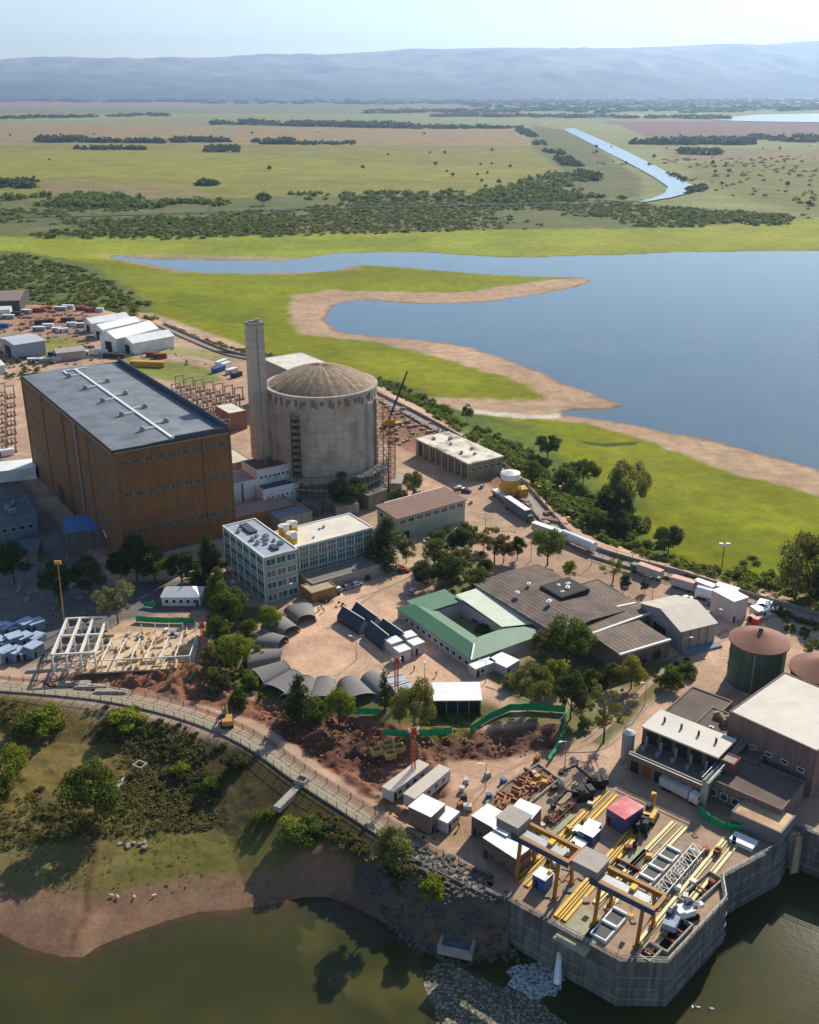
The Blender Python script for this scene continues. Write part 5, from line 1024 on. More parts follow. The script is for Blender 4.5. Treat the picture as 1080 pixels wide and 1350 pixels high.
# ---- rear yard clutter
GC = 'containers and machines crowded in the rear yard'; rr_ = random.Random(11)
cols = [('white', white), ('grey', steel), ('pale', lil), ('red', red), ('blue', blue), ('brown', rust), ('dark', dsteel)]
spots = [((52, 411), 3, 'red'), ((62, 409), 0, 'red'), ((108, 409), 6, 'red'), ((120, 411), 6, 'red'), ((55, 427), 20, 'dark'), ((66, 425), 0, 'brown'), ((3, 432), 0, 'blue'), ((95, 430), 4, 'white'), ((104, 427), 4, 'dark'), ((110, 431), 4, 'grey'), ((75, 437), 30, 'pale'), ((84, 438), 30, 'white'), ((64, 432), 10, 'white'), ((52, 436), 10, 'grey'), ((90, 424), 5, 'dark'), ((140, 447), -30, 'grey'), ((148, 450), -30, 'white'), ((72, 470), 5, 'dark'), ((70, 477), 10, 'pale'), ((58, 478), 10, 'grey'), ((45, 478), 10, 'pale'), ((100, 471), 0, 'dark'), ((122, 468), 0, 'white'), ((134, 467), 0, 'white'), ((147, 471), 0, 'dark'), ((158, 472), 0, 'dark'), ((202, 470), 0, 'brown'), ((212, 472), 0, 'brown'), ((288, 490), 60, 'blue'), ((298, 484), 60, 'white'), ((306, 492), 60, 'pale'), ((292, 481), 60, 'white'), ((312, 497), 60, 'dark'), ((35, 413), 0, 'grey'), ((22, 416), 0, 'dark'), ((12, 420), 0, 'grey'), ((80, 409), 0, 'grey'), ((90, 407), 0, 'pale'), ((130, 411), 0, 'pale'), ((8, 600), 30, 'white')]
for (q, an, cn) in spots:
    box_thing('container', {'red': 'dull red container on the bare red ground of the rear yard', 'dark': 'dark container among the clutter of the rear yard', 'brown': 'brown container among the clutter of the rear yard', 'blue': 'blue container in the rear yard behind the turbine hall', 'white': 'white container among the clutter of the rear yard', 'grey': 'grey container among the clutter of the rear yard', 'pale': 'pale container among the clutter of the rear yard'}[cn], 'container', q, R_(an+rr_.uniform(-6, 6)), rr_.uniform(6, 10), 2.8, 2.8, dict(cols)[cn], None if cn in ('white', 'pale', 'grey') else dict(cols)[cn], nw=0, group='%s containers in the rear yard' % cn)
A = along('container', 'long bright yellow machine body in the yard right behind the turbine hall', 'container', (171, 476), (216, 478), 3, 4, 3, yellow, yellow, nw=0)
# ---- switchyards
sw = MB(); sw.box(-.25, .25, -.25, .25, 0, 6).box(4.2, 4.7, -.25, .25, 0, 6).box(-.4, 4.9, -.3, .3, 6, 6.6); swm = sw.mesh('portal'); swm.materials.append(mat('cream_concrete', hx('b5a28a'), .9, .15))
ins = MB()
for x in (.5, 2.2, 4): ins.cyl(x, -1.6, .25, 0, 2.6, 8).cyl(x, -1.6, .12, 2.6, 4.0, 6).box(x-.5, x+.5, -2.2, -1.0, 0, .8)
inm = ins.mesh('insulator'); inm.materials.append(mat('porcelain', hx('7b5a4a'), .3, .1))
def bay(px, grp, lb):
    r = thing('switchgear_bay', lb, 'switchgear', (*W(*px), 0), G1, grp); put('portal', swm, None, r); put('insulator', inm, None, r)
for j in range(5):
    for i in range(7): bay((222+i*13+j*1.5-j*6+10, 511+i*3.2+j*11-i*.5), 'switchgear bays between turbine hall and vent stack', 'concrete portal switchgear bay in the yard between turbine hall and vent stack')
for j in range(7):
    for i in range(2): bay((-4+i*12, 522+i*3+j*12), 'switchgear bays left of the turbine hall', 'concrete portal switchgear bay at the left edge beside the turbine hall')
# ---- perimeter roads and fences
cob = mat('cobble_verge', hx('9c9079'), .95, .4, 1.6, bump=.6); road_m = mat('asphalt', hx('9d9186'), .9, .15, .5)
def ribbon(name, pts, w_, m, z=.02, zl=0):
    P = Wn(pts, zl); mb = MB(); a = offs(P, -w_/2); b = offs(P, w_/2)
    for i in range(len(P)-1): mb.face([(*a[i], z), (*a[i+1], z), (*b[i+1], z), (*b[i], z)] )
    return struct(mb, name, m)
def dense(pts, k=6):
    out = []
    for i in range(len(pts)-1):
        p0 = pts[max(0, i-1)]; p1, p2 = pts[i], pts[i+1]; p3 = pts[min(len(pts)-1, i+2)]
        for j in range(k):
            t = j/k; out.append(tuple(.5*((2*p1[c])+(-p0[c]+p2[c])*t+(2*p0[c]-5*p1[c]+4*p2[c]-p3[c])*t*t+(-p0[c]+3*p1[c]-3*p2[c]+p3[c])*t**3) for c in (0, 1)))
    return out+[pts[-1]]
FR = dense([(-60, 896), (0, 906), (60, 911), (150, 921), (250, 945), (330, 979), (400, 1027), (480, 1078), (560, 1129), (645, 1172)])
ribbon('road_front_verge', FR, 3.6, cob, .03); ribbon('road_front_track', [(x+6, y-12) for x, y in FR], 1.6, mat('worn_track', hx('8a6f5c'), .95, .2, .8), .024)
RR = dense([(210, 428), (250, 446), (300, 466), (350, 476), (430, 492), (520, 535), (560, 556), (600, 579), (650, 611), (685, 643), (715, 677), (742, 706), (780, 728), (830, 744), (900, 763), (980, 789), (1040, 806), (1080, 818), (1200, 850)])
ribbon('road_perimeter', RR, 5.0, road_m, .03); 
YR = dense([(150, 462), (230, 468), (290, 480), (320, 492)]); ribbon('road_rear_yard', YR, 4.5, mat('dusty_road', hx('a8957c'), .9, .15), .035); ribbon('road_scrub', dense([(215, 452), (280, 462), (330, 470)]), 3, _M['dusty_road'], .03)
def fence(pts, label, h, m, off=0, panel=None, step=5.0):
    P = Wn(pts); P = offs(P, off); r = thing('perimeter_fence', label, 'fence', (*P[0], 0)); o = P[0]; acc = 0; mb = MB(); posts = []
    for i in range(len(P)-1):
        a, b = P[i], P[i+1]; A_ = (a[0]-o[0], a[1]-o[1]); B = (b[0]-o[0], b[1]-o[1])
        for z in (h*.5, h): mb.tube((*A_, z), (*B, z), .04, 4)
        L_ = math.dist(a, b)
        while acc < L_: posts.append((A_[0]+(B[0]-A_[0])*acc/L_, A_[1]+(B[1]-A_[1])*acc/L_)); acc += step
        acc -= L_
        if panel: d = Vector((B[0]-A_[0], B[1]-A_[1])).normalized(); n_ = Vector((-d.y, d.x))*.12; mb.prism([(A_[0]-n_.x, A_[1]-n_.y), (B[0]-n_.x, B[1]-n_.y), (B[0]+n_.x, B[1]+n_.y), (A_[0]+n_.x, A_[1]+n_.y)], -.5, panel)
    part(mb, 'rail', m, r); pm_ = MB().box(-.08, .08, -.08, .08, -.4, h+.15).mesh('post'); pm_.materials.append(m)
    for q in posts[:100]: put('post', pm_, None, r, (q[0], q[1], 0))
fence(FR, 'wall topped fence along the outer edge of the perimeter road above the near bank', 1.8, dconc, 2.2, .5, 3.2)
fence([(x+5, y-8) for x, y in FR], 'wire fence along the inner edge of the near perimeter road', 1.5, dsteel, -.6, None, 4)
fence(RR, 'pale wall topped fence on the meadow side of the rear perimeter road', 2.2, mat('pale_wall', hx('9a8a80'), .9, .2), -3.2, 1.3, 6)
fence(RR, 'low fence on the plant side of the rear perimeter road', 2.0, mat('brown_rail', hx('8d7b70'), .9, .2), 3.2, .8, 6)
# ---- earthworks bits
A = thing('timber_forms', 'yellow timber formwork boxes standing on the red earth', 'formwork', (*W(510, 1003), 0), .4)
for x, y in ((0, 0), (3, 1.5), (1, 4), (-2.5, 2.5)): part(ring4(MB(), x, x+2.6, y, y+2.2, 0, 1.5, .25), 'timber_box', mat('form_timber', hx('c9a565'), .8, .2), A)
A = thing('foundation_works', 'excavated foundation with timber and rebar on the light pavement', 'foundation', (*W(690, 1045), 0), G5); P_ = [(-10, -4), (9, -5), (11, 4), (0, 6), (-9, 5)]; part(MB().prism([(x*1.0, y*.8) for x, y in P_], .0, .22), 'pit_floor', mat('grey_brown_soil', hx('7f6a58'), .95, .4, .8), A); mb = MB(); m2 = MB(); rr_ = random.Random(3)
for i in range(5): a, b = P_[i], P_[(i+1) % 5]; mb.tube((a[0], a[1]*.8, .4), (b[0], b[1]*.8, .4), .35, 5)
part(mb, 'curb', conc, A)
for i in range(60): m2.rbox(rr_.uniform(-8, 9), rr_.uniform(-3, 3), rr_.choice((0, 1.57, .4)), rr_.uniform(.5, 4), rr_.uniform(.15, .5), .2, .3+rr_.uniform(.1, .9))
t = part(m2, 'building_material', mat('orange_timber', hx('a5704c'), .9, .5, .7), A); t['kind'] = 'stuff'
def rubble(name, label, poly, n, m, s0, s1, seed, kind='stuff', zl=0.0):
    P = np.array(Wn(poly, zl)); rr = np.random.RandomState(seed); x = rr.uniform(P[:, 0].min(), P[:, 0].max(), n*4); y = rr.uniform(P[:, 1].min(), P[:, 1].max(), n*4); ok = sdist(x, y, P) < 0; x, y = x[ok][:n], y[ok][:n]; z = tz(x, y)
    mb = MB()
    for i in range(len(x)):
        s = rr.uniform(s0, s1); a = rr.uniform(0, 3.1); mb.rbox(x[i], y[i], a, s*rr.uniform(.6, 2.0), s, z[i]-.2, z[i]+s*rr.uniform(.3, .8))
    o = part(mb, name, m); tag(o, label, None, None, 'stuff'); return o
rubble('site_debris', 'scattered building debris', [(510, 530), (560, 552), (640, 606), (740, 695), (720, 700), (670, 640), (640, 600), (560, 570), (510, 600)], 200, mat('debris', hx('94786a'), .9, .5, .2), .5, 2.2, 4)
rubble('site_debris', 'scattered timber and blocks on the red earth', [(250, 890), (330, 925), (420, 940), (500, 960), (740, 965), (690, 1000), (590, 1000), (560, 1040), (480, 1030), (380, 975)], 420, mat('debris_red', hx('8a6654'), .9, .6, .2), .1, .45, 5)
rubble('site_debris', 'debris on the intake deck', [(690, 1170), (760, 1225), (830, 1262), (955, 1120), (900, 1090), (790, 1150), (730, 1130)], 150, mat('debris_grey', hx('8f8378'), .9, .4, .3), .3, 1.3, 6)
rubble('site_debris', 'rubble beside the screen wells', [(890, 1225), (915, 1200), (935, 1190), (925, 1215), (900, 1240)], 70, _M['debris_grey'], .3, 1.0, 7)
rubble('site_debris', 'small clutter of the rear yard', [(0, 415), (110, 405), (150, 440), (150, 478), (40, 485), (0, 480)], 200, _M['debris'], .8, 2.4, 8)
rubble('site_debris', 'clutter in the shaded yard by the turbine hall', [(0, 700), (120, 740), (150, 800), (80, 860), (0, 800)], 90, _M['debris_grey'], .4, 1.4, 9)
rubble('shore_stones', 'grey riprap stones on the bank below the intake', [(470, 1160), (560, 1150), (660, 1195), (720, 1235), (700, 1255), (610, 1262), (540, 1240)], 900, mat('riprap', hx('5e5a54'), .95, .35, .5), .2, .8, 10, zl=-7)
A = thing('rock_outcrop', 'grey flat rock outcrop on the meadow above the near beach', 'rock', (*W(172, 1110, -6), gz(*W(172, 1110, -6)))); rr_ = random.Random(9)
for i in range(9): part(MB().prism([(math.cos(t*1.05)*rr_.uniform(.3, 1.1)+rr_.uniform(-.2, .2), math.sin(t*1.05)*rr_.uniform(.3, .8)) for t in range(6)], -.3, rr_.uniform(.05, .3)), 'boulder', _M['debris_grey'], A).location = (rr_.uniform(-4, 4), rr_.uniform(-1.8, 1.8), 0)
# concrete slipway frame on the bank
A = thing('slipway', 'concrete framed slipway lying on the shaded bank below the road', 'slipway', (*W(608, 1225, -7), -7.6), R_(75)); part(ring4(MB(), -6, 6, -3.5, 3.5, -1, .9, .6), 'frame', conc, A); part(MB().box(-5.4, 5.4, -2.9, 2.9, -1, .5), 'floor', mat('teal_slab', hx('55646a'), .8, .2), A)
for i, (q, ln) in enumerate((((395, 1050), 9), ((180, 1010), 8))):
    p = W(*q, -3); A = thing('drain_outlet', ('concrete drain outlet with chute below the bend of the near road' if i == 0 else 'concrete drain chute right of the round tree on the bank'), 'drain', (p[0], p[1], gz(*p)+.1), R_(62)); part(MB().box(-ln, 0, -.9, .9, -1.2, .15), 'chute', conc, A); part(ring4(MB(), 0, 2.4, -1.4, 1.4, -1, 1.2, .3), 'headwall', conc, A)
# ---- outfall and foam
foam = mat('foam_water', hx('7f97a8'), .7, .5, .9, bump=.6); p0 = W(738, 1252, -6); mb = MB(); n_ = 10
for i in range(n_):
    t0, t1 = i/n_, (i+1)/n_; f = lambda t: (p0[0]-.6*t-.3, p0[1]-3.2*t-1.5, -5.0-(4.6*t*t)); mb.tube(f(t0), f(t1), .4+.4*t0, 8, .4+.4*t1)
A = thing('water_outfall', 'jet of pale water pouring from the intake wall into the dark cove', 'outfall', (0, 0, 0)); part(mb, 'jet', mat('jet_water', hx('e4ebf0'), .5, .2, 2), A); A['kind'] = 'stuff'
def foam_mat(nm='foam_sun_tone', c0=.40, c1=.62, cc=(.50, .45, .33, 1)):
    m = bpy.data.materials.new(nm); m.use_nodes = True; n = m.node_tree.nodes; L = m.node_tree.links; b = n["Principled BSDF"]; b.inputs["Roughness"].default_value = .5
    g = n.new("ShaderNodeNewGeometry"); t = n.new("ShaderNodeTexNoise"); t.inputs["Scale"].default_value = 1.5; t.inputs["Detail"].default_value = 9; t.inputs["Roughness"].default_value = .75; t.inputs["Distortion"].default_value = .3; L.new(g.outputs["Position"], t.inputs["Vector"])
    r = n.new("ShaderNodeValToRGB"); r.color_ramp.elements[0].position = c0; r.color_ramp.elements[0].color = (.05, .045, .02, 1); r.color_ramp.elements[1].position = c1; r.color_ramp.elements[1].color = cc; L.new(t.outputs["Fac"], r.inputs[0]); L.new(r.outputs[0], b.inputs["Base Color"])
    al = n.new("ShaderNodeMapRange"); al.inputs[1].default_value = .38; al.inputs[2].default_value = .66; al.inputs[4].default_value = .9; L.new(t.outputs["Fac"], al.inputs[0]); L.new(al.outputs[0], b.inputs["Alpha"]); return m
fmat = foam_mat()  # beige foam colour also carries the sunlight on the riffle
def blob(pts, name, label, z, m, seed=1):
    P = Wn(pts, WL); cxm = sum(p[0] for p in P)/len(P); cym = sum(p[1] for p in P)/len(P); Q = []
    for i in range(len(P)):
        a, b = P[i], P[(i+1) % len(P)]
        for j in range(6):
            t = j/6; x = a[0]+(b[0]-a[0])*t; y = a[1]+(b[1]-a[1])*t; s = 1+.16*(float(vn(np.array([x]), np.array([y]), 1.3, seed)[0])-.5)*2; Q.append((cxm+(x-cxm)*s, cym+(y-cym)*s, z))
    mb = MB(); mb.face(Q[::-1] if sum(Q[i-1][0]*Q[i][1]-Q[i][0]*Q[i-1][1] for i in range(len(Q))) < 0 else Q); tag(part(mb, name, m), label, None, None, 'stuff')
blob([(668, 1300), (672, 1278), (700, 1268), (735, 1272), (748, 1292), (738, 1312), (700, 1318)], 'foam', 'blue white foam churned up under the outfall', WL+.045, foam_mat('churned_foam', .28, .46, (.85, .90, .93, 1)), 2)
blob([(560, 1278), (600, 1270), (640, 1292), (700, 1312), (760, 1360), (780, 1400), (560, 1400), (575, 1330)], 'foam', 'pale foam on the cove with sunlight put into its colour', WL+.03, fmat, 5)
shoal = mat('shoal_weed', (.075, .068, .016), .3, .4, .25)
def shoal_m():
    m = bpy.data.materials.new('shoal_patch'); m.use_nodes = True; n = m.node_tree.nodes; L = m.node_tree.links; b = n["Principled BSDF"]; b.inputs["Base Color"].default_value = (.17, .14, .02, 1); b.inputs["Roughness"].default_value = .25
    g = n.new("ShaderNodeNewGeometry"); t = n.new("ShaderNodeTexNoise"); t.inputs["Scale"].default_value = .09; t.inputs["Detail"].default_value = 6; L.new(g.outputs["Position"], t.inputs["Vector"]); al = n.new("ShaderNodeMapRange"); al.inputs[1].default_value = .42; al.inputs[2].default_value = .72; al.inputs[4].default_value = .4; L.new(t.outputs["Fac"], al.inputs[0]); L.new(al.outputs[0], b.inputs["Alpha"]); return m
sm_ = shoal_m()
blob([(400, 1225), (430, 1215), (470, 1225), (520, 1240), (560, 1285), (600, 1350), (520, 1350), (460, 1320), (410, 1290), (390, 1250)], 'shoal', 'yellow weed shoal showing through the water', WL+.012, sm_, 8)
shl = [W(*q, WL) for q in [(-300,1180),(-60,1210),(0,1232),(40,1252),(80,1262),(110,1262),(130,1248),(160,1236),(210,1218),(260,1203),(310,1200),(360,1192),(400,1183),(430,1183),(460,1193),(490,1208),(520,1224),(545,1243)]]
for k, (w0, w1, cc, aa) in enumerate(((-2.0, 2.2, (.13, .055, .03), .6), (1.2, 6.5, (.07, .055, .018), .5))):
    m = bpy.data.materials.new('shallows_%s' % ('rust', 'silt')[k]); m.use_nodes = True; n = m.node_tree.nodes; L = m.node_tree.links; b = n["Principled BSDF"]; b.inputs["Base Color"].default_value = (*cc, 1); b.inputs["Roughness"].default_value = .3
    g = n.new("ShaderNodeNewGeometry"); t = n.new("ShaderNodeTexNoise"); t.inputs["Scale"].default_value = .35; t.inputs["Detail"].default_value = 7; L.new(g.outputs["Position"], t.inputs["Vector"]); al = n.new("ShaderNodeMapRange"); al.inputs[1].default_value = .35; al.inputs[2].default_value = .65; al.inputs[4].default_value = aa; L.new(t.outputs["Fac"], al.inputs[0]); L.new(al.outputs[0], b.inputs["Alpha"])
    a = offs(shl, w0); b_ = offs(shl, w1); mb = MB()
    for i in range(len(shl)-1): mb.face([(*b_[i], WL+.008+.004*k), (*b_[i+1], WL+.008+.004*k), (*a[i+1], WL+.008+.004*k), (*a[i], WL+.008+.004*k)])
    tag(part(mb, 'shallow_water', m), 'brownish shallow water along the near beach', None, None, 'stuff')
# ---- birds and people
bm_ = MB(); bm_.tube((-.5, 0, .75), (.45, 0, .9), .32, 8, .24).tube((.45, 0, .9), (.8, 0, 1.55), .1, 6, .07).tube((.8, 0, 1.55), (1.15, 0, 1.5), .09, 6, .03).tube((-.5, 0, .75), (-1.0, 0, .65), .25, 6, .05); bme = bm_.mesh('water_bird'); bme.materials.append(white)
lg = MB(); [lg.tube((0, s*.1, 0), (0, s*.1, .6), .04, 4) for s in (-1, 1)]; lgm = lg.mesh('leg'); lgm.materials.append(dsteel)
for q, sw_, lb in (((148, 1187), 0, 'white bird, leftmost of the two standing close together on the beach'), ((156, 1188), 0, 'white bird just right of the leftmost one on the beach'), ((178, 1187), 0, 'lone white bird in the middle of the near beach'), ((203, 1184), 0, 'white bird at the right end of those on the beach'), ((913, 1328), 1, 'white swan on the left of the pair on the water'), ((920, 1328), 1, 'white swan on the right of the pair on the water'), ((938, 1330), 1, 'white swan swimming alone to the right of the pair')):
    zl = WL if sw_ else -8.5; p = W(*q, zl); z = WL-.45 if sw_ else gz(*p); r = thing('white_bird', lb, 'bird', (p[0], p[1], z), q[0]*.7, 'white birds at the cove'); put('body', bme, None, r); r.scale = (.6, .6, .6)
    if not sw_: put('leg', lgm, None, r)
def person(px, an, label, shirt, trousers, pose=0.25):
    p = W(*px); r = thing('person', label, 'person', (p[0], p[1], .03), an)
    V = [(0,0,.95),(0,0,1.2),(0,0,1.42),(0,0,1.56),(.02,0,1.68),(0,.1,.9),(pose,.11,.5),(pose*.8-.05,.11,.06),(0,-.1,.9),(-pose*.5,-.11,.5),(-pose-.1,-.11,.06),(0,.2,1.4),(.06,.26,1.12),(.2,.25,.9),(0,-.2,1.4),(-.05,-.26,1.12),(.1,-.25,.92),(pose*.8+.1,.11,.03),(-pose+.05,-.11,.03)]
    E_ = [(0,1),(1,2),(2,3),(3,4),(0,5),(5,6),(6,7),(7,17),(0,8),(8,9),(9,10),(10,18),(2,11),(11,12),(12,13),(2,14),(14,15),(15,16)]
    R3 = [.15,.15,.16,.06,.11,.1,.075,.05,.1,.075,.05,.07,.05,.035,.07,.05,.035,.04,.04]
    me = bpy.data.meshes.new('body'); me.from_pydata(V, E_, []); o = put('body', me, mat('skin_tone', hx('9c7058'), .7), r); o.modifiers.new('skin', 'SKIN'); 
    for i, s in enumerate(me.skin_vertices[0].data if me.skin_vertices else []): s.radius = (R3[i], R3[i])
    o.modifiers.new('sub', 'SUBSURF').levels = 1
    part(MB().cyl(0, 0, .22, .98, 1.46, 12, .19), 'shirt', shirt, r); m_ = MB(); m_.tube((0, .1, 1.0), (pose, .11, .5), .13, 8, .1).tube((pose, .11, .5), (pose*.8-.05, .11, .1), .1, 8, .08).tube((0, -.1, 1.0), (-pose*.5, -.11, .5), .13, 8, .1).tube((-pose*.5, -.11, .5), (-pose-.1, -.11, .1), .1, 8, .08); part(m_, 'trousers', trousers, r)
    part(MB().cyl(.02, 0, .12, 1.72, 1.84, 10, .06), 'helmet', white, r)
for q, an, sh, tr, lb in (((406, 808), .3, orange, navyc, 'person in orange walking alone near the upper canopy'), ((420, 806), 1.2, white, navyc, 'person in white top, left of the small group in the yard'), ((424, 803), 2.0, navyc, dsteel, 'person in dark clothes, middle of the small group in the yard'), ((427, 807), 2.8, red, dsteel, 'person in red, right of the small group in the yard'), ((546, 884), .6, dsteel, dsteel, 'person in dark clothes walking past the four white containers'), ((575, 892), .9, dsteel, navyc, 'person in dark clothes behind the white roofed shelter'), ((605, 1085+8), .8, navyc, dsteel, 'person in dark blue beside the little white and blue cabin')):
    person(q, an, lb, sh, tr)

# ---- tyre marks, lamps, poles, pallets
tm = mat('tyre_mark', hx('a58972'), .9, .1)
for k, (cx_, cy_, r_, a0, a1) in enumerate(((440, 868, 9, -60, 70), (450, 864, 12, -40, 80))):
    c = W(cx_, cy_); m_ = MB()
    for s_ in (0, 1.5): m_.ring(c[0], c[1], r_+s_, r_+s_+.22, .004, .012, R_(a0), R_(a1), 40)
    tag(part(m_, 'tyre_marks', tm), 'faint curved tyre marks on the paved yard', None, None, 'stuff')
for k, pts in enumerate((((520, 760), (560, 740), (600, 690), (640, 660)), ((700, 1010), (790, 960), (880, 880), (960, 830)), ((690, 1020), (780, 975), (870, 890), (940, 850), (1000, 830)), ((600, 1060), (680, 1010), (740, 990)), ((430, 830), (500, 780), (560, 755)))):
    ribbon('road_wheel_path', dense(list(pts)), 1.3, tm, .012+.003*k)
def lamp(px, h, label, grp): 
    r = thing('street_lamp', label, 'street lamp', (*W(*px), 0), px[0]*.3, grp); part(MB().tube((0, 0, 0), (0, 0, h), .13, 6, .07).tube((0, 0, h), (1.6, 0, h+.4), .06, 5), 'pole', steel, r); part(MB().box(1.2, 2.2, -.2, .2, h+.3, h+.5), 'lamp_head', white, r)
for q in ((560, 752), (640, 700), (700, 690), (780, 745), (860, 790), (900, 870), (850, 930), (820, 1000), (745, 1010), (640, 1040), (560, 900), (470, 870), (640, 900), (940, 830), (1000, 830), (380, 800), (700, 740)): lamp(q, 7, 'slim grey street lamp standing in the open plant yard', 'street lamps in the plant yard')
GP = 'pallets and small crates lying about the yards'; rr_ = random.Random(77); pal = mat('pallet_wood', hx('b08a60'), .9, .3)
pm1 = MB(); [pm1.box(-.6, .6, y-.06, y+.06, .1, .14) for y in (-.4, -.2, 0, .2, .4)]; [pm1.box(x-.05, x+.05, -.5, .5, 0, .1) for x in (-.5, 0, .5)]; pm1 = pm1.mesh('pallet'); pm1.materials.append(pal); pm2 = MB().box(-.5, .5, -.4, .4, .14, 1.0).mesh('load'); 
for q in [(rr_.uniform(*a), rr_.uniform(*b)) for a, b, n in (((600, 680), (1010, 1080), 12), ((700, 740), (1000, 1050), 8), ((560, 640), (640, 700), 10), ((500, 560), (905, 925), 5), ((690, 760), (640, 690), 8), ((850, 900), (800, 860), 5), ((880, 960), (800, 830), 6), ((300, 340), (740, 790), 4), ((120, 250), (830, 850), 8), ((700, 800), (1060, 1150), 14), ((820, 950), (1120, 1200), 12)) for _ in range(n)]:
    r = thing('loaded_pallet', 'small wooden pallet with a wrapped load lying in the yards', 'pallet', (*W(*q), .05), rr_.uniform(0, 3), GP); r.scale = (1.3, 1.3, 1.3); put('pallet', pm1, None, r); o = put('load', pm2, white, r); o.material_slots[0].link = 'OBJECT'; o.material_slots[0].material = rr_.choice([white, lil, blue, rust, dsteel, steel, yellow, _M['orange_timber']])

def kerb(pts, label):
    P = Wn(dense(pts)); a = offs(P, -.18); b = offs(P, .18); mb = MB()
    for i in range(len(P)-1): mb.prism([a[i], a[i+1], b[i+1], b[i]], -.05, .13)
    struct(mb, 'pavement_kerb', conc)
kerb([(745, 992), (800, 985), (850, 935), (905, 893), (925, 872)], ''); kerb([(640, 905), (700, 925), (745, 950)], ''); kerb([(560, 770), (600, 740), (640, 705), (680, 700)], ''); kerb([(470, 790), (540, 760), (575, 720)], ''); kerb([(780, 740), (860, 765), (960, 793), (1020, 812)], '')
# ================================================================ TREES, SHRUBS, WOODS
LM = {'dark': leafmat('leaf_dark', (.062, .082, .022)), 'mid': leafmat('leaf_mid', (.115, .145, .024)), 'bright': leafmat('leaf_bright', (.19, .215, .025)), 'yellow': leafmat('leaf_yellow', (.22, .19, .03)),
      'olive': leafmat('leaf_olive', (.165, .165, .055)), 'brown': leafmat('leaf_brown', (.15, .115, .055)), 'grey': leafmat('leaf_grey', (.17, .17, .115))}
bark = mat('bark', hx('5a4a3c'), .95, .3, 2)
def crown_arrays(seed, kind, nl, leaf):
    """leaf quads on clumps through a unit-height tree (crown roughly .2 .. 1)"""
    r = np.random.RandomState(seed); C = []
    def add(x, y, z, s): C.append((x, y, z, s))
    if kind == 'round':
        for i in range(26):
            a = r.uniform(0, 6.28); u = r.uniform(-.7, 1); q = math.sqrt(max(0, 1-u*u))*r.uniform(.45, 1); add(.34*q*math.cos(a), .34*q*math.sin(a), .57+.34*u, r.uniform(.09, .16))
    elif kind == 'wide':
        for i in range(34):
            a = r.uniform(0, 6.28); q = r.uniform(.15, 1)**.7; add(.52*q*math.cos(a), .52*q*math.sin(a), .54+r.uniform(-.30, .36)*(1.2-q), r.uniform(.08, .17))
    elif kind == 'cone':
        for i in range(34):
            t = i/34; a = r.uniform(0, 6.28); q = (1-t)**.8*r.uniform(.3, 1)+.02; add(.21*q*math.cos(a), .21*q*math.sin(a), .14+.83*t, .045+.09*(1-t))
    elif kind == 'column':
        for i in range(24):
            t = i/24; a = r.uniform(0, 6.28); add(.05*math.cos(a), .05*math.sin(a), .1+.84*t, .05+.045*math.sin(math.pi*min(1, t+.2)))
    elif kind == 'sparse':
        for i in range(18):
            a = r.uniform(0, 6.28); q = r.uniform(.3, 1); add(.33*q*math.cos(a), .33*q*math.sin(a), r.uniform(.42, .95), r.uniform(.05, .10))
    elif kind == 'shrub':
        for i in range(14):
            a = r.uniform(0, 6.28); q = r.uniform(.0, 1); add(.55*q*math.cos(a), .55*q*math.sin(a), r.uniform(.2, .72)*(1.1-.5*q), r.uniform(.15, .26))
    C = np.array(C); w_ = C[:, 3]**2; w_ = w_/w_.sum(); k = r.choice(len(C), nl, p=w_)
    d = r.normal(size=(nl, 3)); d /= np.linalg.norm(d, axis=1)[:, None]; rad = r.uniform(.55, 1.08, nl)[:, None]
    P = C[k, :3]+d*rad*C[k, 3][:, None]*np.array([1, 1, .8])
    n = d+r.normal(size=(nl, 3))*.6; n /= np.linalg.norm(n, axis=1)[:, None]; u = np.cross(n, r.normal(size=(nl, 3))); u /= np.linalg.norm(u, axis=1)[:, None]; v = np.cross(n, u)
    s = (leaf*r.uniform(.6, 1.4, nl))[:, None]; V = np.stack([P-u*s-v*s*.6, P+u*s-v*s*.6, P+u*s*.8+v*s*.7, P-u*s*.7+v*s*.6], 1).reshape(-1, 3)
    return V, np.arange(nl*4).reshape(-1, 4), C
_T = {}
def tree_meshes(kind, seed):
    if (kind, seed) in _T: return _T[kind, seed]
    nl, leaf = {'round': (7500, .0135), 'wide': (9000, .0135), 'cone': (6000, .011), 'column': (2500, .010), 'sparse': (2400, .012), 'shrub': (2600, .031)}[kind]
    V, Fq, C = crown_arrays(seed, kind, nl, leaf); cm_ = np_mesh('crown', V, Fq); tb = MB(); rr = random.Random(seed)
    top = {'cone': .8, 'column': .8, 'shrub': .4}.get(kind, .5)
    tb.tube((0, 0, -.04), (.01, .01, top), .022, 7, .010)
    for c in C[::max(1, len(C)//10)]: tb.tube((0, 0, top*rr.uniform(.45, .9)), (c[0]*.85, c[1]*.85, c[2]), .010, 5, .003)
    tm_ = tb.mesh('trunk'); tm_.materials.append(bark); cm_.materials.append(LM['mid']); _T[kind, seed] = (cm_, tm_); return _T[kind, seed]
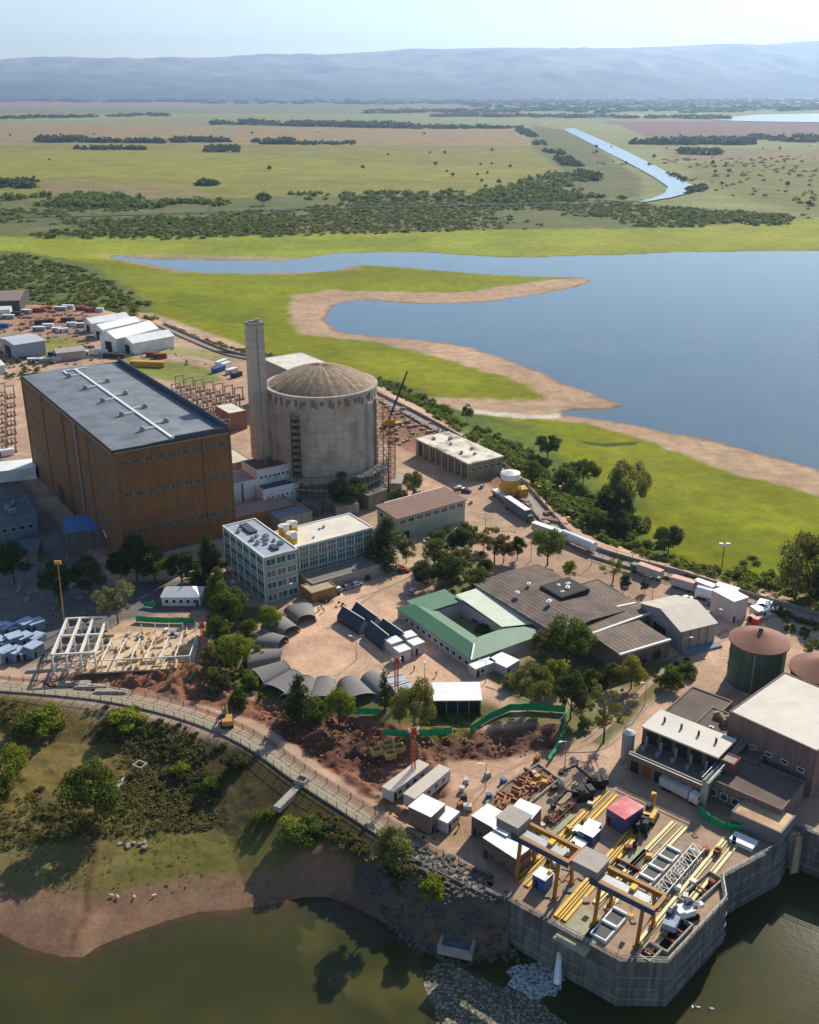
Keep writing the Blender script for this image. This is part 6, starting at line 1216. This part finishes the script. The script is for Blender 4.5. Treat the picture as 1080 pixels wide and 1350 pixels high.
def tree(px, py, top, kind, leaf, label, z=0.0, seed=None, wide=1.0, name=None, cat='tree', group=None):
    if z is None: zz = -6.0
    else: zz = z
    p = W(px, py, zz)
    if z is None: zz = gz(*p); p = W(px, py, zz); zz = gz(*p)
    h = max(1.5, hz(px, top, p[1])-zz)*1.04; seed = (seed if seed is not None else (int(px*7+py) % 3)); cm_, tm_ = tree_meshes(kind, seed)
    r = thing(name or {'cone': 'conifer_tree', 'column': 'cypress_tree', 'shrub': 'shrub'}.get(kind, 'leafy_tree'), label, cat, (p[0], p[1], zz), (px*1.7) % 6.28, group)
    r.scale = (h*wide, h*wide, h); c = put('crown', cm_, None, r); c.material_slots[0].link = 'OBJECT'; c.material_slots[0].material = LM[leaf]; put('trunk', tm_, None, r); return r
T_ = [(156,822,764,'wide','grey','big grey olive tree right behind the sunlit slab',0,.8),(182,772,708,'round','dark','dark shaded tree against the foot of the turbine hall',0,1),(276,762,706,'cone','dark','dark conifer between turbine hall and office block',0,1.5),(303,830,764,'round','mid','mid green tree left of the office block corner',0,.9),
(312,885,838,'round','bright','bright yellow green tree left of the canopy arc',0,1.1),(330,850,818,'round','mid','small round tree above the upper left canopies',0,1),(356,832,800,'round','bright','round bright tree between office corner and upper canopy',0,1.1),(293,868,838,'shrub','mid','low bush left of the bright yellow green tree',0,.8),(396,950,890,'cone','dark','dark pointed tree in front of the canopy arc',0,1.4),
(447,955,912,'round','bright','bright green tree in front of the canopy arc',0,1.15),(508,935,882,'column','dark','slim dark cypress beside the white peaked tents',0,1.1),(546,965,896,'wide','olive','bushy olive tree left of the white roofed shelter',0,.75),(511,744,682,'cone','dark','tall dark conifer at the end of the glass office wing',0,1.9),(458,672,622,'round','dark','dark tree in the shade under the reactor gallery',0,1.3),
(590,734,686,'wide','dark','broad dark tree in front of the pale green laboratory',0,.85),(612,732,690,'round','dark','dark tree touching the broad one below the laboratory',0,1.1),(572,752,712,'round','mid','mid green tree in front of the broad dark one by the laboratory',0,1.1),(606,756,722,'round','olive','olive tree between the laboratory trees and the green roof',0,1.1),(536,742,712,'round','olive','olive tree beside the tall dark conifer at the wing end',0,1.0),(640,768,738,'round','dark','dark tree at the back edge of the workshop roof',0,1.1),(562,775,738,'round','dark','dark tree left of the two behind the green roof',0,1.2),(592,772,728,'round','dark','dark tree right of the two behind the green roof',0,1.1),(630,782,748,'round','mid','round tree at the back corner of the green roof',0,1.3),
(652,745,696,'sparse','brown','thin brown tree on the bare plot above the workshop',0,1.0),(664,742,706,'round','brown','brownish round tree beside the thin brown one',0,.9),(682,738,708,'round','dark','small dark tree above the corner of the workshop roof',0,.9),(722,745,698,'round','mid','round green tree in front of the white tank trailer',0,1.15),(751,765,740,'round','bright','small bright tree right of the round green one',0,1.0),
(638,726,700,'round','yellow','small yellowish tree beside the street above the workshop',0,1.1),(747,872,812,'wide','mid','large spreading green tree in front of the workshop',0,.9),(765,868,830,'round','mid','green tree hugging the right side of the large spreading one',0,1.2),(832,908,868,'round','yellow','yellow green tree in front of the workshop bays',0,1.1),(808,905,876,'round','mid','green tree left of the yellow green one by the bays',0,1.1),
(700,932,874,'wide','olive','wide olive tree below the pale green roof corner',0,.75),(752,948,886,'round','dark','dark tree standing at the right end of the green netting',0,.85),(796,978,898,'sparse','olive','thin bare tree by the wide beige road',0,.8),(712,868,832,'round','brown','brown tree at the corner of the pale green roof',0,.9),(733,905,870,'round','bright','small bright tree left of the large spreading one',0,1.0),
(808,768,734,'sparse','bright','thin bright tree at the back of the trailer yard',0,1.3),(823,780,758,'round','dark','little dark round tree left of the parked silver car',0,.9),(849,782,764,'round','dark','tiny dark tree beside the trailer yard',0,.8),(884,906,872,'shrub','mid','green shrub right of the yellow green tree',0,.8),(905,890,868,'shrub','mid','low green hedge shrub at the foot of the gable warehouse',0,.9),
(545,655,622,'round','olive','small olive tree inside the white walled annex plot',0,1.0),(526,662,640,'shrub','mid','bush beside the small olive tree near the reactor',0,.9),(420,945,915,'shrub','mid','bush between dark pointed and bright green trees',0,.8),(330,905,880,'shrub','mid','dark bush at the left edge of the canopy arc',0,.9),(290,905,868,'shrub','olive','dusty bush on the slope of the red earth heap',0,.8),(315,930,905,'shrub','dark','dark bush beside the red earth under the canopies',0,.9),
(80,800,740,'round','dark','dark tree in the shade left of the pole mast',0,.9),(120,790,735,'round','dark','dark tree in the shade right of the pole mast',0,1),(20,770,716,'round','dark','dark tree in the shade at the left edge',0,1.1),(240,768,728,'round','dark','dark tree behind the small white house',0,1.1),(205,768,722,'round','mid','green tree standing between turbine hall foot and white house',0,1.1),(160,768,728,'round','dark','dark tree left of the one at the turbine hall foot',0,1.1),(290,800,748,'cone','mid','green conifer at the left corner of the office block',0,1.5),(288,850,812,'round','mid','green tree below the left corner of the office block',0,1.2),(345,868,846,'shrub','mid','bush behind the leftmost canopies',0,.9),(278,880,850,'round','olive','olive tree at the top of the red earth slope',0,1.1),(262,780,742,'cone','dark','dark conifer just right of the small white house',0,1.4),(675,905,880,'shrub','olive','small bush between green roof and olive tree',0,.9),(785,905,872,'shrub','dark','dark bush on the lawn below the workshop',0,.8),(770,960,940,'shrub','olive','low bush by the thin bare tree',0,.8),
(829,678,594,'wide','olive','great spreading olive tree in the meadow beyond the road',None,.62),(806,690,640,'wide','dark','dark thick tree left of the great olive tree',None,.9),(722,604,574,'round','dark','round dark tree alone at the meadow edge',None,1.4),(768,645,600,'wide','dark','dark broad tree in the thicket by the meadow',None,.8),(745,650,612,'round','mid','green tree in the middle of the thicket',None,1.2),(881,730,694,'round','dark','dark rounded tree standing alone below the meadow',None,1.3),(784,700,668,'round','mid','mid green tree at the lower end of the thicket',None,1.3),(700,640,606,'round','mid','green tree in the upper thicket beside the perimeter road',None,1.2),
(616,556,532,'round','olive','small lone tree at the tip of the sandy inlet',None,.8),(815,705,672,'round','dark','dark tree below the great olive tree',None,1.2),
(1066,800,700,'wide','olive','tall spreading tree at the right edge behind the tanks',None,.8),(1086,815,735,'round','dark','dark tree cut by the right edge under the tall spreading one',None,1),(1048,790,742,'round','olive','shorter tree left of the tall spreading one at the right edge',None,1.2),
(128,1080,1006,'round','mid','round green tree alone on the near bank',None,1.15),(12,1050,985,'wide','bright','bright green tree cut by the left edge on the bank',None,.9),(-10,1075,1020,'round','mid','green tree in the corner below the bright edge tree',None,1),(520,1142,1094,'round','olive','pale olive tree on the bank below the perimeter fence',None,.95),(570,1172,1150,'shrub','bright','small bright shrub on the dark bank below the fence',None,.9),(640,1090,1075,'shrub','bright','tiny green bush beside the portable offices',0,.8),
(348,271,251,'wide','dark','lone dark rounded tree standing out from the far hedge',None,.9),(60,950,925,'shrub','bright','bright bush just below the near road at left',None,1.15),(40,958,932,'shrub','mid','green bush touching the bright one below the near road',None,1.15),(165,950,930,'shrub','bright','small bright bush under the bend of the near road',None,1.5),
(280,1036,1020,'shrub','mid','green bush in the middle of the weedy bank',None,1.15),(310,1006,990,'shrub','dark','dark bush high on the weedy bank',None,1.1),(240,1016,1003,'shrub','bright','bright low bush on the weedy bank',None,1.2),(350,1073,1060,'shrub','mid','bush at the lower rim of the weedy bank',None,1.15),(386,1095,1076,'shrub','bright','bright little bush beside the lower drain chute',None,1.5),(405,1095,1078,'shrub','mid','green little bush right of the lower drain chute',None,1.5)]
for (px, py, tp, kd, lf, lb, z, wd) in T_: tree(px, py, tp, kd, lf, lb, z, wide=wd)
# ---- shrubs one can tell apart on the near bank, all of a kind
rs = np.random.RandomState(21)
def P_y(poly, zl): return max(q[1] for q in Wn(poly, zl))
def scatter(poly, n, zl, rs_=rs, mind=0):
    thr = .5 if P_y(poly, zl) > 300 else .42
    P = np.array(Wn(poly, zl)); out = []; x = rs_.uniform(P[:, 0].min(), P[:, 0].max(), n*12); y = rs_.uniform(P[:, 1].min(), P[:, 1].max(), n*12)
    dens = fbm(x, y, 30 if P[:, 1].max() < 500 else 160, 61, 3); ok = (sdist(x, y, P) < 0) & (dens+rs_.uniform(-.12, .12, len(x)) > thr); x, y = x[ok][:n], y[ok][:n]; return x, y
def shrubs(poly, n, zl, h0, h1, leaves, label, group, w_=1.3):
    x, y = scatter(poly, n, zl); z = tz(x, y)
    for i in range(len(x)):
        if sdist(x[i:i+1], y[i:i+1], PLANT)[0] < 2: continue
        s = rs.uniform(h0, h1); cm_, tm_ = tree_meshes('shrub', int(rs.randint(3))); r = thing('shrub', label, 'shrub', (x[i], y[i], z[i]-.1), rs.uniform(0, 6.28), group); r.scale = (s*w_, s*w_, s)
        c = put('crown', cm_, None, r); c.material_slots[0].link = 'OBJECT'; c.material_slots[0].material = LM[leaves[rs.randint(len(leaves))]]; put('trunk', tm_, None, r)
shrubs([(200, 955), (330, 1000), (440, 1075), (560, 1150), (640, 1192), (560, 1200), (450, 1130), (330, 1085), (200, 1050)], 150, -5, .8, 2.0, ['olive', 'mid', 'dark', 'brown', 'brown'], 'weedy shrub on the bank between the near road and the beach meadow', 'shrubs on the near bank', 1.2)
shrubs([(-60, 985), (60, 940), (180, 945), (200, 1030), (120, 1045), (80, 1090), (-60, 1100)], 36, -5, .9, 2.2, ['olive', 'brown', 'mid'], 'weedy shrub on the left end of the bank under the near road', 'shrubs at the left end of the bank')
shrubs([(620, 585), (700, 590), (780, 640), (860, 690), (900, 745), (980, 770), (900, 756), (800, 722), (745, 695), (690, 634), (640, 596)], 130, -5, 2.2, 5.0, ['dark', 'mid', 'mid', 'olive', 'bright'], 'green shrub in the thicket beyond the rear perimeter road', 'shrubs in the thicket beyond the rear road')
# ---- the masses nobody could count
def mass(name, label, spec, seed, nl, leaf, kind='shrub'):
    rs_ = np.random.RandomState(seed); base = [crown_arrays(50+i, kind, nl, leaf)[0] for i in range(5)]; VV = []
    for poly, n, zl, h0, h1, w_ in spec:
        x, y = scatter(poly, n, zl, rs_); z = tz(x, y); keep = sdist(x, y, PLANT) > 3
        x, y, z = x[keep], y[keep], z[keep]
        for i in range(len(x)):
            b = base[rs_.randint(5)]; s = rs_.uniform(h0, h1); a = rs_.uniform(0, 6.28); c, d = math.cos(a), math.sin(a)
            VV.append(np.stack([(b[:, 0]*c-b[:, 1]*d)*s*w_+x[i], (b[:, 0]*d+b[:, 1]*c)*s*w_+y[i], b[:, 2]*s+z[i]-.15*s], -1))
    V = np.concatenate(VV); tag(put(name, np_mesh(name, V, np.arange(len(V)).reshape(-1, 4)), LM['mid']), label, None, None, 'stuff').data.materials[0] = label_m
    return V
def line(p1, p2, half): return [(p1[0], p1[1]-half), (p2[0], p2[1]-half), (p2[0], p2[1]+half), (p1[0], p1[1]+half)]
label_m = LM['mid']
mass('thicket', 'green thicket and brush beyond the rear perimeter road', [([(430, 482), (520, 500), (600, 536), (700, 590), (800, 660), (880, 730), (1000, 766), (1080, 795), (1080, 828), (900, 757), (745, 700), (690, 636), (600, 572), (520, 524)], 620, -5, 1.2, 4.2, 1.3), ([(620, 590), (700, 600), (790, 655), (850, 690), (820, 715), (745, 695), (690, 636)], 160, -5, 3, 6.5, 1.2), ([(220, 432), (330, 462), (430, 480), (430, 490), (330, 474), (220, 446)], 110, -4, 2, 5, 1.2), ([(980, 720), (1080, 760), (1080, 800), (960, 765)], 60, -5, 1.5, 3.5, 1.3)], 31, 170, .085)
label_m = LM['mid']
mass('scrub', 'dark scrub below the left plains', [([(-80, 332), (25, 332), (110, 350), (200, 398), (205, 424), (100, 410), (-80, 400)], 420, -5, 2, 5, 1.3)], 32, 90, .12)
label_m = LM['olive']
mass('scrub', 'green scrub mixed into the dark scrub at the left', [([(-80, 332), (25, 332), (110, 350), (200, 398), (205, 424), (100, 410), (-80, 400)], 420, -5, 2, 5, 1.5)], 33, 80, .12)
label_m = LM['mid']
BAND = [(-80, 264), (160, 262), (260, 272), (500, 266), (760, 262), (870, 272), (1040, 284), (1050, 292), (900, 300), (700, 302), (540, 306), (300, 316), (240, 318), (100, 312), (-80, 318)]
mass('scrub', 'belt of dark scrub across the plain beyond the lake', [(BAND, 1300, FZ, 2.5, 6, 1.5), ([(-80, 280), (240, 285), (400, 300), (240, 316), (-80, 312)], 220, FZ, 4, 9, 1.4), ([(880, 282), (1040, 286), (1040, 297), (900, 300)], 180, FZ, 4, 8, 1.4), ([(740, 225), (800, 245), (860, 262), (700, 268), (600, 266), (620, 258)], 260, FZ, 7, 12, 1.3), ([(0, 258), (120, 258), (300, 268), (300, 276), (20, 272)], 230, FZ, 8, 14, 1.3), ([(330, 256), (760, 252), (760, 262), (330, 268)], 160, FZ, 6, 11, 1.3)], 34, 40, .17)
label_m = LM['olive']
mass('scrub', 'olive brush between the dark scrub of the plain', [(BAND, 2200, FZ, 2, 5, 2.0), ([(780, 215), (1080, 200), (1080, 290), (960, 280), (920, 240)], 160, FZ, 3, 7, 1.6)], 35, 36, .17)
label_m = LM['dark']
mass('hedgerow', 'long dark hedgerows and windbreaks between the far fields', [(line((50, 186), (385, 189), 1.6), 420, FZ, 16, 26, 1.2), (line((385, 190), (470, 190), 1), 40, FZ, 10, 18, 1.2), (line((275, 199), (316, 199), 1.6), 70, FZ, 14, 22, 1.3), (line((280, 163), (540, 168), 1.5), 300, FZ, 18, 34, 1.6), (line((540, 169), (690, 170), .9), 90, FZ, 16, 26, 1.6), (line((810, 188), (990, 190), 2.2), 330, FZ, 15, 28, 1.3), (line((990, 180), (1080, 185), 4), 120, FZ, 12, 22, 1.6), (line((898, 201), (948, 203), 2.5), 130, FZ, 12, 20, 1.3), (line((0, 196), (200, 197), .9), 60, FZ, 10, 18, 1.4), (line((0, 156), (220, 152), 1.2), 120, FZ, 14, 26, 2.2), (line((480, 148), (1080, 143), 2), 500, FZ, 14, 30, 2.4), ([(675, 168), (690, 168), (745, 205), (800, 240), (780, 246), (735, 212)], 260, FZ, 9, 17, 1.2), ([(905, 250), (930, 246), (932, 252), (905, 256)], 30, FZ, 6, 11, 1.3), ([(850, 215), (872, 222), (916, 240), (905, 243)], 30, FZ, 4, 8, 1.3), (line((570, 153), (960, 156), 1.2), 240, FZ, 14, 30, 2.2), ([(-20, 236), (45, 240), (40, 250), (-20, 250)], 80, FZ, 8, 16, 1.5), (line((262, 243), (282, 244), 1.6), 24, FZ, 10, 16, 1.3)], 36, 30, .19)
mass('far_wood', 'dark far woods in front of the mountains', [([(-200, 128), (1280, 128), (1280, 142), (-200, 134)], 1100, FZ, 18, 40, 5), ([(540, 132), (1280, 132), (1280, 147), (700, 150)], 700, FZ, 18, 36, 3.5)], 37, 24, .24)
# lone trees dotted over the far fields
x, y = scatter([(560, 200), (1075, 170), (1075, 290), (900, 262), (760, 262), (560, 258)], 46, FZ); x2, y2 = scatter([(0, 175), (560, 175), (560, 258), (0, 250)], 14, FZ)
for i, (a, b) in enumerate(zip(np.concatenate([x, x2]), np.concatenate([y, y2]))):
    s = rs.uniform(5, 11); z = gz(a, b); cm_, tm_ = tree_meshes('round', int(rs.randint(3))); r = thing('lone_tree', 'dark lone tree dotted over the far plain', 'tree', (a, b, z), rs.uniform(0, 6), 'lone trees on the far plain'); r.scale = (s*1.3, s*1.3, s)
    c = put('crown', cm_, None, r); c.material_slots[0].link = 'OBJECT'; c.material_slots[0].material = LM['dark']; put('trunk', tm_, None, r)
for k, pts in enumerate((((-80, 191.5), (300, 193), (560, 192.5), (735, 194)), ((860, 190), (1000, 196), (1100, 197)), ((560, 150), (800, 158), (1080, 163)))):
    ribbon('road_field_track', dense(list(pts), 3), 9, mat('field_track', hx('a08c68'), .95, .2, .02), FZ+1.5+.05*k, FZ+1.5)
# the dark rail line crossing the plain
ribbon('road_far', [(-80, 287), (200, 281), (400, 275), (560, 271), (760, 268), (850, 263)], 9, mat('far_embankment', hx('3e3a2c'), .9, .1), FZ+2.2, FZ+2)
# weeds and tufts
label_m = LM['olive']
mass('weeds', 'low weeds and tufts of dry grass on the near bank', [([(-80, 925), (60, 925), (180, 940), (330, 1000), (440, 1070), (600, 1180), (560, 1190), (430, 1120), (300, 1085), (120, 1100), (-80, 1120)], 2200, -5, .4, 1.2, 1.4), ([(-80, 1100), (120, 1100), (430, 1120), (430, 1150), (250, 1170), (-80, 1185)], 260, -7, .2, .5, 1.5)], 38, 22, .15)
label_m = LM['brown']
mass('weeds', 'brown dry weeds on the near bank', [([(-80, 925), (60, 925), (180, 940), (330, 1000), (440, 1070), (600, 1180), (560, 1190), (430, 1120), (300, 1085), (120, 1100), (-80, 1120)], 1500, -5, .4, 1.4, 1.3)], 39, 22, .15)
label_m = LM['mid']
def inner(name, label, spec, seed, nl, leaf):
    rs_ = np.random.RandomState(seed); base = [crown_arrays(70+i, 'shrub', nl, leaf)[0] for i in range(4)]; VV = []
    for poly, n, h0, h1 in spec:
        P = np.array(Wn(poly)); x = rs_.uniform(P[:, 0].min(), P[:, 0].max(), n*5); y = rs_.uniform(P[:, 1].min(), P[:, 1].max(), n*5); ok = sdist(x, y, P) < 0; x, y = x[ok][:n], y[ok][:n]
        for i in range(len(x)):
            b = base[rs_.randint(4)]; s = rs_.uniform(h0, h1); VV.append(b*np.array([s*1.3, s*1.3, s])+np.array([x[i], y[i], -.1]))
    V = np.concatenate(VV); tag(put(name, np_mesh(name, V, np.arange(len(V)).reshape(-1, 4)), label_m), label, None, None, 'stuff')
inner('garden_plants', 'low garden plants and hedges between the buildings', [([(270, 800), (300, 800), (350, 850), (335, 900), (380, 950), (330, 930), (290, 890)], 90, .6, 1.8), ([(560, 690), (640, 730), (640, 780), (590, 780)], 60, .6, 1.8), ([(690, 870), (740, 850), (840, 905), (790, 950), (700, 930)], 70, .3, 1.0), ([(600, 790), (625, 800), (665, 845), (640, 850)], 40, .6, 2.2), ([(510, 650), (560, 640), (560, 655), (530, 665)], 25, .5, 1.5), ([(780, 725), (1040, 795), (1060, 812), (880, 765)], 80, .4, 1.4), ([(0, 455), (70, 480), (30, 500), (0, 500)], 60, 1, 3), ([(520, 925), (640, 940), (640, 960), (520, 965)], 50, .3, 1.2), ([(120, 440), (260, 462), (300, 490), (160, 470)], 40, .6, 1.8), ([(415, 790), (450, 782), (455, 800), (430, 805)], 10, .6, 1.5), ([(860, 890), (905, 868), (912, 880), (870, 905)], 26, .6, 1.8), ([(640, 1090), (480, 1050), (560, 1110)], 10, .3, .8), ([(1020, 800), (1080, 820), (1080, 870), (1040, 840)], 40, .8, 2.2)], 40, 120, .09)
